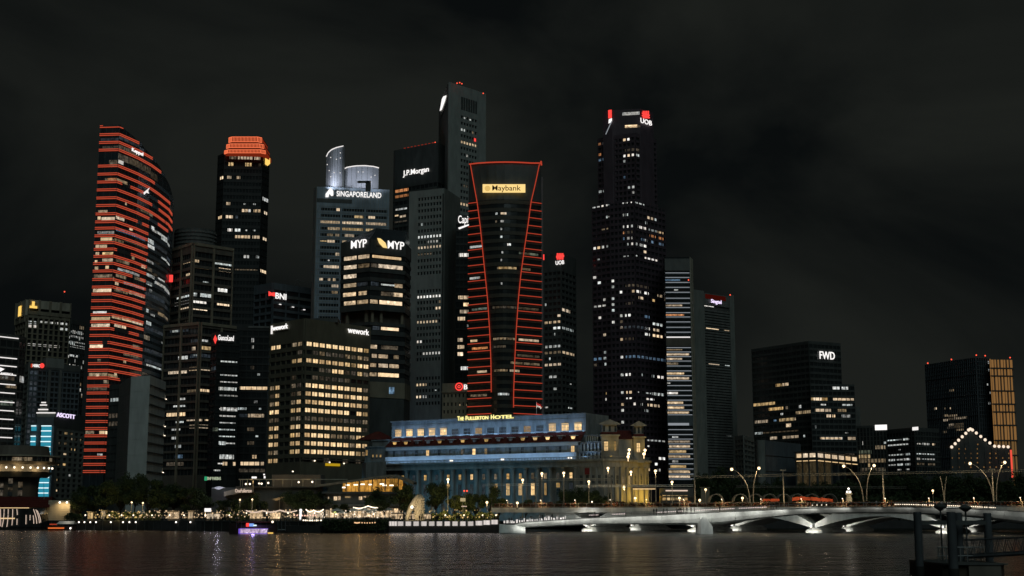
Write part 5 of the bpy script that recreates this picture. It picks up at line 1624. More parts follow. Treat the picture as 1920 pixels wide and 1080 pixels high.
# attic storey set back
DA = -4.0
sa0, sa1 = F1.hit(*p_(305, 500), DA)[0], F1.hit(*q_(770, 450), DA)[0]
ha1 = F1.hit(*p_(1560, 392), DA)[1]
b = MB(); b.fbox(F1, sa0, sa1, HE - .1, ha1, -26, DA); b.build("attic_wall", M["hotel"], hotel)
fb("attic_parapet", sa0 - .3, sa1, HE, HE + 2.7, DA, DA + 1.2, M["white"])
fb("attic_cornice", sa0 - .4, sa1 + .4, ha1 - 1.1, ha1, DA, DA + .7, M["white"])
att = {3: "h", 6: "d", 7: "h", 8: "y", 15: "h"}
for k, s0 in enumerate(bays):
    h0, h1 = HE + 2.75, ha1 - 1.35
    hotel_window(F1, hotel, s0, h0, h1, 1.35 if k in (3, 7, 15) else 1.1, DA, att.get(k, "f" if k % 2 else ""), 1)
    fb("attic_pier", s0 + bw / 2 - .5, s0 + bw / 2 + .5, HE + 2.7, ha1 - 1.1, DA, DA + .25)
# red tiled slope with dormers
DP = -9.5
sp0, sp1 = F1.hit(*p_(348, 300), DP)[0], F1.hit(*q_(855, 240), DP)[0]
hp0, hp1 = F1.hit(*p_(1560, 292), DP)[1], F1.hit(*q_(400, 96), DP)[1]
sr0, sr1 = F1.hit(*p_(285, 415), DA)[0], F1.hit(*q_(810, 365), DA)[0]
NT = 60
tile_w = (sr1 - sr0) / NT
for r in range(7):
    t0, t1 = r / 7, (r + 1) / 7
    b = MB()
    def rp(t, s, up=0.0):
        return F1.pt(s, ha1 + (hp0 - ha1) * t + .1 + up, DA + .8 + (DP - DA - .8) * t)
    x0, x1 = sr0 + (sp0 - 2 - sr0) * 0, sr1 + (sp1 - sr1) * t0
    b.add([rp(t0, x0, .16), rp(t0, x1, .16), rp(t1, x1, .02), rp(t1, x0, .02), rp(t0, x0, -.1), rp(t0, x1, -.1)], [(0, 1, 2, 3), (4, 5, 1, 0)])
    for j in range(0, 90):
        c = x0 + (x1 - x0) * (j + .5) / 90
        b.add([rp(t0, c - .16, .2), rp(t0, c + .16, .2), rp(t1, c + .16, .07), rp(t1, c - .16, .07), rp(t0, c, .33), rp(t1, c, .2)], [(0, 4, 5, 3), (4, 1, 2, 5), (0, 1, 4)])
    b.build("tile_course", M["redroof"], hotel)
fb("roof_gutter", sr0 - .3, sr1 + .3, ha1, ha1 + .25, DA + .6, DA + 1.0)
fb("roof_ridge", sr0, sp1, hp0, hp0 + .5, DP, DP + .4, M["white"])
dor = {0: "j", 1: "j", 4: "j", 6: "j", 8: "j", 11: "j", 12: "h", 13: "h", 15: "h"}
for k, s0 in enumerate(bays):
    t = .38
    hh = ha1 + (hp0 - ha1) * t
    dd = DA + .8 + (DP - DA - .8) * t + 1.4
    key = dor.get(k, "f")
    b = MB()
    w, wt2 = .75, 1.2
    b.add([F1.pt(s0 - w, hh - .5, dd), F1.pt(s0 + w, hh - .5, dd), F1.pt(s0 + wt2, hh + .8, dd), F1.pt(s0 - wt2, hh + .8, dd), F1.pt(s0 + wt2, hh + .8, dd - 2.5), F1.pt(s0 - wt2, hh + .8, dd - 2.5), F1.pt(s0 - w, hh - .5, dd - 1), F1.pt(s0 + w, hh - .5, dd - 1)],
          [(3, 2, 4, 5), (0, 3, 5, 6), (1, 7, 4, 2), (0, 1, 2, 3)])
    o = b.build("dormer", M["redroof"], hotel)
    b = MB(); b.add([F1.pt(s0 - w * .8, hh - .35, dd + .03), F1.pt(s0 + w * .8, hh - .35, dd + .03), F1.pt(s0 + wt2 * .8, hh + .6, dd + .03), F1.pt(s0 - wt2 * .8, hh + .6, dd + .03)], [(0, 1, 2, 3)])
    b.build("pane", R[key], o)
    F1.put("dormer_hood", M["white"], o, s0 - wt2 - .15, s0 + wt2 + .15, hh + .8, hh + 1.0, dd - 1.5, dd + .3)
# penthouse
b = MB(); b.fbox(F1, sp0, sp1, hp0 - 4, hp1, -27, DP); b.build("penthouse_wall", M["hotel"], hotel)
fb("penthouse_cornice", sp0 - .4, sp1 + .4, hp1 - .5, hp1, DP, DP + .7)
fb("penthouse_band", sp0 - .1, sp1 + .1, hp1 - 2.0, hp1 - 1.75, DP, DP + .2)
pen = {0: "h", 1: "h", 2: "h", 3: "h", 4: "h", 7: "j", 11: "j", 13: "h", 14: "h", 15: "h"}
for k, s0 in enumerate(bays):
    s0 = sp0 + (sp1 - sp0) * (k + .62) / 16.2
    key = pen.get(k, "f")
    b = MB()
    h0, h1 = hp0 + .55, hp0 + 2.75
    hotel_window(F1, hotel, s0, h0, h1, 2.9, DP, key, 4)
    fb("balcony_slab", s0 - 1.7, s0 + 1.7, h0 - .4, h0 - .2, DP, DP + 1.0)
    fb("pier", s0 + 2.15, s0 + 2.45, hp0 + .3, hp1 - 2.0, DP, DP + .12)
    if key == "h":
        fb("soffit_light", s0 - 1.4, s0 + 1.4, h1 + .25, h1 + .42, DP + .02, DP + .5, G["warm"])
# left end wing
LWg = Tower("", "", "", [(679, 868), (686, 867), (724, 866)], 520, 1, M["hotel"], root=hotel)
ff = LWg.faces[1]
for x, y, w in ((700, 855, .7), (706.5, 855, .7), (713.5, 855, .7)):
    s0, h = ff.hit(x, y)
for k, (x, y, w, hh, key) in enumerate(((688, 849, 5, 11, "j"), (700, 855, 4, 5, "j"), (707, 855, 4, 5, "j"), (714, 855, 4, 5, "j"))):
    s0, h = F1.hit(x, y, -6)
    hotel_window(F1, hotel, s0, h - hh * .095, h + hh * .095, w * .19, -5.95, key, 1)
for j, (y0, y1, x0, x1, d) in enumerate(((838, 868, 684, 728, -6), (826, 838, 698, 728, -8))):
    s0, h0 = F1.hit(x0, y1, d); s1, h1 = F1.hit(x1, y0, d)
    b = MB(); b.fbox(F1, s0, s1, h0 - 1, h1, -20, d); b.build("end_pavilion", M["hotel"], hotel)
    fb("pavilion_cornice", s0 - .3, s1 + .2, h1, h1 + .4, -20, d + .5)
s0, h0 = F1.hit(678, 826, -12); s1, _ = F1.hit(716, 826, -12)
rt = h0 + 3.6
b = MB(); b.add([F1.pt(s0, h0, -8), F1.pt(s1, h0, -8), F1.pt(s1, h0, -24), F1.pt(s0, h0, -24), F1.pt((s0 + s1) / 2 - 1, rt, -16), F1.pt((s0 + s1) / 2 + 1, rt, -16)], [(0, 1, 5, 4), (1, 2, 5), (2, 3, 4, 5), (3, 0, 4), (3, 2, 1, 0)])
b.build("hipped_roof", M["redroof"], hotel)
# right corner pavilion and river front
Cn = Tower("", "", "", [(1083, 861.5), (1128, 860), (1160, 861), (1216, 864)], 484, 1, M["hotel"], root=hotel, depth=26)
for i, npil in ((0, 4), (1, 3), (2, 5)):
    fc = Cn.faces[i]
    Hh = fc.H
    fc.put("cornice", M["hotel"], hotel, -.5, fc.W + .5, Hh - .7, Hh + .05, 0, 1.1)
    fc.put("entablature", M["hotel"], hotel, 0, fc.W, Hh - 2.8, Hh - .72, 0, .5)
    fc.put("plinth", M["hotel"], hotel, 0, fc.W, 0, 2.4, 0, .6)
    for j in range(npil):
        c = fc.W * (j + .5) / npil
        fc.put("pilaster", M["hotel"], hotel, c - fc.W / npil * .42, c - fc.W / npil * .18, 2.4, Hh - 2.8, 0, .7)
        key = {(2, 0): "d", (2, 1): "y", (1, 1): "", (0, 0): "", (0, 2): ""}.get((i, j), "")
        hotel_window(fc, hotel, c + fc.W / npil * .15, Hh - 8.5, Hh - 5.6, 1.1, .01, key, 1)
        hotel_window(fc, hotel, c + fc.W / npil * .15, 3.2, 6.8, 1.2, .01, "d" if (i, j) == (2, 2) else "", 1)
    b = MB()
    for j in range(int(fc.W / .55)):
        b.fbox(fc, j * .55, j * .55 + .16, Hh + .05, Hh + .85, .4, .6)
    b.build("baluster", M["hotel"], hotel)["kind"] = "stuff"
    fc.put("balustrade_rail", M["hotel"], hotel, 0, fc.W, Hh + .85, Hh + 1.05, .3, .7)
fc = Cn.faces[0]
a, h = fc.hit(*q_(882, 668)); fc.put("faint_red_emblem", mat("faded_red_banner", (.22, .03, .03), .8), hotel, a - 1.0, a + 1.0, h - 1.1, h + 1.1, .71, .8)
# stepped blue-grey pavilion tiers above the cornice
for x0, x1, yt, yb, d in ((776, 1012, 470, 545, -3.0), (790, 1005, 375, 470, -4.5), (850, 985, 305, 375, -6.5)):
    s0, h1 = fc.hit(*q_(x0, yt), d); s1, h0 = fc.hit(*q_(x1, yb), d)
    b = MB(); b.fbox(fc, s0, s1, h0 - .6, h1, d - 9, d); b.build("pavilion_tier", M["hotel"], hotel)
    fc.put("tier_cornice", M["hotel"], hotel, s0 - .3, s1 + .3, h1 - .35, h1 + .1, d, d + .5)
    n = 6
    for j in range(n):
        c = s0 + (s1 - s0) * (j + .5) / n
        fc.put("tier_pilaster", M["white"], hotel, c - .22, c + .22, h0, h1 - .4, d, d + .2)
        fc.put("tier_window", M["glass2"], hotel, c + .35, c + .85, h0 + .3, h1 - .7, d - .02, d + .06)
# corner towers with gabled tops
def corner_tower(x0, x1, ytop, ybase, ycap, D, wkeys, lab):
    pa, pb = at(*q_(x0, ytop), D), at(*q_(x1, ybase), D)
    w = pb.x - pa.x
    zt, zb, zc = pa.z, zE, at(*q_(x0, ycap), D).z
    fr = Face(V((pa.x, D, zb)), V((1, .06, 0)), w, zt - zb)
    b = MB(); b.fbox(fr, 0, w, -1, zc - zb, -w, 0); b.build("corner_tower", M["hotel"], hotel)
    b = MB(); b.fbox(fr, w * .08, w * .92, zc - zb, zt - zb, -w * .9, -.4); b.build("lantern_stage", M["hotel"], hotel)
    fr.put("tower_cornice", M["hotel"], hotel, -.5, w + .5, zc - zb - .5, zc - zb, -w - .5, .6)
    fr.put("dark_frieze", M["redroof"], hotel, .1, w - .1, zc - zb, zc - zb + .9, -w + .2, -.2)
    b = MB()
    e = .7
    b.add([fr.pt(-e, zt - zb, .5), fr.pt(w + e, zt - zb, .5), fr.pt(w / 2, zt - zb + 1.5, .5), fr.pt(-e, zt - zb, -w), fr.pt(w + e, zt - zb, -w), fr.pt(w / 2, zt - zb + 1.5, -w), fr.pt(-e, zt - zb - .35, .5), fr.pt(w + e, zt - zb - .35, .5)],
          [(0, 1, 2), (0, 2, 5, 3), (1, 4, 5, 2), (3, 5, 4), (6, 7, 1, 0)])
    b.build("gable_roof", M["hotel"], hotel)
    for j in range(3):
        c = w * (j + .5) / 3
        fr.put("lantern_window", M["glass2"], hotel, c - .35, c + .35, zc - zb + 1.1, zt - zb - .8, -.42, -.3)
    for fx, y, key, ww in wkeys:
        a, h = fr.hit(*q_(fx, y))
        hotel_window(fr, hotel, a, h - 1.6, h + 1.6, ww, .02, key, 1)
    b = MB()
    for j in range(1, 8):
        b.fbox(fr, 0, w, (zc - zb) * j / 8 - .05, (zc - zb) * j / 8 + .05, 0, .08)
    b.build("stone_course", M["hotel"], hotel)
    return fr
t1 = corner_tower(1012, 1190, 185, 545, 295, 489, [(1060, 413, "h", 1.4), (1153, 412, "j", .6)], "")
t2_ = corner_tower(1335, 1455, 200, 550, 315, 496, [(1387, 428, "h", 1.2)], "")
# dark red roof between the towers and back parapet
pa, pb = at(*q_(1190, 340), 494), at(*q_(1335, 545), 494)
fr = Face(V((pa.x, 494, zE)), V((1, .05, 0)), pb.x - pa.x, 10)
b = MB(); b.fbox(fr, 0, fr.W, -1, pa.z - zE, -14, -1); b.build("link_wall", M["hotel"], hotel)
b = MB(); hz = pa.z - zE
b.add([fr.pt(-.2, hz, -.6), fr.pt(fr.W + .2, hz, -.6), fr.pt(fr.W + .2, hz + 3.4, -7), fr.pt(-.2, hz + 3.4, -7), fr.pt(-.2, hz, -14), fr.pt(fr.W + .2, hz, -14)], [(0, 1, 2, 3), (3, 2, 5, 4)])
b.build("link_roof", M["redroof"], hotel)
pa, pb = at(*q_(865, 160), 510), at(*q_(1010, 300), 510)
b = MB(); b.box(pa.x, pb.x, 510, 525, zE, pa.z); b.build("rear_block", M["dark"], hotel)
for x, y in ((1295, 450), (1283, 520), (1455, 455), (1443, 492), (1290, 490)):
    p = at(*q_(x, y), 483)
    b = MB(); b.ball(p, .5, 8); b.tube([p, p - V((0, 0, 1.6))], .1, 5); o = b.build("roof_globe_lamp", G["lamp"], hotel)
    point("globe_light", p + V((0, -.2, .6)), 70, (1, .66, .25), .3, hotel)
# rooftop lettering and rail
sgr = F1.hit(*p_(1015, 155), DP + .8)
sgn = thing("rooftop_sign", "yellow capitals reading along the hotel's roof edge", "sign", F1.pt(sgr[0], hp1, DP + .8))
hA, hB = F1.hit(*p_(1015, 158), DP + .8)[1], F1.hit(*p_(1015, 106), DP + .8)[1]
s_a = F1.hit(858, 785, DP + .8)[0]; s_b = F1.hit(963.5, 780, DP + .8)[0]
for txt, c0, c1, big in (("T", .0, .038, 1), ("HE", .044, .115, 0), ("F", .148, .182, 1), ("ULLERTON", .187, .555, 0), ("H", .60, .655, 1), ("OTEL", .662, 1.0, 0)):
    b = MB()
    letters(b, F1, txt, s_a + (s_b - s_a) * c0, s_a + (s_b - s_a) * c1, hA + .1, hA + (1.75 if big else 1.45), DP + .8, .03, .2)
    b.build("lettering", G["yellow"], sgn)
b = MB(); b.fbox(F1, s_a - .3, s_b + .3, hA - .15, hA, DP + .3, DP + .75); b.build("sign_rail", M["black"], sgn)
# flag on the roof
p = at(1006, 776, 505)
fl = thing("roof_flag", "red and white flag on a white pole on the hotel roof", "flag", p)
b = MB(); b.tube([p, p + V((0, 0, 4.4))], .09, 6); b.build("flagpole", M["white"], fl)
b = MB()
for i in range(6):
    x0, x1 = i * .28, (i + 1) * .28
    yy = lambda x: .18 * math.sin(x * 3)
    b.mi = 0; b.quad((p.x + x0, p.y + yy(x0), p.z + 3.4 - x0 * .5), (p.x + x1, p.y + yy(x1), p.z + 3.4 - x1 * .5), (p.x + x1, p.y + yy(x1), p.z + 4.2 - x1 * .5), (p.x + x0, p.y + yy(x0), p.z + 4.2 - x0 * .5))
    b.mi = 1; b.quad((p.x + x0, p.y + yy(x0), p.z + 2.6 - x0 * .5), (p.x + x1, p.y + yy(x1), p.z + 2.6 - x1 * .5), (p.x + x1, p.y + yy(x1), p.z + 3.4 - x1 * .5), (p.x + x0, p.y + yy(x0), p.z + 3.4 - x0 * .5))
b.build("flag_cloth", [mat("flag_red", (.6, .03, .03), .8), M["canvas"]], fl)
spot("flag_light", p + V((1, -5, 0)), p + V((.8, 0, 3.5)), 900, (1, .9, .8), 40, .5, .2, fl)
# floodlights of the hotel
BL = (.30, .56, 1.0)
for k in range(6):
    c = sa0 + (sa1 - sa0) * (k + .5) / 6
    area("terrace_flood", F1.pt(c, HE + .5, -.4), F1.pt(c, HE + 3.9, DA), 130, BL, (sa1 - sa0) / 6 * .9, .4, hotel)
    c = sp0 + (sp1 - sp0) * (k + .5) / 6
    area("roof_flood", F1.pt(c, hp0 + .9, DP + 4.0), F1.pt(c, hp0 + 3.3, DP), 290, BL, (sp1 - sp0) / 6 * .9, .4, hotel)
    c = W1 * (k + .5) / 6
    spot("street_flood", F1.pt(c, 6.0, 22), F1.pt(c, 11, -2), 2300, (.14, .58, .9), 95, 1, .4, hotel)
YL = (1.0, .56, .07)
for k in range(3, NB):
    s0 = bays[0] + bw * (k - .5)
    if s0 < W1 - 1: spot('column_uplight', F1.pt(s0 + .9, 3.0, -2.2), F1.pt(s0 + .7, 14, -2.0), 60, (1, .62, .22), 80, 1, .2, hotel)
fc = Cn.faces[2]
for fr_, pw in ((.15, 1500), (.5, 2600), (.85, 2800)):
    spot("river_front_flood", fc.pt(fc.W * fr_, 5.0, 5.5), fc.pt(fc.W * fr_, 12, 0), pw * 1.5, YL, 120, 1, .4, hotel)
fc = Cn.faces[1]
spot("corner_flood", fc.pt(fc.W * .5, 4, 8), fc.pt(fc.W * .5, 13, 0), 1500, YL, 80, 1, .4, hotel)
spot("tower_flood", t1.pt(t1.W / 2, .6, 4), t1.pt(t1.W / 2, 10, 0), 1000, YL, 90, 1, .3, hotel)
spot("tower_flood", t2_.pt(t2_.W / 2, .6, 4), t2_.pt(t2_.W / 2, 10, 0), 1100, YL, 90, 1, .3, hotel)
fc = Cn.faces[0]
spot("corner_flood", fc.pt(fc.W * .35, HE + .6, 3), fc.pt(fc.W * .4, HE + 9, -5), 650, BL, 110, 1, .3, hotel)

# ------------------------------------------------------------------ waterfront left: round restaurant tower
T_ = lambda x, y: zz("T", x, y)
cx, DR = xat(0, 530), 530
root = thing("round_tower", "round disc-topped tower with a ring of bulbs under its rim at far left", "tower", (cx, DR + 16, GZ))
def zr(y): return zat(T_(0, y)[1], DR)
def disc(name, r0, r1, y0, y1, m, n=40):
    b = MB(); b.lathe([(r0, zr(y0)), (r1, zr(y1))], (cx, DR + 16, 0), n); return b.build(name, m, root)
disc("roof_disc", 12.0, 11.2, 352, 262, M["brown"])
disc("window_ring", 14.9, 14.9, 412, 368, M["glass"])
disc("upper_slab", 15.8, 15.4, 366, 352, M["tan"])
disc("lower_slab", 14.4, 15.9, 440, 412, M["tan"])
disc("bulb_recess", 12.0, 12.0, 505, 440, M["cream"])
disc("rim_slab", 11.4, 13.2, 556, 508, M["tan"])
disc("stem", 7.5, 8.5, 760, 556, M["brown"])
for k in range(15):
    a = -math.pi * .98 + k * math.pi / 14 * .98
    p = V((cx + 13.5 * math.cos(a), DR + 16 + 13.5 * math.sin(a), zr(470)))
    b = MB(); b.ball(p, .42, 8); b.build("rim_bulb", G["bulb"], root)
for k in range(26):
    a = -math.pi + k * math.pi / 25
    p = V((cx + 15.0 * math.cos(a), DR + 16 + 15.0 * math.sin(a), zr(390)))
    inst("window_post", unit(M["tan"]), root, p, a, (.15, .2, 1.9))
for k in (14, 15, 16, 17, 22):
    a = -math.pi + (k + .5) * math.pi / 25
    inst("lit_window", unit(R["d"]), root, V((cx + 14.86 * math.cos(a), DR + 16 + 14.86 * math.sin(a), zr(392))), a, (.2, 1.7, 1.3))
for k in range(3):
    a = -math.pi * (.62 - .14 * k)
    for j in range(4):
        inst("stem_window", unit(R["e"] if (k + j) % 2 else M["glass2"]), root, V((cx + 8.3 * math.cos(a), DR + 16 + 8.3 * math.sin(a), zr(590 + 38 * j))), a, (.2, 1.6, 2.2))
for k in range(4):
    a = -math.pi * (.2 + .2 * k)
    point("rim_light", (cx + 13.9 * math.cos(a), DR + 16 + 13.9 * math.sin(a) - .6, zr(485)), 170, (1, .70, .36), .3, root)

# red roofed hall with floodlit gable
DH = 478
x0, x1, x2 = xat(-20, DH), xat(88, DH), xat(129, DH)
root = thing("waterside_hall", "low hall with dark red tiled roof and floodlit cream end wall", "building", ((x0 + x1) / 2, DH + 8, GZ))
ze, zr_ = zat(951, DH), zat(931, DH)
b = MB(); b.box(x0, x1, DH + .5, DH + 18, GZ, ze); b.build("wall", M["cream"], root)
for r in range(5):
    t0, t1 = r / 5, (r + 1) / 5
    b = MB(); dz = zr_ - ze
    f0 = lambda t: (DH - 1 + 9 * t, ze + dz * t)
    (ya, za), (yb_, zb_) = f0(t0), f0(t1)
    xr = lambda t: x1 + 1 - 2.0 * t
    b.add([(x0, ya, za + .15), (xr(t0), ya, za + .15), (xr(t1), yb_, zb_), (x0, yb_, zb_), (x0, ya, za - .1), (xr(t0), ya, za - .1)], [(0, 1, 2, 3), (4, 5, 1, 0)])
    for j in range(44):
        c = x0 + (xr(t0) - x0) * j / 44
        b.add([(c - .15, ya, za + .17), (c + .15, ya, za + .17), (c + .15, yb_, zb_ + .03), (c - .15, yb_, zb_ + .03), (c, ya, za + .3), (c, yb_, zb_ + .16)], [(0, 4, 5, 3), (4, 1, 2, 5)])
    b.build("tile_course", M["redroof"], root)
b = MB(); b.add([(x0, DH + 8, zr_), (x1 - 1, DH + 8, zr_), (x1 + 1, DH + 18, ze), (x0, DH + 18, ze)], [(0, 1, 2, 3)]); b.build("rear_roof", M["redroof"], root)
b = MB(); b.box(x0, x1 - 6, DH - .9, DH - .6, ze - .35, ze - .12); b.build("eave_light", G["warm"], root)
zg = zat(938, DH)
b = MB(); b.box(x1, x2, DH + 1, DH + 14, GZ, zg); b.build("gable_block", M["cream"], root)
for j in range(9):
    z = GZ + (zg - GZ) * (j + .5) / 9
    b = MB(); b.box(x1 + .1, x2 - .1, DH + .8, DH + 1, z - .2, z + .2); b.build("slat", M["cream"], root)
for px in (112, 125.5):
    p = at(px, 942, DH - 1.6)
    b = MB(); b.ball(p, .36, 8); b.build("floodlamp", G["lampw"], root)
    b = MB(); b.tube([p, p + V((0, 1.6, .2))], .08, 5); b.build("lamp_bracket", M["steel"], root)
    spot("floodlamp_light", p + V((0, -.2, -.5)), p + V((0, 4, -4)), 420, (1, .68, .32), 130, .6, .3, root)
p = at(82, 905, DH); b = MB(); b.tube([at(82.5, 936, DH), p], .12, 5, .05); b.build("finial_mast", M["pole"], root)
# glazed vault with glowing ribs at the water's edge
DVt = 461
root = thing("ribbed_vault", "dark glass vault with glowing white curved ribs at the water's edge", "pavilion", (xat(35, DVt), DVt + 4, .6))
zt0, zb0 = zat(953, DVt), zat(989, DVt)
b = MB()
ends = [(xat(-8, DVt), zb0), (xat(-6, DVt), zt0), (xat(66, DVt), zt0), (xat(73, DVt), zt0 - 2), (xat(77, DVt), zb0)]
b.add([(x, DVt + .5, z) for x, z in ends] + [(x, DVt + 9, z) for x, z in ends], [(0, 4, 3, 2, 1), (1, 2, 7, 6), (2, 3, 8, 7), (3, 4, 9, 8)])
b.build("glass_skin", M["glass"], root)
for x, ya, yb_, dx in ((4, 855, 1015, -3), (38, 855, 1020, 20), (76, 855, 1020, 14), (117, 855, 1005, 8), (155, 855, 910, -4), (157, 945, 1000, 2), (240, 910, 995, 2), (277, 910, 958, 2), (305, 915, 990, -6), (308, 857, 990, -30), (330, 860, 985, -32), (343, 870, 980, -32)):
    pts2 = []
    for i in range(9):
        t = i / 8
        pts2.append(at(*T_(x - dx * (t * t) if dx > 0 else x - dx * math.sin(t * math.pi / 2), ya + (yb_ - ya) * t), DVt))
    b = MB(); b.tube(pts2, .11, 5); b.build("glowing_rib", G["pinkw"], root)
b = MB(); pa, pb = at(*T_(0, 942), DVt + .3), at(*T_(135, 942), DVt + .3); b.tube([pa, pb], .2, 5); b.build("inner_light_rail", G["warm"], root)
b = MB(); b.box(xat(-10, DVt), xat(80, DVt), DVt - 1, DVt + 8, -1.5, .55); b.build("pontoon_base", M["quay"], root)

# ------------------------------------------------------------------ curved-roof restaurant house
DO = 482
ox = lambda x, y: (560 + x / 6.0, 860 + y / 6.0)
root = thing("wave_roof_house", "glass house under a sweeping wave roof glowing orange on its top floor", "restaurant", (xat(690, DO), DO + 8, GZ))
X0, X1 = xat(606, DO), xat(757, DO)
zf = [GZ, zat(948, DO), zat(924, DO), zat(907, DO)]
b = MB(); b.box(X0, X1, DO + 1.2, DO + 16, GZ, zat(922, DO)); b.build("core", M["dark"], root)
b = MB(); b.box(xat(640, DO), xat(756, DO), DO + 6, DO + 16, zat(922, DO), zat(905, DO)); b.build("upper_room", M["brown"], root)
for k, (y0, y1) in enumerate(((922, 925.5), (945, 949))):
    b = MB(); b.box(X0 - .6, X1 + .6, DO - .6, DO + 16, zat(y1, DO), zat(y0, DO)); b.build("floor_slab", M["dark"], root)
n = 14
for k in range(n):
    xa_, xb_ = 640 + 114 * k / n, 640 + 114 * (k + 1) / n
    yt = 905 - 9 * math.sin(min(1, (xa_ - 640) / 100) * math.pi / 2)
    b = MB(); b.box(xat(xa_, DO) + .06, xat(xb_, DO) - .06, DO + 2.0, DO + 2.1, zat(921.5, DO), zat(yt + 1, DO)); b.build("glazing", R["r"], root)
    if k % 3 == 1:
        b = MB(); b.tube([at(xa_, 921, DO + .6), at(xa_ + 1.5, yt - 1, DO + .4)], .2, 6); b.build("column", M["dark"], root)
for x, y in ((645.5, 914), (651.5, 909.5), (667, 909), (680, 908), (695, 908.5), (716, 907.5), (721, 910), (734, 910)):
    p = at(x, y, DO + 1.0)
    b = MB(); b.box(p.x - .7, p.x + .7, p.y - .2, p.y + .2, p.z - .22, p.z + .22); b.build("pendant_lamp", G["bulb"], root)
for x, y, w, hh, key in ((616, 934, 2, 5, "w"), (629, 934.5, 6, 7, "s"), (636, 934, 5, 7, "s"), (652, 932, 10, 3, "y"), (676, 934, 6, 6, "s"), (684, 931.5, 5, 2.5, "s"), (690.5, 934, 3, 9, "s"), (735, 933, 4, 6, "e")):
    p = at(x, y, DO + 1.1); b = MB(); b.box(p.x - w * .093, p.x + w * .093, DO + 1.02, DO + 1.12, p.z - hh * .093, p.z + hh * .093); b.build("lit_window", R[key], root)
for k in range(17):
    xa_ = 609 + 8.6 * k
    b = MB(); b.box(xat(xa_ + .5, DO), xat(xa_ + 8.0, DO), DO + 1.0, DO + 1.14, zat(970, DO), zat(953.5 if k % 4 else 956, DO)); b.build("shop_window", R["s"], root)
    b = MB(); b.box(xat(xa_, DO) - .1, xat(xa_, DO) + .1, DO + .8, DO + 1.2, GZ, zat(950, DO)); b.build("shop_pier", M["dark"], root)
top = [(180, 297), (280, 285), (430, 262), (600, 238), (760, 216), (900, 196), (1020, 180), (1080, 188), (1180, 226), (1290, 268)]
b = MB()
prev = None
for i, (x, y) in enumerate(top):
    p0 = at(*ox(x, y), DO - 1.5); p1 = V((p0.x, DO + 17, p0.z + .6))
    th = .75
    ring_ = [p0, p1, p1 - V((0, 0, th)), p0 - V((0, 0, th))]
    if prev:
        b.add(prev + ring_, [(0, 4, 5, 1), (3, 2, 6, 7), (0, 3, 7, 4), (1, 5, 6, 2)])
    prev = ring_
b.build("wave_roof", M["tanshade"], root)
for px, D_, pw in ((650, DO + 3, 160), (675, DO + 3, 260), (705, DO + 3, 260), (735, DO + 3, 260)):
    point("ceiling_light", at(px, 912, D_ - 1.5), pw, (1, .58, .16), .5, root)
# terrace building with glass balustrade to its left
root = thing("terrace_building", "low dark terrace building with glass balustrade and small warm lamps", "building", (xat(500, 492), 500, GZ))
b = MB(); b.box(xat(395, 492), xat(602, 492), 492, 508, GZ, zat(914, 492)); b.build("body", M["dark"], root)
b = MB(); b.box(xat(440, 490), xat(604, 490), 490.5, 508, zat(914, 490), zat(912, 490)); b.build("deck_slab", M["brown"], root)
b = MB(); b.box(xat(445, 490), xat(650, 490), 490.6, 490.9, zat(899, 490) - .1, zat(898, 490)); b.build("top_rail", M["cream"], root)
for px in (448, 452, 461, 472, 484, 497, 511, 528, 545, 566, 590):
    b = MB(); b.box(xat(px, 490) - .07, xat(px, 490) + .07, 490.7, 490.85, zat(912, 490), zat(898, 490)); b.build("post", M["cream"], root)
for px, py in ((461, 907.5), (468.5, 907.5), (486, 906.5), (490.5, 907), (503, 905.5), (560, 904), (585.5, 903.5)):
    p = at(px, py, 491.2); b = MB(); b.ball(p, .35, 8); b.build("terrace_lamp", G["bulb"], root)
b = MB(); b.box(xat(508, 496), xat(600, 496), 496, 507, zat(912, 496), zat(890, 496)); b.build("upper_wall", M["brown"], root)
for px in (472, 525, 575):
    point("terrace_light", at(px, 904, 490.5), 110, (1, .66, .3), .3, root)
for x, y, w, hh, key in ((478, 895.5, 9, 3.5, "C"), (497.5, 895, 3, 4, "C"), (496.5, 890, 2.6, 2.6, "C")):
    p = at(x, y, 497); b = MB(); b.box(p.x - w * .095, p.x + w * .095, 495.4, 495.7, p.z - hh * .095, p.z + hh * .095); b.build("lit_board", G["white"], root)
# curved canopy with pink sign
b = MB(); prev = None
for i in range(9):
    t = i / 8
    p0 = at(420 + 56 * t, 922 - 8 * math.sin(t * 1.7), 488); p1 = p0 + V((0, 6, -.4)); th = 1.9
    r4 = [p0, p1, p1 - V((0, 0, th)), p0 - V((0, 0, th * .85))]
    if prev: b.add(prev + r4, [(0, 4, 5, 1), (3, 2, 6, 7), (0, 3, 7, 4), (1, 5, 6, 2)])
    prev = r4
cano = tag(b.build("curved_canopy", M["tanshade"]), "curved tan canopy carrying a small pink lit sign", "canopy")
fcc = Face(V((xat(430, 487.6), 487.6, GZ)), V((1, 0, 0)), 20, 20)
sign("pinkish white lettering on the curved tan canopy", fcc, [("bold", "OneFullerton", 441, 916.5, 472, 923.5, G["pinkw"])], .3)
pa = at(410, 914, 488)
b = MB(); b.add([at(397, 915, 487), at(412, 911.5, 487), at(423, 914.5, 487), at(410, 918, 487), at(397, 915.8, 490), at(423, 915.3, 490)], [(0, 3, 2, 1), (0, 1, 2, 5, 4)])
tag(b.build("tilted_skylight", M["crown"]), "pale tilted skylight panel left of the curved canopy", "skylight")
point("skylight_light", at(410, 922, 484.5), 260, (.85, .82, 1), .3)
T = Face(V((xat(380, 680), 680, GZ)), V((1, 0, 0)), 20, 40)
sign("small green emblem with pale green capitals low on the black tower", T, [("box", None, 383.5, 893.5, 388, 901, G["green"]), ("bold", "BNP PARIBAS", 389, 894.2, 414, 900, G["palegreen"])], .5)
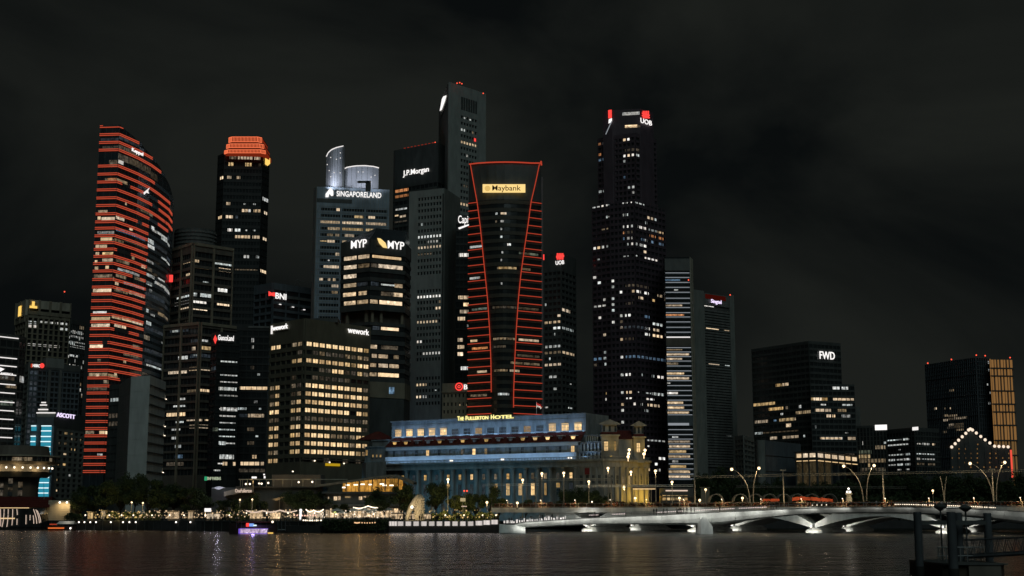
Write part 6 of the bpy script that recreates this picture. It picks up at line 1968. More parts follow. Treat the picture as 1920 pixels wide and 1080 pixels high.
pts_ = [at(510, 936, 486), at(538, 928, 486), at(538, 934, 486), at(516, 938.5, 486)]
b = MB(); b.add([*pts_, *[p + V((0, 5, .3)) for p in pts_]], [(0, 1, 2, 3), (4, 7, 6, 5), (0, 4, 5, 1), (3, 2, 6, 7)])
sh = tag(b.build("shade_sail", M["tanshade"]), "tan shade sail on posts above the promenade", "shade sail")
b = MB(); b.tube([at(524, 933, 487), at(524, 962, 487)], .12, 5); b.build("post", M["steel"], sh)
point("sail_light", at(522, 941, 484), 170, (1, .62, .25), .3)
# ------------------------------------------------------------------ quay, terrace under the statue
def qD(px):
    for (a, d0), (c, d1) in zip(QL[:-1], QL[1:]):
        if a <= px <= c: return d0 + (d1 - d0) * (px - a) / (c - a)
    return QL[-1][1]
qw = thing("quay_wall", "long dark stone quay wall along the left waterfront", "wall", (xat(300, 458), 458, -1))
for k in range(48):
    pa, pb = -30 + k * 16, -30 + (k + 1) * 16
    da, db = qD(pa), qD(pb)
    wf = face2((xat(pa, da), da), (xat(pb, db), db), -1.5, GZ)
    wf.put("wall_block", M["quay"], qw, .03, wf.W - .03, 0, wf.H + .1, 0, .3)
    wf.put("coping", M["black"], qw, 0, wf.W, wf.H + .1, wf.H + .35, -.6, .45)
    wf.put("fender", M["black"], qw, 0, .14, .8, wf.H, .3, .5)
LQ = tag(bpy.data.objects.new("quay_wall_lamp", None), "small round white lamp set in the dark quay wall", "lamp", "white lamps in the quay wall")
bpy.data.objects.remove(LQ)
bm_ = MB(); bm_.ball((0, 0, 0), .27, 8); lamp_me = bpy.data.meshes.new("quay_lamp_globe"); lamp_me.from_pydata(bm_.v, [], bm_.f); lamp_me.materials.append(G["lampw"])
bm_ = MB(); bm_.box(-.3, .3, .2, .75, -.15, .15); br_me = bpy.data.meshes.new("quay_lamp_bracket"); br_me.from_pydata(bm_.v, [], bm_.f); br_me.materials.append(M["black"])
for ql, px in enumerate((148, 158.3, 169.2, 180, 207.8, 230.6, 242.6, 254.5, 330, 357, 489, 494)):
    p = at(px, 979 if px < 400 else 983, qD(px) - 1.3)
    t = thing("quay_lamp", "%s round white lamp from the left on the quay wall" % nth(ql), "lamp", p, "white lamps along the quay wall")
    inst("globe", lamp_me, t, p); inst("bracket", br_me, t, p)
# paved apron and viewing terrace
DT = 394
xl, xr = xat(729, DT), xat(938, DT)
terr = thing("viewing_terrace", "stepped viewing terrace over the water with a row of white lit panels", "terrace", ((xl + xr) / 2, DT + 20, 0))
zt_ = zat(977, DT)
b = MB(); b.prism([(xl, DT + 1), (xr - 6, DT), (xr, DT + 4), (xr, 433), (xl - 12, 433), (xl - 3, DT + 12)], -2, zat(986.5, DT)); b.build("base", M["quay"], terr)
b = MB(); b.prism([(xl + .4, DT + 1.6), (xr - 6, DT + .7), (xr - .4, DT + 4.4), (xr - .4, 433.5), (xl - 11.6, 433.5), (xl - 2.6, DT + 12.2)], zat(986.5, DT), zt_ - .1); b.build("deck", M["asphalt"], terr)
xs_ = [730 + 14.6 * k for k in range(14)]
for k, px in enumerate(xs_):
    w = 17 if k == 0 else (11.2 if k < 11 else 13.5)
    yl = 0 if k < 11 else (k - 10) * 1.0
    pa, pb = at(px + (0 if k == 0 else 1.6), 977 - yl, DT + .3 - k * .07), at(px + min(w, 14.2), 986 - yl, DT + .3 - k * .07)
    b = MB(); b.box(pa.x, pb.x, DT + .1 - k * .07, DT + .3 - k * .07, pb.z, pa.z)
    lp_ = b.build("lit_panel", glow("terrace_panel_light%d" % k, (1, .90, .84), .92 + .25 * ((k * 7) % 5) / 5), terr)
    b = MB()
    for j in range(5):
        x = pa.x + (pb.x - pa.x) * (j + .5) / 5
        b.box(x - .06, x + .06, DT - .1 - k * .07, DT + .05 - k * .07, pb.z, pa.z + .1)
    b.box(pa.x, pb.x, DT - .15 - k * .07, DT + .05 - k * .07, pa.z - .1, pa.z + .1)
    b.build("panel_bar", M["quay"], lp_)
    if k % 3 == 1: area("panel_glow", V(((pa.x + pb.x) / 2, DT - .6, (pa.z + pb.z) / 2)), V(((pa.x + pb.x) / 2, DT - 8, 0)), 30, (1, .88, .8), 5, .8, terr)

# ------------------------------------------------------------------ pale stone fountain statue
DS = 415
def loft(b, secs, n=14):
    """secs: (centre, rx, rz, tilt) sections of a smooth body in the x-z plane, depth ry"""
    vs, fs = [], []
    for c, r1, r2, ax in secs:
        ax = V(ax).normalized(); side = V((0, 1, 0)); up = ax.cross(side)
        for k in range(n):
            a = k * 2 * math.pi / n
            rr = 1.0 + .05 * math.sin(a * 5 + c.z * 3)
            vs.append(c + up * (r1 * rr * math.cos(a)) + side * (r2 * rr * math.sin(a)))
    m = len(secs)
    for i in range(m - 1):
        for k in range(n):
            fs.append((i * n + k, i * n + (k + 1) % n, (i + 1) * n + (k + 1) % n, (i + 1) * n + k))
    fs += [tuple(range(n)), tuple(range(m * n - 1, m * n - n - 1, -1))]
    b.add(vs, fs)
sr = thing("fountain_statue", "floodlit pale stone statue with rounded head and long arched body at the water's edge", "statue", (xat(782, DS), DS, zt_))
sp = lambda x, y: at(700 + x / 6.4, 880 + y / 6.4, DS)
b = MB()
loft(b, [(sp(555, 625), 1.1, 1.5, (0, 0, 1)), (sp(553, 560), 1.25, 1.6, (0, 0, 1)), (sp(553, 480), 1.25, 1.6, (0, 0, 1)), (sp(556, 420), 1.3, 1.6, (0, 0, 1)), (sp(560, 370), 1.25, 1.5, (.05, 0, 1)), (sp(562, 335), 1.05, 1.3, (0, 0, 1)), (sp(560, 312), .7, .9, (0, 0, 1)), (sp(560, 302), .2, .25, (0, 0, 1))])
b.build("head_and_mane", M["stone"], sr, smooth=True)
b = MB()
loft(b, [(sp(545, 318), .6, .9, (-1, 0, -.5)), (sp(520, 345), .75, 1.2, (-1, 0, -1)), (sp(490, 390), .85, 1.3, (-1, 0, -1.5)), (sp(462, 435), .85, 1.3, (-1, 0, -1.7)), (sp(435, 495), .75, 1.1, (-1, 0, -2.2)), (sp(412, 560), .65, 1.0, (-.6, 0, -2.5)), (sp(392, 625), .6, .9, (-.3, 0, -1))])
b.build("arched_body", M["stone"], sr, smooth=True)
b = MB()
for k in range(26):
    z = .25 + .035 * (k % 3)
    c = sp(553 + 12 * math.sin(k * 2.1), 345 + k * 10.2)
    for j in range(7):
        a = math.pi + (j + .5 * (k % 2)) * math.pi / 7
        q = c + V((1.24 * math.cos(a), 1.58 * math.sin(a), 0))
        b.lathe([(.20, -.2), (.24, 0), (.08, .26)], q, 5)
b.build("carved_lock", M["stone"], sr)["kind"] = "stuff"
b = MB(); c = sp(500, 632); b.lathe([(5.2, -.5), (5.0, .1), (3.8, .35), (1.2, .6)], c, 18); b.build("carved_base", M["stone"], sr)
p = sp(470, 455)
spot("statue_light", V((xat(752, 405), 405, zt_ + .5)), sp(480, 450), 2400, (1, .80, .50), 60, .8, .3, sr)
spot("statue_light", V((xat(800, 402), 402, zt_ + .5)), sp(555, 430), 2600, (1, .78, .46), 60, .8, .3, sr)
b = MB(); b.ball(sp(468, 453) + V((0, -1.5, 0)), .42, 8); b.build("lens_lamp", G["lampw"], sr)

# ------------------------------------------------------------------ white footbridge in front
FB = [(966, 983, 991, 386.0), (982, 980, 990, 385.3), (1045, 976, 987, 382.6), (1107, 972, 984, 380.0), (1170, 969.6, 984, 377.7), (1232, 967, 984.3, 375.4), (1290, 964, 984.5, 373.2), (1323, 962.4, 985, 372.0), (1360, 960.6, 982, 369.7), (1400, 958.8, 977, 367.2), (1442, 957, 971.5, 364.6), (1490, 955, 966.5, 361.6), (1540, 953, 963.2, 358.4), (1600, 951.8, 962.5, 354.6), (1660, 951.5, 962.5, 350.8), (1720, 952, 963.5, 347.0), (1780, 953.6, 966, 343.2), (1840, 956, 970.5, 339.9), (1890, 958.6, 977, 337.3), (1935, 961.5, 984, 335.0)]
def fbi(px):
    for a, c in zip(FB[:-1], FB[1:]):
        if a[0] <= px <= c[0]:
            t = (px - a[0]) / (c[0] - a[0])
            return tuple(a[i] + (c[i] - a[i]) * t for i in range(4))
    return FB[0] if px < FB[0][0] else FB[-1]
fbr = thing("footbridge", "white curved footbridge with smooth steel girder crossing in front of the road bridge", "bridge", (xat(1323, 373), 375, 0))
def fsec(px):
    _, yt, yb, D = fbi(px)
    zt2, zb2 = zat(yt, D), zat(yb, D)
    x = xat(px, D)
    return x, D, zt2, zb2
seams = [966, 1010, 1060, 1107, 1155, 1205, 1240, 1286, 1312, 1335, 1380, 1425, 1470, 1531, 1590, 1650, 1710, 1770, 1830, 1885, 1935]
for a, c in zip(seams[:-1], seams[1:]):
    b = MB(); prev = None
    for i in range(5):
        x, D, z1, z0 = fsec(a + (c - a) * i / 4)
        if i == 0: x += .03
        if i == 4: x -= .03
        d = z1 - z0
        sec = [V((x, D, z1)), V((x, D + .15, z1 - .35)), V((x, D + .55, z1 - d * .45)), V((x, D + 1.3, z1 - d * .8)), V((x, D + 2.4, z0)), V((x, D + 5.2, z0)), V((x, D + 7.4, z1))]
        if prev: b.add(prev + sec, [(k, k + 1, k + 8, k + 7) for k in range(6)] + [(6, 0, 7, 13)])
        prev = sec
    b.build("girder_panel", M["bridge"], fbr, smooth=False)
    x, D, z1, z0 = fsec((a + c) / 2)
    xa_, _, _, _ = fsec(a); xb_, _, _, _ = fsec(c)
    pw = 17.0 * (xb_ - xa_) * (1.0 if (a + c) / 2 < 1500 else (.55 if (a + c) / 2 < 1600 else .22))
    area("handrail_downlight", V(((xa_ + xb_) / 2, D - 2.6, z1 - .4)), V(((xa_ + xb_) / 2, D + .6, z1 - 1.7)), pw, (1.0, .97, .90), abs(xb_ - xa_), .15, fbr)
for a, c in zip(seams[:-1], seams[1:]):
    b = MB(); prev = None
    for i in range(4):
        x, D, z1, z0 = fsec(a + (c - a) * i / 3)
        sec = [V((x, D - .35, z1 + .02)), V((x, D + 7.6, z1 + .02)), V((x, D + 7.6, z1 + .22)), V((x, D - .35, z1 + .22))]
        if prev: b.add(prev + sec, [(0, 4, 5, 1), (1, 5, 6, 2), (2, 6, 7, 3), (3, 7, 4, 0)])
        prev = sec
    b.build("deck_edge", M["dark"], fbr)
b = MB(); p1 = [fsec(966 + 969 * i / 80) for i in range(81)]
b.tube([V((x, D - .2, z1 + 1.25)) for x, D, z1, z0 in p1], .045, 4); b.build("handrail", M["steel"], fbr)
b = MB(); b.tube([V((x, D + 7.3, z1 + 1.25)) for x, D, z1, z0 in p1], .045, 4); b.build("handrail", M["steel"], fbr)
for i in range(0, 81, 1):
    x, D, z1, z0 = p1[i]
    if i % 2 == 0:
        inst("rail_post", unit(M["steel"]), fbr, (x, D - .2, z1 + .72), 0, (.05, .05, 1.05))
for px in [1108 + 3.2 * k for k in range(22)] + [1236 + 3.3 * k for k in range(46)] + [1395 + 3.4 * k for k in range(20)] + [1535 + 9 * k for k in range(4)] + [1694 + 3.5 * k for k in range(56)]:
    if (int(px) // 23) % 7 == 0: continue
    x, D, z1, z0 = fsec(px)
    inst("deck_lamp", unit(G["bulb"] if px > 1500 else glow("deck_lamp_pink", (1, .82, .78), 1.3) if "deck_lamp_pink" not in bpy.data.materials else bpy.data.materials["deck_lamp_pink"]), fbr, (x, D + 7.15, z1 + .85), 0, (.2, .1, .2))
for px in [938 + 1.0 * k for k in range(2)]:
    pass
# bright glazed balustrade at its left landing
rr = random.Random(9)
px = 944
while px < 1062:
    w = rr.uniform(1.5, 5)
    x0, D, z1, _ = fsec(max(966, px)); x1 = fsec(max(966, px + w))[0] if px > 966 else x0 + w * .147
    if px < 966: x0 = xat(px, 386); x1 = xat(px + w, 386)
    b = MB(); b.box(x0, x1, D + 7.0, D + 7.1, z1 + .25, z1 + rr.uniform(.7, 1.4)); b.build("lit_screen", glow("landing_screen_%d" % int(px), (1, .94, .88), rr.uniform(.5, 1.3)), fbr)
    px += w + rr.uniform(.8, 3)
# main pier with rounded head and splayed left landing
xp0, xp1 = xat(1312, 371), xat(1334.5, 371)
b = MB()
za, zb_ = zat(969.5, 371), -1
prof2 = [(xp0, zb_), (xp0, za - .9), (xp0 + .25, za - .3), (xp0 + .8, za), (xp0 + 1.5, za - .05), (xp0 + 1.9, za - .7), (xp1, zat(988, 371)), (xp1, zb_)]
vs = [(x, 369.6, z) for x, z in prof2] + [(x, 380, z) for x, z in prof2]
n = len(prof2)
b.add(vs, [tuple(range(n - 1, -1, -1)), tuple(range(n, 2 * n))] + [(k, (k + 1) % n, n + (k + 1) % n, n + k) for k in range(n)])
b.build("pier", M["bridge"], fbr)
spot("pier_light", (xat(1290, 364), 364, .4), (xat(1323, 370), 370, 2.5), 330, (1, .98, .95), 80, .8, .3, fbr)
b = MB(); pl = [(936, 983, 999), (950, 984, 999), (965, 984, 999), (985, 989, 1000)]
prev = None
for px, y0, y1 in pl:
    p0, p1_ = at(px, y0, 384), at(px, y1, 384)
    sec = [V((p0.x, 384.5, p0.z)), V((p0.x, 382.5, max(-.5, p1_.z))), V((p0.x, 394, -.5)), V((p0.x, 394, p0.z))]
    if prev: b.add(prev + sec, [(0, 1, 5, 4), (1, 2, 6, 5), (2, 3, 7, 6), (3, 0, 4, 7)])
    prev = sec
b.add(prev, [(0, 1, 2, 3)])
b.build("landing_block", M["bridge"], fbr)

# ------------------------------------------------------------------ road bridge behind it
rbr = thing("road_bridge", "long pale road bridge on lit V-shaped piers behind the footbridge", "bridge", (xat(1420, 420), 440, 0))
eA, eB = V((xat(922, 442), 442, 0)), V((xat(1960, 366), 366, 0))
ax = (eB - eA).normalized(); LB_ = (eB - eA).length
RBf = Face(V((eA.x, eA.y, 0)), ax, LB_, 8)
def dk(s):
    """deck underside and deck top along the road bridge"""
    t = s / LB_
    return 5.65, 7.1
NS = 24
for k in range(NS):
    s0, s1 = LB_ * k / NS, LB_ * (k + 1) / NS
    (u0, t0), (u1, t1) = dk(s0), dk(s1)
    b = MB(); p = RBf.pt
    b.add([p(s0 + .02, u0, 0), p(s1 - .02, u1, 0), p(s1 - .02, u1, -66), p(s0 + .02, u0, -66), p(s0 + .02, t0, .25), p(s1 - .02, t1, .25), p(s1 - .02, t1, -66), p(s0 + .02, t0, -66)],
          [(0, 3, 2, 1), (4, 5, 6, 7), (0, 1, 5, 4), (1, 2, 6, 5), (2, 3, 7, 6), (3, 0, 4, 7)])
    b.build("deck_segment", M["bridge"], rbr)
def srb(px):
    return RBf.hit(px, 985)[0]
near = [1103, 1302, 1524, 1770]
sp_n = [srb(x) for x in near]
ext = [sp_n[0] - 30] + sp_n + [sp_n[-1] + 36]
def half(d0, d1, shift, lit):
    for k, s0 in enumerate(sp_n):
        sc = s0 + shift
        lh, rh = (ext[k + 1] - ext[k]) / 2, (ext[k + 2] - ext[k + 1]) / 2
        u, t = dk(min(max(sc, 0), LB_))
        for sg, hw in ((-1, lh), (1, rh)):
            lower, N_ = [], 8
            for i in range(N_ + 1):
                q = i / N_
                lower.append((sc + sg * (1.0 + (hw - 1.0) * q), 1.5 + 3.1 * math.sin(q * math.pi / 2)))
            poly = lower + [(sc + sg * hw, u + .05), (sc + sg * hw * .36, u + .05), (sc + sg * .35, 2.6), (sc + sg * .35, 1.4)]
            n = len(poly)
            b = MB()
            vs = [RBf.pt(a, h, d) for d in (d0, d1) for a, h in poly]
            b.add(vs, [tuple(range(n)), tuple(range(2 * n - 1, n - 1, -1))] + [(j, n + j, n + (j + 1) % n, (j + 1) % n) for j in range(n)])
            b.build("arch_arm", M["bridge"], rbr)
        b = MB()
        outl = [(sc - 2.4, d0 + .2), (sc - 1.7, d0 + 1.4), (sc - .6, d0 + 2.0), (sc + .6, d0 + 2.0), (sc + 1.7, d0 + 1.4), (sc + 2.4, d0 + .2), (sc + 2.4, d1 - .2), (sc + 1.7, d1 - 1.4), (sc - 1.7, d1 - 1.4), (sc - 2.4, d1 - .2)]
        pp = [RBf.pt(a, 0, d) for a, d in outl]
        cxx = RBf.pt(sc, 0, (d0 + d1) / 2)
        b.prism([(q.x, q.y) for q in pp], -2, .55)
        b.prism([(q.x, q.y) for q in pp], .55, 1.4, [(q.x + (cxx.x - q.x) * .12 + (RBf.u.x * -.9 * (1 if (q - cxx).dot(RBf.u) > 0 else -1)), q.y + (cxx.y - q.y) * .08 + (RBf.u.y * -.9 * (1 if (q - cxx).dot(RBf.u) > 0 else -1))) for q in pp])
        b.build("pier", M["bridge"], rbr)
        for d, off in ((d0 + 2.3, -1), (d1 - 2.3, 1)):
            c = RBf.pt(sc, 1.75, d)
            b = MB(); b.ball(c, .27, 8); pl_ = b.build("pier_lamp", G["lampw"], rbr)
            b = MB(); b.tube([c - V((0, 0, .9)), c], .1, 5); b.build("lamp_bracket", M["steel"], pl_)
            if off < 0: [spot("pier_lamp_light", RBf.pt(sc - 3.2 * sg_, .7, d + 3.6), RBf.pt(sc + 5.5 * sg_, 5.0, d - 5), 1250 if lit else 1000, (1, .95, .86), 110, .7, .35, rbr) for sg_ in (-1, 1)]
half(-.6, -27, 0, True)
half(-36, -62, 0, False)
# parapet rail, posts and flower troughs
for k in range(60):
    s0, s1 = LB_ * k / 60, LB_ * (k + 1) / 60
    h0 = dk((s0 + s1) / 2)[1]
    RBf.put("rail_post", M["pole"], rbr, s0 - .06, s0 + .06, h0, h0 + 1.25, -.1, .02)
b = MB()
b.tube([RBf.pt(LB_ * k / 40, dk(LB_ * k / 40)[1] + 1.28, -.04) for k in range(41)], .06, 4); b.build("top_rail", M["pole"], rbr)
b = MB()
b.tube([RBf.pt(LB_ * k / 40, dk(LB_ * k / 40)[1] + .3, -.04) for k in range(41)], .04, 4); b.build("low_rail", M["pole"], rbr)
fm = MB()
r_ = random.Random(12)
for k in range(260):
    c = V((r_.uniform(-1.55, 1.55), r_.uniform(-.3, .3), r_.uniform(.05, .95)))
    a, t = r_.uniform(0, 6.28), r_.uniform(-.7, .7)
    u = V((math.cos(a), math.sin(a), t)) * .14; w = V((-math.sin(a), math.cos(a), r_.uniform(-.6, .6))) * .11
    fm.mi = 0 if r_.random() < .55 else 1
    fm.add([c - u - w, c + u - w, c + u + w, c - u + w], [(0, 1, 2, 3)])
fl_me = bpy.data.meshes.new("trough_plants"); fl_me.from_pydata([tuple(v) for v in fm.v], [], fm.f); fl_me.materials.append(M["flower"]); fl_me.materials.append(M["leaf"]); fl_me.polygons.foreach_set("material_index", fm.m)
tm = MB(); tm.box(-1.5, 1.5, -.28, .28, 0, .34); tr_me = bpy.data.meshes.new("trough_box"); tr_me.from_pydata(tm.v, [], tm.f); tr_me.materials.append(M["brown"])
for k in range(46):
    s0 = 2 + (LB_ - 4) * k / 46
    p = RBf.pt(s0, dk(s0)[1] + .02, -1.0)
    t = thing("flower_trough", "%s reddish flower trough from the left along the road bridge railing" % nth(k), "planter", p, "flower troughs along the road bridge")
    for nm, me in (("plants", fl_me), ("trough", tr_me)):
        o = inst(nm, me, t, p, RBf.rz)
        if nm == "plants": o.scale = (1.02, 1, r_.uniform(1.3, 1.9))

for k in range(14):  # lamps added to brighten the flower troughs and railing
    s0 = LB_ * (k + .5) / 14
    p = RBf.pt(s0, 7.1 + 2.3, .9)
    t = thing("trough_fill_lamp", "%s added warm fill lamp from the left above the road bridge planters" % nth(k), "lamp", RBf.pt(s0, 7.1, .1), "added fill lamps along the road bridge railing")
    b = MB(); b.tube([RBf.pt(s0, 7.1, .1), RBf.pt(s0, 9.2, .3), p], .05, 5); b.build("bracket", M["pole"], t)
    b = MB(); b.ball(p, .16, 6); b.build("lamp", G["bulb"], t)
    spot("trough_fill_light", p - V((0, 0, .25)), RBf.pt(s0, 7.4, -1.2), 300, (1, .62, .30), 165, .4, .2, t)
# ------------------------------------------------------------------ street lamps
def lamp_post(px, py, D, zbase, label, group, lean=0.0, power=700, straight=True, col=(1, .74, .42), r=.5):
    """tapered pole, short arm and glowing head; lean moves the head sideways (m)"""
    h = at(px, py, D)
    base = V((h.x - lean, D, zbase))
    t = thing("street_lamp", label, "street lamp", base, group)
    pts2 = []
    for i in range(9):
        q = i / 8
        pts2.append(V((base.x + lean * (q ** 2.6), D, zbase + (h.z - zbase + .2) * (1 - (1 - q) ** 1.25 if abs(lean) > .5 else q))))
    b = MB(); b.tube(pts2, .16, 6, .09); b.build("pole", M["pole"], t)
    b = MB(); b.lathe([(.3, 0), (.28, .5), (.17, .7)], base, 8); b.build("base_sleeve", M["pole"], t)
    b = MB(); b.ball(h, r * .86, 10); hd_ = b.build("lamp_head", G["lamp"], t)
    b = MB(); b.lathe([(r * .9, r * .75), (r * .5, r * 1.1), (.05, r * 1.2)], h, 8); b.build("lamp_hood", M["pole"], hd_)
    if power: spot("street_light", h - V((0, .2, r + .15)), V((h.x, D, zbase - 5)), power, col, 166, .3, .3, t)
    return t
zdk = lambda px: dk(srb(px))[1]
for i, (px, py, D, z) in enumerate(((840, 899, 455, GZ), (980, 900, 462, GZ + 1), (1016, 888, 452, 7), (1057, 887, 450, 7), (1104, 903, 462, 6), (1140, 878, 440, 7.4), (1170, 913, 470, 6), (1183, 885, 455, 7), (1229, 883, 445, 7.6), (1260, 904, 460, 7))):
    lamp_post(px, py, D, z, "%s tall street lamp from the left before the colonnaded hotel" % nth(i), "street lamps before the hotel")
for i, (px, py, D, lab) in enumerate(((970, 943, 436, "at the left end of the road bridge"), (1191, 934, 440, "beside the lit bus shelter"), (1274, 934, 450, "between the striped tower's foot and the bridge"), (1312, 938, 440, "just right of the striped tower's foot"), (1392, 934, 440, "among the pale arched shelters"), (1323, 918, 470, "on a lit wall right of the striped tower"), (1749, 920, 480, "alone before the dark trees at right"), (913, 942, 440, "left of the road bridge's end"))):
    p = at(px, py, D)
    lamp_post(px, py, D, min(p.z - 2, 7), "low round lamp " + lab, None, power=120, r=.45)
D = 410
for xl_, xr_, yl_, yr_, xb, lab in ((1372, 1423, 880, 878, 1409, "right of the louvred tower"), (1582, 1639, 874, 873, 1622, "below the broad black block"), (1819, 1884, 869, 867, 1866, "before the lattice tower")):
    for px, py, side in ((xl_, yl_, "left"), (xr_, yr_, "right")):
        base = xat(xb + (-1.5 if side == "left" else 4), D)
        lamp_post(px, py, D, zdk(px) - .2, "%s lamp of the forked pair on the road bridge %s" % (side, lab), None, lean=at(px, py, D).x - base, power=2600)
for px, lean, lab in ((1763, -1.0, "left"), (1780, 1.0, "right")):
    base = V((xat(1772, 412), 412, zdk(1770) - .2))
    t = thing("street_lamp", "unlit %s pole of the forked pair behind the mooring piles" % lab, "street lamp", base)
    b = MB(); b.tube([base + V((lean * q ** 2.2, 0, 9.3 * q)) for q in [i / 8 for i in range(9)]], .16, 6, .09); b.build("pole", M["pole"], t)
    b = MB(); b.lathe([(.3, 0), (.28, .5), (.17, .7)], base, 8); b.build("base_sleeve", M["pole"], t)
for px, py0, lab in ((1004.5, 899, "before the hotel's right bays"), (1146, 896, "before the hotel's corner"), (1468, 882, "right of the louvred tower"), (1655, 882, "left of the lattice tower"), (1860, 880, "before the gabled building"), (1302, 893, "beside the striped tower")):
    D2 = 418
    p = at(px, py0, D2); base = V((p.x, D2, 7))
    t = thing("truss_mast", "straight pale mast carrying the light truss " + lab, "mast", base)
    b = MB(); b.tube([base, p], .22, 8, .16); b.build("shaft", M["pole"], t)
    b = MB(); b.box(p.x - .9, p.x + .9, D2 - .2, D2 + .2, p.z - .1, p.z + .25); b.build("bracket", M["pole"], t)
    point("mast_wash", base + V((.6, -3, 3)), 90, (1, .75, .4), .3, t)
def truss(p0, p1, label, w=.5, m=None):
    p0, p1 = V(p0), V(p1)
    root = thing("light_truss", label, "truss", (p0 + p1) / 2)
    L = (p1 - p0).length; n = max(4, int(L / 2.2))
    b = MB()
    for dz, dy in ((0, 0), (0, w), (-w, w / 2)):
        b.tube([p0 + V((0, dy, dz)), p1 + V((0, dy, dz))], .07, 4)
    b.build("chord", m or M["pole"], root)
    b = MB()
    for k in range(n):
        a, c, mm = p0.lerp(p1, k / n), p0.lerp(p1, (k + 1) / n), p0.lerp(p1, (k + .5) / n)
        b.tube([a, mm + V((0, w / 2, -w))], .035, 3); b.tube([mm + V((0, w / 2, -w)), c], .035, 3)
    b.build("lacing", m or M["pole"], root)["kind"] = "stuff"
    return root
truss(at(1300, 893, 418), at(1468, 889, 418), "thin horizontal light truss from the striped tower to the first mast at right")
truss(at(1468, 889, 418), at(1655, 886, 418), "thin horizontal light truss below the broad black block")
truss(at(1655, 886, 418), at(1940, 880, 418), "thin horizontal light truss crossing before the gabled building")
truss(at(1004, 898, 430), at(1150, 897, 430), "pale light truss across the hotel's right corner", m=M["cream"])
truss(at(905, 908, 440), at(1010, 907, 440), "pale light truss low across the hotel columns", m=M["white"])
truss(at(1080, 910, 440), at(1300, 909, 440), "pale light truss low across the hotel's river front", m=M["white"])
truss(at(1380, 911, 480), at(1700, 913, 480), "faint far light truss above the arched shelters")

# ------------------------------------------------------------------ shelters, barrier, kiosk and globes on the bridge approach
for k, (px, D, lab) in enumerate(((1345, 455, "leftmost and palest"), (1390, 452, "second from the left"), (1419, 452, "third from the left"), (1445, 450, "fourth from the left"), (1472, 450, "behind the mast"), (1497, 450, "right of the mast"), (1525, 450, "second from the right"), (1558, 455, "rightmost and flattest"))):
    w, hh = 2.3, 3.0
    c = V((xat(px, D), D, zat(941, D)))
    t = thing("arched_shelter", "pale arched shelter on the bridge approach, " + lab, "shelter", c)
    b = MB(); prev = None
    for i in range(9):
        a = math.pi * i / 8
        s3 = [c + V((w * math.cos(a), d, hh * .85 * math.sin(a))) for d in (0, 5)]
        if prev: b.add(prev + s3, [(0, 2, 3, 1)])
        prev = s3
    b.build("canopy", M["tanshade"], t)
    b = MB(); b.tube([c + V((w * math.cos(math.pi * i / 8), 0, hh * .85 * math.sin(math.pi * i / 8))) for i in range(9)], .1, 4); b.build("arch_rib", M["pole"], t)
    if k in (0, 1): point("shelter_light", c + V((0, -2.2, 1.6)), 75, (1, .8, .5), .3, t)
pts_ = [(1430, 938), (1445, 938), (1462, 937), (1485, 937), (1500, 935), (1520, 936), (1540, 937.5), (1562, 939.5)]
root = thing("orange_barrier", "run of orange-red barrier sheeting on the bridge approach", "barrier", at(1500, 942, 440))
for (xa_, ya), (xb_, yb2) in zip(pts_[:-1], pts_[1:]):
    if xa_ == 1462: continue
    hgt = 6.5 if xa_ > 1480 else 5
    p0, p1_ = at(xa_ + .4, ya + 2.5, 440), at(xb_ - .4, yb2 + 2.5, 440)
    q0, q1 = at(xa_ + .4, ya - hgt + 2, 440), at(xb_ - .4, yb2 - hgt + 3, 440)
    b = MB(); b.add([p0, p1_, q1, q0, p0 + V((0, .15, 0)), p1_ + V((0, .15, 0)), q1 + V((0, .15, 0)), q0 + V((0, .15, 0))], [(0, 1, 2, 3), (7, 6, 5, 4), (3, 2, 6, 7), (0, 4, 5, 1)])
    b.build("panel", M["redcloth"], root)
for px in (1450, 1500, 1545):
    point("barrier_light", at(px, 934, 436.5), 130, (1, .8, .6), .3, root)
p = at(1592, 941, 425)
t = thing("globe_lamp_pedestal", "white pedestal lamp with three round globes on the road bridge", "street lamp", p)
b = MB(); b.lathe([(.9, 0), (.9, 1.2), (.7, 1.4), (.7, 2.0), (1.15, 2.3), (1.15, 2.5), (.3, 2.7)], p, 10); b.build("pedestal", M["cream"], t)
for dx, z in ((-.45, 3.0), (.45, 3.0), (0, 3.95)):
    b = MB(); b.ball(p + V((dx, 0, z)), .32, 8); b.build("globe", G["lampw"], t)
b = MB(); b.tube([p + V((0, 0, 2.6)), p + V((0, 0, 3.8))], .1, 5); b.tube([p + V((-.45, 0, 2.75)), p + V((.45, 0, 2.75))], .07, 4); b.build("bracket", M["steel"], t)
point("globe_light", p + V((0, -1.2, 3.4)), 70, (1, .92, .8), .3, t)
# lit bus shelter and low shop beside the hotel
p0, p1_ = at(1185, 909, 462), at(1230, 917, 462)
t = thing("bus_shelter", "flat lit shelter roof on posts at the hotel's right corner", "shelter", V(((p0.x + p1_.x) / 2, 463, 6)))
b = MB(); b.box(p0.x, p1_.x, 461, 464, p0.z - .25, p0.z); b.build("roof", M["cream"], t)
b = MB(); b.box(p0.x + .2, p1_.x - .2, 460.9, 461.0, p1_.z - .12, p1_.z + .15); b.build("light_bar", G["warm"], t)
b = MB(); b.box(p0.x + .1, p1_.x - .1, 462, 462.2, p1_.z + .3, p0.z - .3); b.build("sign_panel", M["brown"], t)
for px in (1190, 1216, 1221):
    b = MB(); b.tube([at(px, 909, 462.5), V((xat(px, 462.5), 462.5, GZ))], .12, 6); b.build("post", M["pole"], t)
T = Tower("low_shop", "low lit shopfront with a pink neon line at the foot of the striped tower", "shop", [(1236, 915), (1300, 915)], 500, 0, M["dark"], depth=12)
fc = T.faces[0]
a, h = fc.hit(1248, 920); e2, _ = fc.hit(1289, 920)
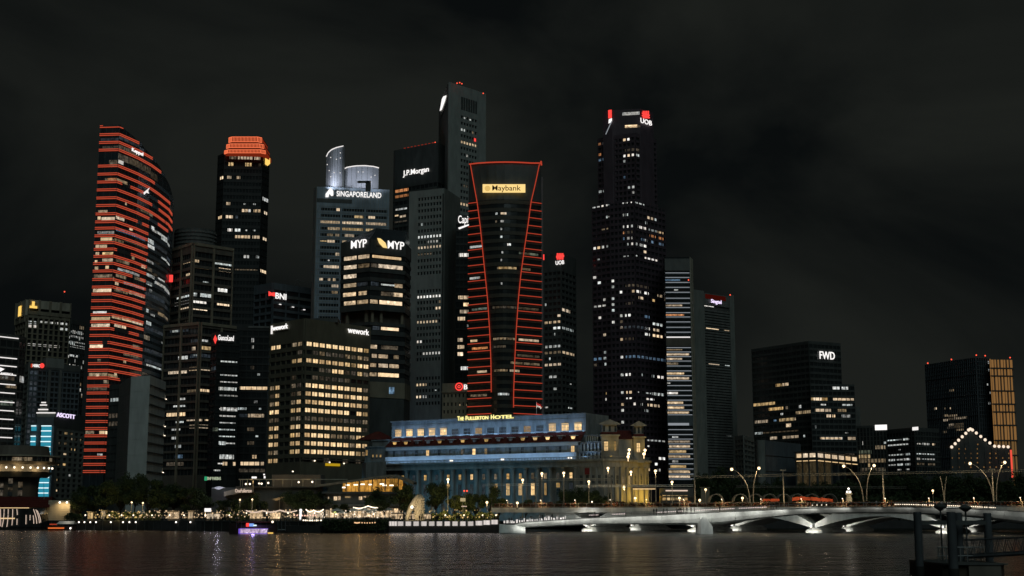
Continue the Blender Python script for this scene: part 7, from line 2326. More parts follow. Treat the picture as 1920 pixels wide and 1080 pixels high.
fc.put("neon_line", G["pinkw"], T.root, a, e2, h - .22, h + .22, .1, .4)
for k in range(6):
    a, h1 = fc.hit(1242 + 8 * k, 928.5); e2, h0 = fc.hit(1249 + 8 * k, 938)
    fc.put("shop_window", R["y"], T.root, a, e2, h0, h1, .02, .15)
    fc.put("pier", M["brown"], T.root, a - .3, a, 0, h1 + .3, .02, .4)
fc.put("fascia", M["brown"], T.root, 0, fc.W, fc.H - 3.4, fc.H - 2.8, 0, .6)
T = Tower("low_shop", "small warm lit wall with one lamp right of the striped tower", "wall", [(1314, 915), (1330, 915)], 490, 0, M["tan"], depth=6)
T.faces[0].put("coping", M["tan"], T.root, -.2, T.faces[0].W + .2, T.faces[0].H, T.faces[0].H + .3, -1, .3)

# ------------------------------------------------------------------ dock with mooring piles in the foreground
DK = 118
dock = thing("floating_dock", "dark floating dock with railings at lower right", "dock", (xat(1790, DK), DK, 0))
b = MB(); b.box(xat(1752, 116), xat(1866, 116), 114.6, 124, -.6, zat(1058, 116)); b.build("pontoon", M["deck"], dock)
b = MB(); b.box(xat(1806, 115), xat(1866, 115), 114.3, 114.6, -.3, zat(1060, 115)); b.build("fender_board", M["brown"], dock)
b = MB(); b.box(xat(1752, 116), xat(1870, 116), 114.2, 124.2, zat(1058, 116), zat(1055, 116)); b.build("deck_boards", M["dark"], dock)
for px in (1756, 1770, 1783, 1797, 1810, 1823, 1835):
    b = MB(); b.tube([V((xat(px, 118), 118, .8)), V((xat(px, 118), 118, 2.3))], .05, 5); b.build("rail_post", M["steel"], dock)
b = MB(); b.tube([V((xat(1752, 118), 118, 2.3)), V((xat(1842, 118), 118, 2.3))], .05, 5); b.tube([V((xat(1752, 118), 118, 1.6)), V((xat(1842, 118), 118, 1.6))], .04, 5); b.build("handrail", M["steel"], dock)
for px, w, D, yt in ((1720, 14.5, 118, 960), (1783, 17, 113, 960), (1797, 13, 120, 961), (1851, 14.5, 119, 962)):
    r = w / 2 * D / F
    p = V((xat(px, D), D, 0)); zt2 = zat(yt, D)
    t = thing("mooring_pile", {1720: "leftmost weathered mooring pile standing in the water", 1783: "thickest weathered mooring pile in the dock's centre", 1797: "weathered pile just behind the thickest one", 1851: "rightmost weathered mooring pile by the gangway"}[px], "pile", p - V((0, 0, 2)))
    b = MB(); b.lathe([(r, -2), (r * 1.02, .2), (r, 1.5), (r, zt2 - .12), (r * .94, zt2 - .02), (r * .8, zt2)], p, 20); b.build("shaft", M["pile"], t, smooth=False)
    b = MB(); b.lathe([(r * 1.09, 0), (r * 1.11, .5), (r * 1.05, .75)], p, 20); b.build("weed_collar", M["quay"], t)
b = MB(); b.box(xat(1720, 118), xat(1851, 118), 118.4, 118.9, zat(984, 118), zat(976, 118))
tag(b.build("tie_beam", M["dark"]), "dark beam tying the mooring piles together near the top", "beam")
# gangway
g0, g1 = V((xat(1812, 118.5), 118.5, zat(1044, 118.5))), V((xat(1960, 112), 112, zat(1036, 112)))
gw = thing("gangway", "blue-grey truss gangway sloping down to the dock from the right", "gangway", g0)
b = MB()
for dy in (0, 1.5):
    b.tube([g0 + V((0, dy, 0)), g1 + V((0, dy, 0))], .16, 6)
b.build("lower_chord", M["pile"], gw)
b = MB()
for dy in (0, 1.5):
    b.tube([g0 + V((0, dy, 1.35)), g1 + V((0, dy, 1.3))], .06, 6)
b.build("top_chord", M["pile"], gw)
for k in range(9):
    a, c = g0.lerp(g1, k / 9), g0.lerp(g1, (k + 1) / 9)
    for dy in (0, 1.5):
        b = MB(); b.tube([a + V((0, dy, .1)), (a + c) / 2 + V((0, dy, 1.3))], .04, 4); b.tube([(a + c) / 2 + V((0, dy, 1.3)), c + V((0, dy, .1))], .04, 4); b.build("diagonal", M["pile"], gw)
b = MB(); b.add([g0 + V((0, 0, -.1)), g1 + V((0, 0, -.1)), g1 + V((0, 1.5, -.1)), g0 + V((0, 1.5, -.1)), g0 + V((0, 0, .25)), g1 + V((0, 0, .25)), g1 + V((0, -.02, -.1)), g0 + V((0, -.02, -.1))], [(0, 1, 2, 3), (4, 5, 6, 7)]); b.build("walkway", M["pile"], gw)
for px, D, yt, lab in ((1763, 121, 951, "left"), (1810, 122, 953, "right")):
    p = V((xat(px, D), D, zat(1056, D))); h = at(px, yt, D)
    t = thing("dock_light", "unlit dark lamp standard with flat head on the dock, %s one" % lab, "lamp standard", p)
    b = MB(); b.tube([p, h - V((0, 0, .3))], .075, 6); b.build("pole", M["black"], t)
    b = MB(); b.lathe([(.12, -.3), (.5, -.05), (.56, .06), (.35, .22), (.08, .3)], h, 12); b.build("lamp_head", M["black"], t)

# ------------------------------------------------------------------ boats
def hull_mesh(b, x0, x1, D, z0, z1, beam, bow=-1):
    """pointed hull along x"""
    n = 8
    prev = None
    for i in range(n + 1):
        t = i / n
        x = x0 + (x1 - x0) * t
        e = (1 - t) if bow > 0 else t
        w = beam / 2 * min(1, .15 + 2.2 * min(e, .5)) * (1 if True else 0)
        sheer = .5 * (1 - min(1, e * 2.2)) ** 2
        sec = [V((x, D - w, z1 + sheer)), V((x, D - w * .75, z0)), V((x, D + w * .75, z0)), V((x, D + w, z1 + sheer))]
        if prev: b.add(prev + sec, [(0, 4, 5, 1), (1, 5, 6, 2), (2, 6, 7, 3), (3, 7, 4, 0)])
        else: b.add(sec, [(0, 1, 2, 3)])
        prev = sec
    b.add(prev, [(3, 2, 1, 0)])
D = 376
x0, x1 = xat(431, D), xat(519, D)
bt = thing("river_boat", "river boat with a glowing violet hull side and lit screens", "boat", ((x0 + x1) / 2, D, 0))
zwl = 0
b = MB(); hull_mesh(b, x0, x1, D, -.3, zat(984, D), 4.2); b.build("hull", M["hull"], bt)
xa_, xb_ = xat(455, D), xat(505.5, D)
b = MB(); b.box(xa_, xb_, D - 2.45, D - 2.2, zat(999.5, D), zat(991.5, D)); gp_ = b.build("glow_panel", G["violetw"], bt)
b = MB(); b.box(xa_ - .1, xb_ + .1, D - 2.46, D - 2.15, zat(1000.8, D), zat(999.6, D)); b.box(xa_ - .1, xb_ + .1, D - 2.46, D - 2.15, zat(991.4, D), zat(990.6, D)); b.box(xa_ - .5, xa_, D - 2.46, D - 2.15, zat(1000, D), zat(991, D)); b.build("glow_trim", G["purple"], gp_)
b = MB(); b.box(xat(446, D), xat(512, D), D - 2.2, D + 2.2, zat(979.3, D), zat(978.3, D)); b.build("canopy", mat("canopy_red", (.25, .07, .06), .7), bt)
for px in (447, 456, 468, 480, 492, 503, 511):
    b = MB(); b.tube([V((xat(px, D), D - 2, zat(990, D))), V((xat(px, D), D - 2, zat(979, D)))], .06, 4); b.build("post", M["dark"], bt)
for px, w, y, hh, m in ((467, 4.5, 984, 5.5, "redsign"), (474.5, 7, 984.2, 4.5, "blue"), (481, 5, 985, 2, "cyanw")):
    b = MB(); p = at(px, y, D); b.box(p.x - w * .086, p.x + w * .086, D - 2.3, D - 2.2, p.z - hh * .086, p.z + hh * .086); b.build("screen", G[m], bt)
b = MB(); b.ball(at(511, 978.5, D - 2), .3, 8); b.build("mast_lamp", G["bulb"], bt)
b = MB(); b.box(xat(447, D), xat(512, D), D + 2.0, D + 2.15, zat(990, D), zat(979, D)); b.build("far_curtain", M["hull"], bt)
point("boat_light", V(((xa_ + xb_) / 2, D - 4, .8)), 120, (.5, .35, 1), .4, bt)
b = MB(); hull_mesh(b, xat(506, D), xat(519.5, D), D - 3.2, -.2, zat(997, D), 1.6)
db = thing("dinghy", "small yellow-lit dinghy at the stern of the violet boat", "boat", (xat(513, D), D - 3.2, 0))
b.build("hull", M["hull"], db)
b = MB(); b.box(xat(508, D), xat(518, D), D - 4.1, D - 4.0, zat(1000, D), zat(998, D)); b.build("light_strip", G["gold"], db)
D = 452
x0, x1 = xat(93, D), xat(141, D)
bt = thing("tour_boat", "low boat with an orange light strip and pale roof by the ribbed vault", "boat", ((x0 + x1) / 2, D, 0))
b = MB(); hull_mesh(b, x0, x1, D, -.3, zat(986.5, D), 3.6); b.build("hull", M["hull"], bt)
b = MB(); b.box(xat(95, D), xat(125, D), D - 1.95, D - 1.8, zat(991.3, D), zat(988.8, D)); b.build("light_strip", glow("boat_orange", (1, .22, .05), .7), bt)
b = MB(); b.box(xat(97, D), xat(111, D), D - 1.7, D - 1.6, zat(984, D), zat(982, D)); b.build("window_strip", glow("boat_red", (1, .12, .05), .35), bt)
b = MB(); pa, pb = at(109, 977, D), at(142, 982.5, D); b.add([V((pa.x, D - 1.8, pb.z)), V((pb.x, D - 1.8, pb.z)), V((pb.x, D - 1.2, pa.z)), V((pa.x + .8, D - 1.2, pa.z)), V((pb.x, D + 1.8, pb.z)), V((pa.x, D + 1.8, pb.z))], [(0, 1, 2, 3), (3, 2, 4, 5), (0, 3, 5), (1, 4, 2)]); b.build("roof", M["canvas"], bt)
for px in (112, 122, 132, 140):
    b = MB(); b.tube([V((xat(px, D), D - 1.6, zat(988, D))), V((xat(px, D), D - 1.6, zat(982, D)))], .06, 4); b.build("post", M["dark"], bt)
b = MB(); b.ball(at(132, 990.5, D - 2), .3, 8); b.build("bow_lamp", G["lampw"], bt)
point("roof_light", at(125, 972, D - 3), 60, (1, .85, .7), .3, bt)
# ------------------------------------------------------------------ trees
def tree_meshes(seed, H, rx, trunk, leaves, mleaf, squash=.75, clumps=14):
    """trunk with limbs and a crown of leaf-sized faces in uneven clumps"""
    r = random.Random(seed)
    tb = MB()
    top = V((r.uniform(-.4, .4), r.uniform(-.4, .4), trunk))
    tb.tube([V((0, 0, 0)), V((top.x * .4, top.y * .4, trunk * .5)), top], H * .028, 7, H * .018)
    cb = MB()
    cz = trunk + (H - trunk) * .5
    cc = []
    for k in range(clumps):
        a = r.uniform(0, 6.283); q = math.sqrt(r.uniform(.02, 1)); zz_ = r.uniform(-1, 1)
        c = V((rx * q * math.cos(a) * .78, rx * q * math.sin(a) * .78, cz + zz_ * (H - trunk) * .42 * math.sqrt(max(0, 1 - q * q * .75))))
        cc.append((c, rx * r.uniform(.26, .44)))
        mid = top.lerp(c, .5) + V((0, 0, -.2))
        tb.tube([top - V((0, 0, trunk * .2)), mid, c], H * .010, 5, H * .003)
    for k in range(leaves):
        c, cr = r.choice(cc)
        d = V((r.gauss(0, 1), r.gauss(0, 1), r.gauss(0, 1))).normalized()
        p = c + V((d.x, d.y, d.z * squash)) * cr * (r.random() ** .45)
        u = V((r.gauss(0, 1), r.gauss(0, 1), r.gauss(0, 1))).normalized()
        w = u.cross(V((r.gauss(0, 1), r.gauss(0, 1), r.gauss(0, 1)))).normalized()
        s = r.uniform(.17, .36)
        cb.add([p - u * s, p + w * s * .55, p + u * s, p - w * s * .55], [(0, 1, 2, 3)])
    out = []
    for b, nm, m in ((tb, "trunk", M["bark"]), (cb, "crown", mleaf)):
        me = bpy.data.meshes.new(nm); me.from_pydata([tuple(v) for v in b.v], [], b.f); me.materials.append(m); out.append(me)
    return out
TV = [tree_meshes(21, 12, 5.6, 3.6, 5200, M["leaf"], clumps=17), tree_meshes(22, 12, 5.0, 3.2, 5200, M["leaf"], clumps=14), tree_meshes(23, 12, 6.4, 4.2, 5600, M["leaf"], clumps=20), tree_meshes(24, 12, 4.2, 2.6, 4200, M["leaf2"], clumps=11)]
def tree(px, ytop, D, wpx, label, group, v=0, zbase=GZ):
    x = xat(px, D); h = zat(ytop, D) - zbase; w = wpx * D / F
    rx = [5.6, 5.0, 6.4, 4.2][v]
    t = thing("tree", label, "tree", (x, D, zbase), group)
    sc = (w / 2 / rx, w / 2 / rx, h / 12.0)
    rz = (px * 37 % 628) / 100.0
    for nm, me in (("trunk", TV[v][0]), ("crown", TV[v][1])):
        inst(nm, me, t, (x, D, zbase), rz, sc)
    return t
GL = "dark trees along the left promenade"
for i, (px, yt, w, v, D) in enumerate(((150, 922, 60, 0, 482), (172, 905, 62, 1, 486), (197, 898, 60, 2, 480), (226, 899, 58, 0, 490), (251, 884, 62, 2, 492), (281, 893, 52, 1, 488), (303, 915, 50, 0, 484), (325, 905, 64, 2, 490), (356, 910, 60, 1, 486), (385, 915, 52, 0, 492))):
    tree(px, yt, D, w, "%s broad dark tree from the left in the promenade row" % nth(i), GL, v)
tree(426, 934, 470, 48, "round dark clipped tree before the curved tan canopy", None, 1)
tree(462, 926, 482, 34, "slim tree beside the round clipped one, below the pink sign", None, 3)
tree(485, 924, 484, 40, "dark tree behind the fairy lights left of the shade sail", None, 0)
tree(556, 918, 478, 62, "leafy tree between the shade sail and the wave roof house", None, 2)
tree(590, 915, 480, 58, "leafy tree at the left end of the wave roof house", None, 1)
tree(641, 938, 472, 36, "small tree before the middle floor of the wave roof house", None, 3)
tree(700, 912, 474, 44, "dark tree before the glowing orange floor, left of the pair", None, 0)
tree(722, 928, 470, 34, "short dark tree at the right of the glowing orange floor", None, 3)
tree(751, 905, 462, 48, "tall dark tree directly behind the stone statue", None, 1)
tree(775, 909, 468, 40, "dark tree just right of the wave roof's tip", None, 0)
tree(818, 902, 466, 58, "broad dark tree right of the stone statue", None, 2)
for i, (px, yt, w, v) in enumerate(((850, 918, 44, 3), (872, 926, 40, 0), (893, 922, 38, 1), (918, 906, 40, 0), (935, 925, 36, 3))):
    tree(px, yt, 458 + i * 2, w, "%s park tree right of the statue in the lit row" % nth(i), "park trees right of the statue", v)
for i, (px, yt, w, v) in enumerate(((985, 928, 34, 3), (1060, 916, 48, 2), (1085, 913, 46, 0), (1108, 916, 44, 1), (1128, 920, 38, 3), (1145, 925, 30, 0))):
    tree(px, yt, 476 + (i % 3) * 3, w, "%s dark street tree from the left before the hotel's right half" % nth(i), "street trees before the hotel", v)
for i, (px, yt, w, v) in enumerate(((1318, 884, 46, 2), (1345, 874, 58, 0), (1368, 888, 48, 1))):
    tree(px, yt, 530 + 4 * i, w, "%s dark tree from the left in the clump beside the striped tower" % nth(i), "trees right of the striped tower", v)
r_ = random.Random(77)
for i in range(26):
    px = 1385 + i * 21.5
    yt = (898 if px < 1640 else 884) + r_.uniform(-4, 9) + (6 if 1480 < px < 1560 else 0)
    tree(px, yt, 535 + r_.uniform(0, 40), r_.uniform(58, 84), "%s dark tree from the left on the wooded bank behind the road bridge" % nth(i), "trees on the wooded bank behind the road bridge", i % 4)
# low hedge mass behind the bridge so the bank reads as one dark wood
def hedge(px0, px1, y0, D, label, n, seed, m, depth=4, zb=GZ, s0=.25):
    r = random.Random(seed); b = MB()
    xa_, xb_ = xat(px0, D), xat(px1, D); zt2 = zat(y0, D)
    for k in range(n):
        p = V((r.uniform(xa_, xb_), D + r.uniform(0, depth), 0)); p.z = zb + (zt2 - zb) * (r.random() ** .6) * (.75 + .25 * math.sin(p.x * 1.3 + seed) * math.sin(p.x * .37))
        u = V((r.gauss(0, 1), r.gauss(0, 1), r.gauss(0, 1))).normalized(); w = u.cross(V((r.gauss(0, 1), r.gauss(0, 1), r.gauss(0, 1)))).normalized(); s = r.uniform(s0 * .7, s0 * 1.4)
        b.add([p - u * s, p + w * s * .6, p + u * s, p - w * s * .6], [(0, 1, 2, 3)])
    return tag(b.build("hedge", m), label, "hedge")
hedge(1300, 1960, 920, 528, "dark undergrowth below the wooded bank behind the road bridge", 15000, 5, M["leaf"], 8, GZ, .5)["kind"] = "stuff"
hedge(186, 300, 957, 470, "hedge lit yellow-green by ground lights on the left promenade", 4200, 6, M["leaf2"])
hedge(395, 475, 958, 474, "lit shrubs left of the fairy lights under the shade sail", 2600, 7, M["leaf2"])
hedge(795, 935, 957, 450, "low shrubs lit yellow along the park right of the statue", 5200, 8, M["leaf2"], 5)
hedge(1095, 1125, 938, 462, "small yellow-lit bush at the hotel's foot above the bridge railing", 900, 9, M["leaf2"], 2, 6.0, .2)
hedge(120, 150, 960, 466, "dim bushes right of the cream end wall", 900, 10, M["leaf"])
b = MB()
r_ = random.Random(4)
for k in range(2600):
    p = V((xat(r_.uniform(606, 736), 398), 396.6 + r_.uniform(0, 2), GZ + r_.uniform(-2.2, .9)))
    u = V((r_.gauss(0, 1), r_.gauss(0, 1), r_.gauss(0, 1))).normalized() * .3; w = u.cross(V((r_.gauss(0, 1), r_.gauss(0, 1), r_.gauss(0, 1)))).normalized() * .18
    b.add([p - u, p + w, p + u, p - w], [(0, 1, 2, 3)])
tag(b.build("hedge", M["leaf"]), "dark hanging planting over the quay below the wave roof house", "hedge")

# ------------------------------------------------------------------ promenade: kiosks, parasols, lamps, string lights
def kiosk(px, w, D, ytop, label, key="s", awn=None):
    x0, x1 = xat(px - w / 2, D), xat(px + w / 2, D); zt2 = zat(ytop, D)
    t = thing("kiosk", label, "kiosk", ((x0 + x1) / 2, D + 1, GZ))
    b = MB(); b.box(x0, x1, D + .4, D + 2.6, GZ, zt2); b.build("body", M["brown"], t)
    b = MB(); b.box(x0 + .12, x1 - .12, D + .3, D + .39, GZ + .9, zt2 - .25); b.build("counter_opening", R[key], t)
    b = MB(); b.box(x0 - .25, x1 + .25, D - .5, D + 2.8, zt2, zt2 + .16); b.build("roof", awn or M["tanshade"], t)
    for x in (x0 + .05, (x0 + x1) / 2, x1 - .05):
        b = MB(); b.box(x - .06, x + .06, D + .2, D + .32, GZ, zt2); b.build("post", M["dark"], t)
    return t
kiosk(169, 11, 468, 960, "small kiosk with amber counter under the first left trees", "y")
kiosk(193, 9, 470, 957, "narrow white lit kiosk left of the lit hedge", "s")
kiosk(325, 22, 470, 959, "long low white lit stall in the promenade's middle", "s")
kiosk(357, 10, 468, 958, "small bright white stall left of the blank lit board", "s")
kiosk(400, 26, 472, 962, "wide warm stall below the round clipped tree", "w")
kiosk(480, 24, 470, 958, "glowing stall behind the violet boat", "s")
kiosk(516, 20, 470, 960, "glowing stall under the shade sail", "s")
kiosk(590, 30, 476, 956, "wide stall with bulbs at the wave roof house's left", "w")
kiosk(772, 24, 440, 962, "white lit stall directly behind the statue", "s", M["canvas"])
kiosk(745, 22, 446, 962, "white lit stall left of the statue", "s", M["canvas"])
kiosk(800, 16, 442, 963, "white lit stall right of the statue", "s", M["canvas"])
b = MB(); p0, p1_ = at(383.5, 953, 466), at(395.5, 959.5, 466)
bd = thing("lit_board", "blank white lit board on posts among the promenade stalls", "sign", V(((p0.x + p1_.x) / 2, 466, GZ)))
b.box(p0.x, p1_.x, 466, 466.2, p1_.z, p0.z); b.build("panel", G["white"], bd)
b = MB(); b.tube([V((p0.x + .3, 466.1, GZ)), V((p0.x + .3, 466.1, p1_.z))], .07, 5); b.tube([V((p1_.x - .3, 466.1, GZ)), V((p1_.x - .3, 466.1, p1_.z))], .07, 5); b.build("post", M["steel"], bd)
def parasol(px, py, D, r, label):
    c = at(px, py, D)
    t = thing("parasol", label, "parasol", (c.x, D, GZ), "white parasols on the promenade")
    b = MB()
    n = 8
    vs = [c + V((0, 0, .9))] + [c + V((r * math.cos(k * 2 * math.pi / n), r * math.sin(k * 2 * math.pi / n), 0)) for k in range(n)] + [c + V((r * math.cos(k * 2 * math.pi / n), r * math.sin(k * 2 * math.pi / n), -.25)) for k in range(n)]
    b.add(vs, [(0, 1 + k, 1 + (k + 1) % n) for k in range(n)] + [(1 + k, 9 + k, 9 + (k + 1) % n, 1 + (k + 1) % n) for k in range(n)])
    b.build("canopy", M["canvas"], t)
    b = MB(); b.tube([V((c.x, D, GZ)), c + V((0, 0, .8))], .06, 5); b.build("pole", M["steel"], t)
    return t
for px, py in ((632, 957), (664, 957), (683, 956.5), (706, 957), (728, 956), (640, 961), (695, 960)):
    parasol(px, py, 470, 2.0, "white parasol, %s from the left before the lit shopfronts" % nth(sorted((632, 664, 683, 706, 728, 640, 695)).index(px)))
def string_lights(pts2, label, n, m, sag=.5, r=.16):
    root = thing("string_lights", label, "string lights", pts2[0])
    b, c = MB(), MB()
    for p0, p1_ in zip(pts2[:-1], pts2[1:]):
        path = []
        for i in range(n + 1):
            t = i / n
            q = V(p0).lerp(V(p1_), t) - V((0, 0, sag * math.sin(math.pi * t)))
            path.append(q); c.ball(q - V((0, 0, .12)), r, 5)
        b.tube(path, .025, 3)
    b.build("cable", M["black"], root); c.build("bulb", m, root)["kind"] = "stuff"
    return root
string_lights([at(462, 957, 466), at(492, 957, 466), at(525, 956, 466), at(556, 957, 466)], "pinkish string of lights sagging under the shade sail", 16, G["pinkw"], .5, .24)
string_lights([at(574, 955, 468), at(588, 956, 468), at(606, 955, 468)], "string of warm bulbs left of the shopfronts", 10, G["bulb"], .6, .22)
string_lights([at(663, 951, 470), at(690, 948, 470), at(718, 949, 470)], "string of warm bulbs above the parasols", 14, G["bulb"], .5, .22)
string_lights([at(552, 965.5, 463), at(592, 965.5, 463)], "short row of pink bulbs over the dark jetty", 8, glow("pink_bulb", (1, .55, .42), 1.2), .1, .26)
string_lights([at(569, 974.5, 462.5), at(606, 974.5, 462.5)], "row of white bulbs along the jetty edge", 9, G["bulb"], .1, .3)
string_lights([at(665, 979, 396), at(674, 979, 396), at(703, 979, 396)], "amber lights glinting through the hanging planting", 6, glow("amber_bulb", (1, .6, .3), 1.0), .1, .2)
# glowing white post and pale jetty frames
p = at(563.5, 968, 462.5)
b = MB(); b.lathe([(.4, -1.2), (.4, 1.6), (.55, 1.9), (.3, 2.4)], p, 8); tag(b.build("light_pillar", G["white"]), "white glowing pillar on the jetty right of the violet boat", "light")
jt = thing("jetty", "dark landing jetty with pale frame right of the violet boat", "jetty", (xat(565, 398), 398, 0))
b = MB(); b.box(xat(536, 402), xat(608, 402), 394, 404, -.5, 1.9); b.build("platform", M["quay"], jt)
for px in (521, 528, 535):
    b = MB(); b.tube([at(px, 996, 393), at(px, 975, 393)], .12, 5); b.build("frame_post", M["pile"], jt)
b = MB(); b.tube([at(520, 993, 393), at(536, 993, 393)], .1, 5); b.tube([at(535, 974, 459), at(606, 974, 459)], .07, 4); b.build("frame_rail", M["steel"], jt)
# warm ground and lamp light on the promenade
GLX = (205, 228, 250, 285, 318, 345, 385, 430, 462, 500, 540, 590, 630, 665, 700, 735, 800, 835, 870, 905, 930, 1110, 160)
r_ = random.Random(31)
for gi, (px, py, D, pw, c) in enumerate(((205, 966, 466, 600, (1, .72, .25)), (228, 966, 466, 680, (1, .72, .25)), (250, 966, 466, 600, (1, .72, .25)), (285, 966, 466, 242, (1, .7, .35)), (318, 966, 466, 286, (1, .75, .45)), (345, 966, 466, 308, (1, .72, .4)), (385, 967, 466, 352, (1, .72, .4)), (430, 966, 468, 264, (1, .7, .3)), (462, 962, 468, 418, (1, .85, .6)), (500, 962, 467, 484, (1, .85, .6)), (540, 962, 467, 484, (1, .8, .5)), (590, 962, 468, 440, (1, .78, .45)), (630, 964, 471, 572, (1, .86, .65)), (665, 964, 471, 572, (1, .9, .75)), (700, 964, 471, 572, (1, .9, .75)), (735, 965, 452, 418, (1, .88, .7)), (800, 966, 446, 950, (1, .74, .3)), (835, 966, 446, 1300, (1, .72, .22)), (870, 966, 446, 1300, (1, .72, .22)), (905, 966, 446, 1200, (1, .72, .22)), (930, 966, 446, 800, (1, .72, .25)), (1110, 941, 459, 132, (1, .75, .25)), (160, 966, 466, 280, (1, .7, .3)))):
    p = at(px, py, D)
    t = thing("ground_light", "%s short warm post lamp from the left on the promenade" % nth(sorted(GLX).index(px)), "lamp", (p.x, D, GZ if px < 1000 else 6), "short lamps on the promenade")
    b = MB(); b.tube([V((p.x, D, wloc(t).z)), p], .06, 5); b.build("post", M["black"], t)
    b = MB(); b.ball(p, .26, 6); b.build("lamp", G["bulb"], t)
    spot("ground_light_source", p + V((0, -.3, .35)), p + V((0, 6, 2.5)), pw, c, 150, .6, .3, t)
for px, py in ((450, 937), (473, 936.5), (268, 943), (247, 942)):
    lamp_post(px, py, 476, GZ, "%s small round lamp from the left among the promenade trees" % nth((247, 268, 450, 473).index(px)), "small lamps among the promenade trees", power=50, r=.33)
# road signs by the bridge end
p = at(868, 937, 452)
t = thing("road_sign", "small yellowish road sign on a post by the park trees", "sign", (p.x, 452, GZ))
b = MB(); b.box(p.x - .85, p.x + .85, 451.8, 452, p.z - .55, p.z + .55); b.build("plate", glow("road_sign_lit", (1, .8, .42), .42), t)
b = MB(); b.tube([V((p.x, 452.1, GZ)), p], .07, 5); b.build("post", M["steel"], t)
for px, py, m, lab in ((873, 920.5, "beacon", "pair of red signal lights before the hotel columns"), (870, 949.5, "pinkw", "row of small pink tail lights below the road sign")):
    p = at(px, py, 450)
    t = thing("signal_light", lab, "signal light", (p.x, 450, GZ))
    for dx in ((-.45, .45) if py < 930 else (-.65, -.2, .25, .7)):
        b = MB(); b.ball(p + V((dx, 0, 0)), .3 if py < 930 else .18, 6); b.build("lens", G[m], t)
    b = MB(); b.tube([V((p.x, 450.3, GZ)), p + V((0, .3, 0))], .06, 5); b.build("post", M["black"], t)
p = at(924, 940, 446)
for px in (922, 853):
    p = at(px, 934 if px > 900 else 936, 446)
    t = thing("road_sign", "thin T-shaped sign post %s" % ("at the road bridge's left end" if px > 900 else "among the park trees"), "sign", (p.x, 446, GZ))
    b = MB(); b.tube([V((p.x, 446, GZ)), p], .08, 5); b.build("post", M["pile"], t)
    b = MB(); b.box(p.x - .5, p.x + .5, 445.9, 446.1, p.z - .15, p.z + .1); b.build("arm", M["pile"], t)

# tiny fairy lights threaded through stalls and shrubs
r_ = random.Random(55)
for lab, p0, p1_, n, m in (("golden fairy lights scattered through the lit hedge", 170, 268, 110, "goldbulb"), ("warm fairy lights scattered among the middle stalls", 262, 440, 190, "warmbulb"), ("warm fairy lights behind and right of the violet boat", 440, 600, 170, "warmbulb"), ("pale lights scattered before the shopfronts", 600, 760, 130, "whitebulb"), ("yellow lights low in the park shrubs right of the statue", 800, 935, 90, "goldbulb")):
    mm = {"goldbulb": glow("gold_fairy", (1, .66, .26), .8), "warmbulb": glow("warm_fairy", (1, .70, .40), .9), "whitebulb": glow("white_fairy", (1, .82, .62), 1.1)}[m]
    b = MB()
    for k in range(n):
        D = r_.uniform(462, 474) if p0 < 700 else r_.uniform(442, 452)
        b.ball(at(r_.uniform(p0, p1_), 971 - 15 * r_.random() ** 1.6, D), r_.choice((.07, .09, .12, .15, .24)), 5)
    tag(b.build("fairy_lights", mm), lab, "lights", kind="stuff")
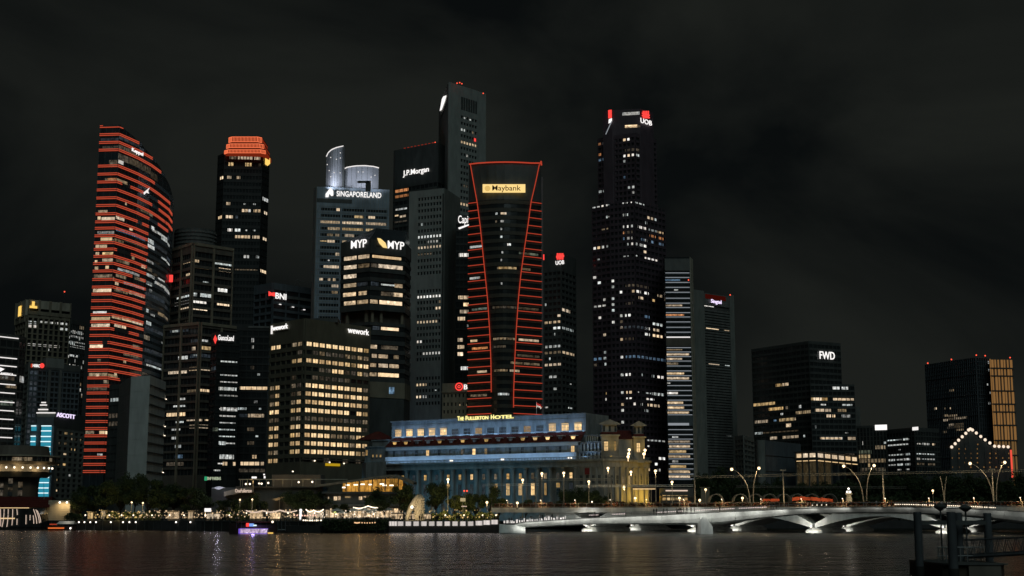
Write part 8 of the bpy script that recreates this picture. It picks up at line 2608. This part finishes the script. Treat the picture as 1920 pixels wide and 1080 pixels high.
# ------------------------------------------------------------------ people
def person_mesh(pose):
    """one continuous skinned body, 1.7 m tall"""
    st, arm = pose
    J = {"pel": (0, 0, .92), "ch": (0, .02, 1.28), "nk": (0, 0, 1.46), "hd": (0, -.02, 1.58), "tp": (0, -.01, 1.70),
         "kl": (-.10, -.12 * st, .50), "fl": (-.11, .12 * st + .02, .07), "tl": (-.11, .12 * st - .12, .04), "kr": (.10, .14 * st, .50), "fr": (.11, -.16 * st, .07), "tr": (.11, -.16 * st - .13, .04),
         "hl": (-.09, 0, .86), "hr": (.09, 0, .86),
         "sl": (-.19, .01, 1.38), "el": (-.25, .05 + .05 * st, 1.12), "wl": (-.24, -.10 if not arm else -.28, .88 if not arm else 1.25), "sr": (.19, .01, 1.38), "er": (.25, .03 - .06 * st, 1.12), "wr": (.24, -.12 if arm < 2 else -.30, .88 if arm < 2 else 1.28)}
    E = [("pel", "ch"), ("ch", "nk"), ("nk", "hd"), ("hd", "tp"), ("pel", "hl"), ("hl", "kl"), ("kl", "fl"), ("fl", "tl"), ("pel", "hr"), ("hr", "kr"), ("kr", "fr"), ("fr", "tr"), ("ch", "sl"), ("sl", "el"), ("el", "wl"), ("ch", "sr"), ("sr", "er"), ("er", "wr")]
    Rr = {"pel": .15, "ch": .165, "nk": .06, "hd": .10, "tp": .06, "hl": .10, "hr": .10, "kl": .065, "kr": .065, "fl": .045, "fr": .045, "tl": .035, "tr": .035, "sl": .065, "sr": .065, "el": .045, "er": .045, "wl": .035, "wr": .035}
    ks = list(J)
    me = bpy.data.meshes.new("body_cage"); me.from_pydata([J[k] for k in ks], [(ks.index(a), ks.index(c)) for a, c in E], [])
    o = bpy.data.objects.new("body_cage", me); COL.objects.link(o)
    md = o.modifiers.new("skin", "SKIN"); md.use_smooth_shade = True
    for i, k in enumerate(ks):
        me.skin_vertices[0].data[i].radius = (Rr[k], Rr[k] * .8)
        me.skin_vertices[0].data[i].use_root = (k == "pel")
    sb = o.modifiers.new("sub", "SUBSURF"); sb.levels = 1; sb.render_levels = 1
    dg = bpy.context.evaluated_depsgraph_get()
    m2 = bpy.data.meshes.new_from_object(o.evaluated_get(dg))
    bpy.data.objects.remove(o)
    return m2
PM = []
skin = mat("skin", (.24, .14, .09), .7); hair = mat("dark_hair", (.012, .010, .009), .7)
for pose in ((0, 0), (1, 0), (.6, 1), (0, 2)):
    base = person_mesh(pose)
    for cl in ("cloth_dark", "cloth_mid", "cloth_pale"):
        m2 = base.copy(); m2.name = "person_body"
        m2.materials.clear()
        for q in (M[cl], skin, hair, M["cloth_dark"]): m2.materials.append(q)
        for f in m2.polygons:
            z, y = f.center.z, f.center.y
            f.material_index = 2 if (z > 1.62 or (z > 1.5 and y > .0)) else 1 if z > 1.44 else 3 if z < .9 else 0
        PM.append(m2)
r_ = random.Random(99)
def person(x, y, z, label, group, dark=True):
    me = PM[r_.randint(0, 3) * 3 + (0 if r_.random() < (.65 if dark else .3) else r_.choice((1, 2)))]
    o = inst("person", me, None, (x, y, z), r_.uniform(0, 6.28), [r_.uniform(.94, 1.06)] * 3)
    return tag(o, label, "person", group)
for k in range(44):
    px = r_.choice((r_.uniform(945, 1075), r_.uniform(1110, 1500), r_.uniform(1225, 1300), r_.uniform(1500, 1900)))
    x, D, z1, _ = fsec(px)
    if px < 968: x = xat(px, 388); D = 386
    person(x, D + r_.uniform(1.2, 6), z1 + .22, "pedestrian silhouetted on the white footbridge", "pedestrians on the footbridge")
for k in range(34):
    px = r_.uniform(735, 935)
    person(xat(px, 402), 402 + r_.uniform(-4, 10), zt_ - .1, "visitor standing on the viewing terrace near the statue", "visitors on the viewing terrace")
for k in range(90):
    px = r_.uniform(190, 735)
    D = r_.choice((465.5, 467, 468.5)) if px < 420 else r_.uniform(qD(px) + 2, 468)
    person(xat(px, D), D, GZ + .01, "person in the dim crowd along the left promenade", "people on the left promenade", False)
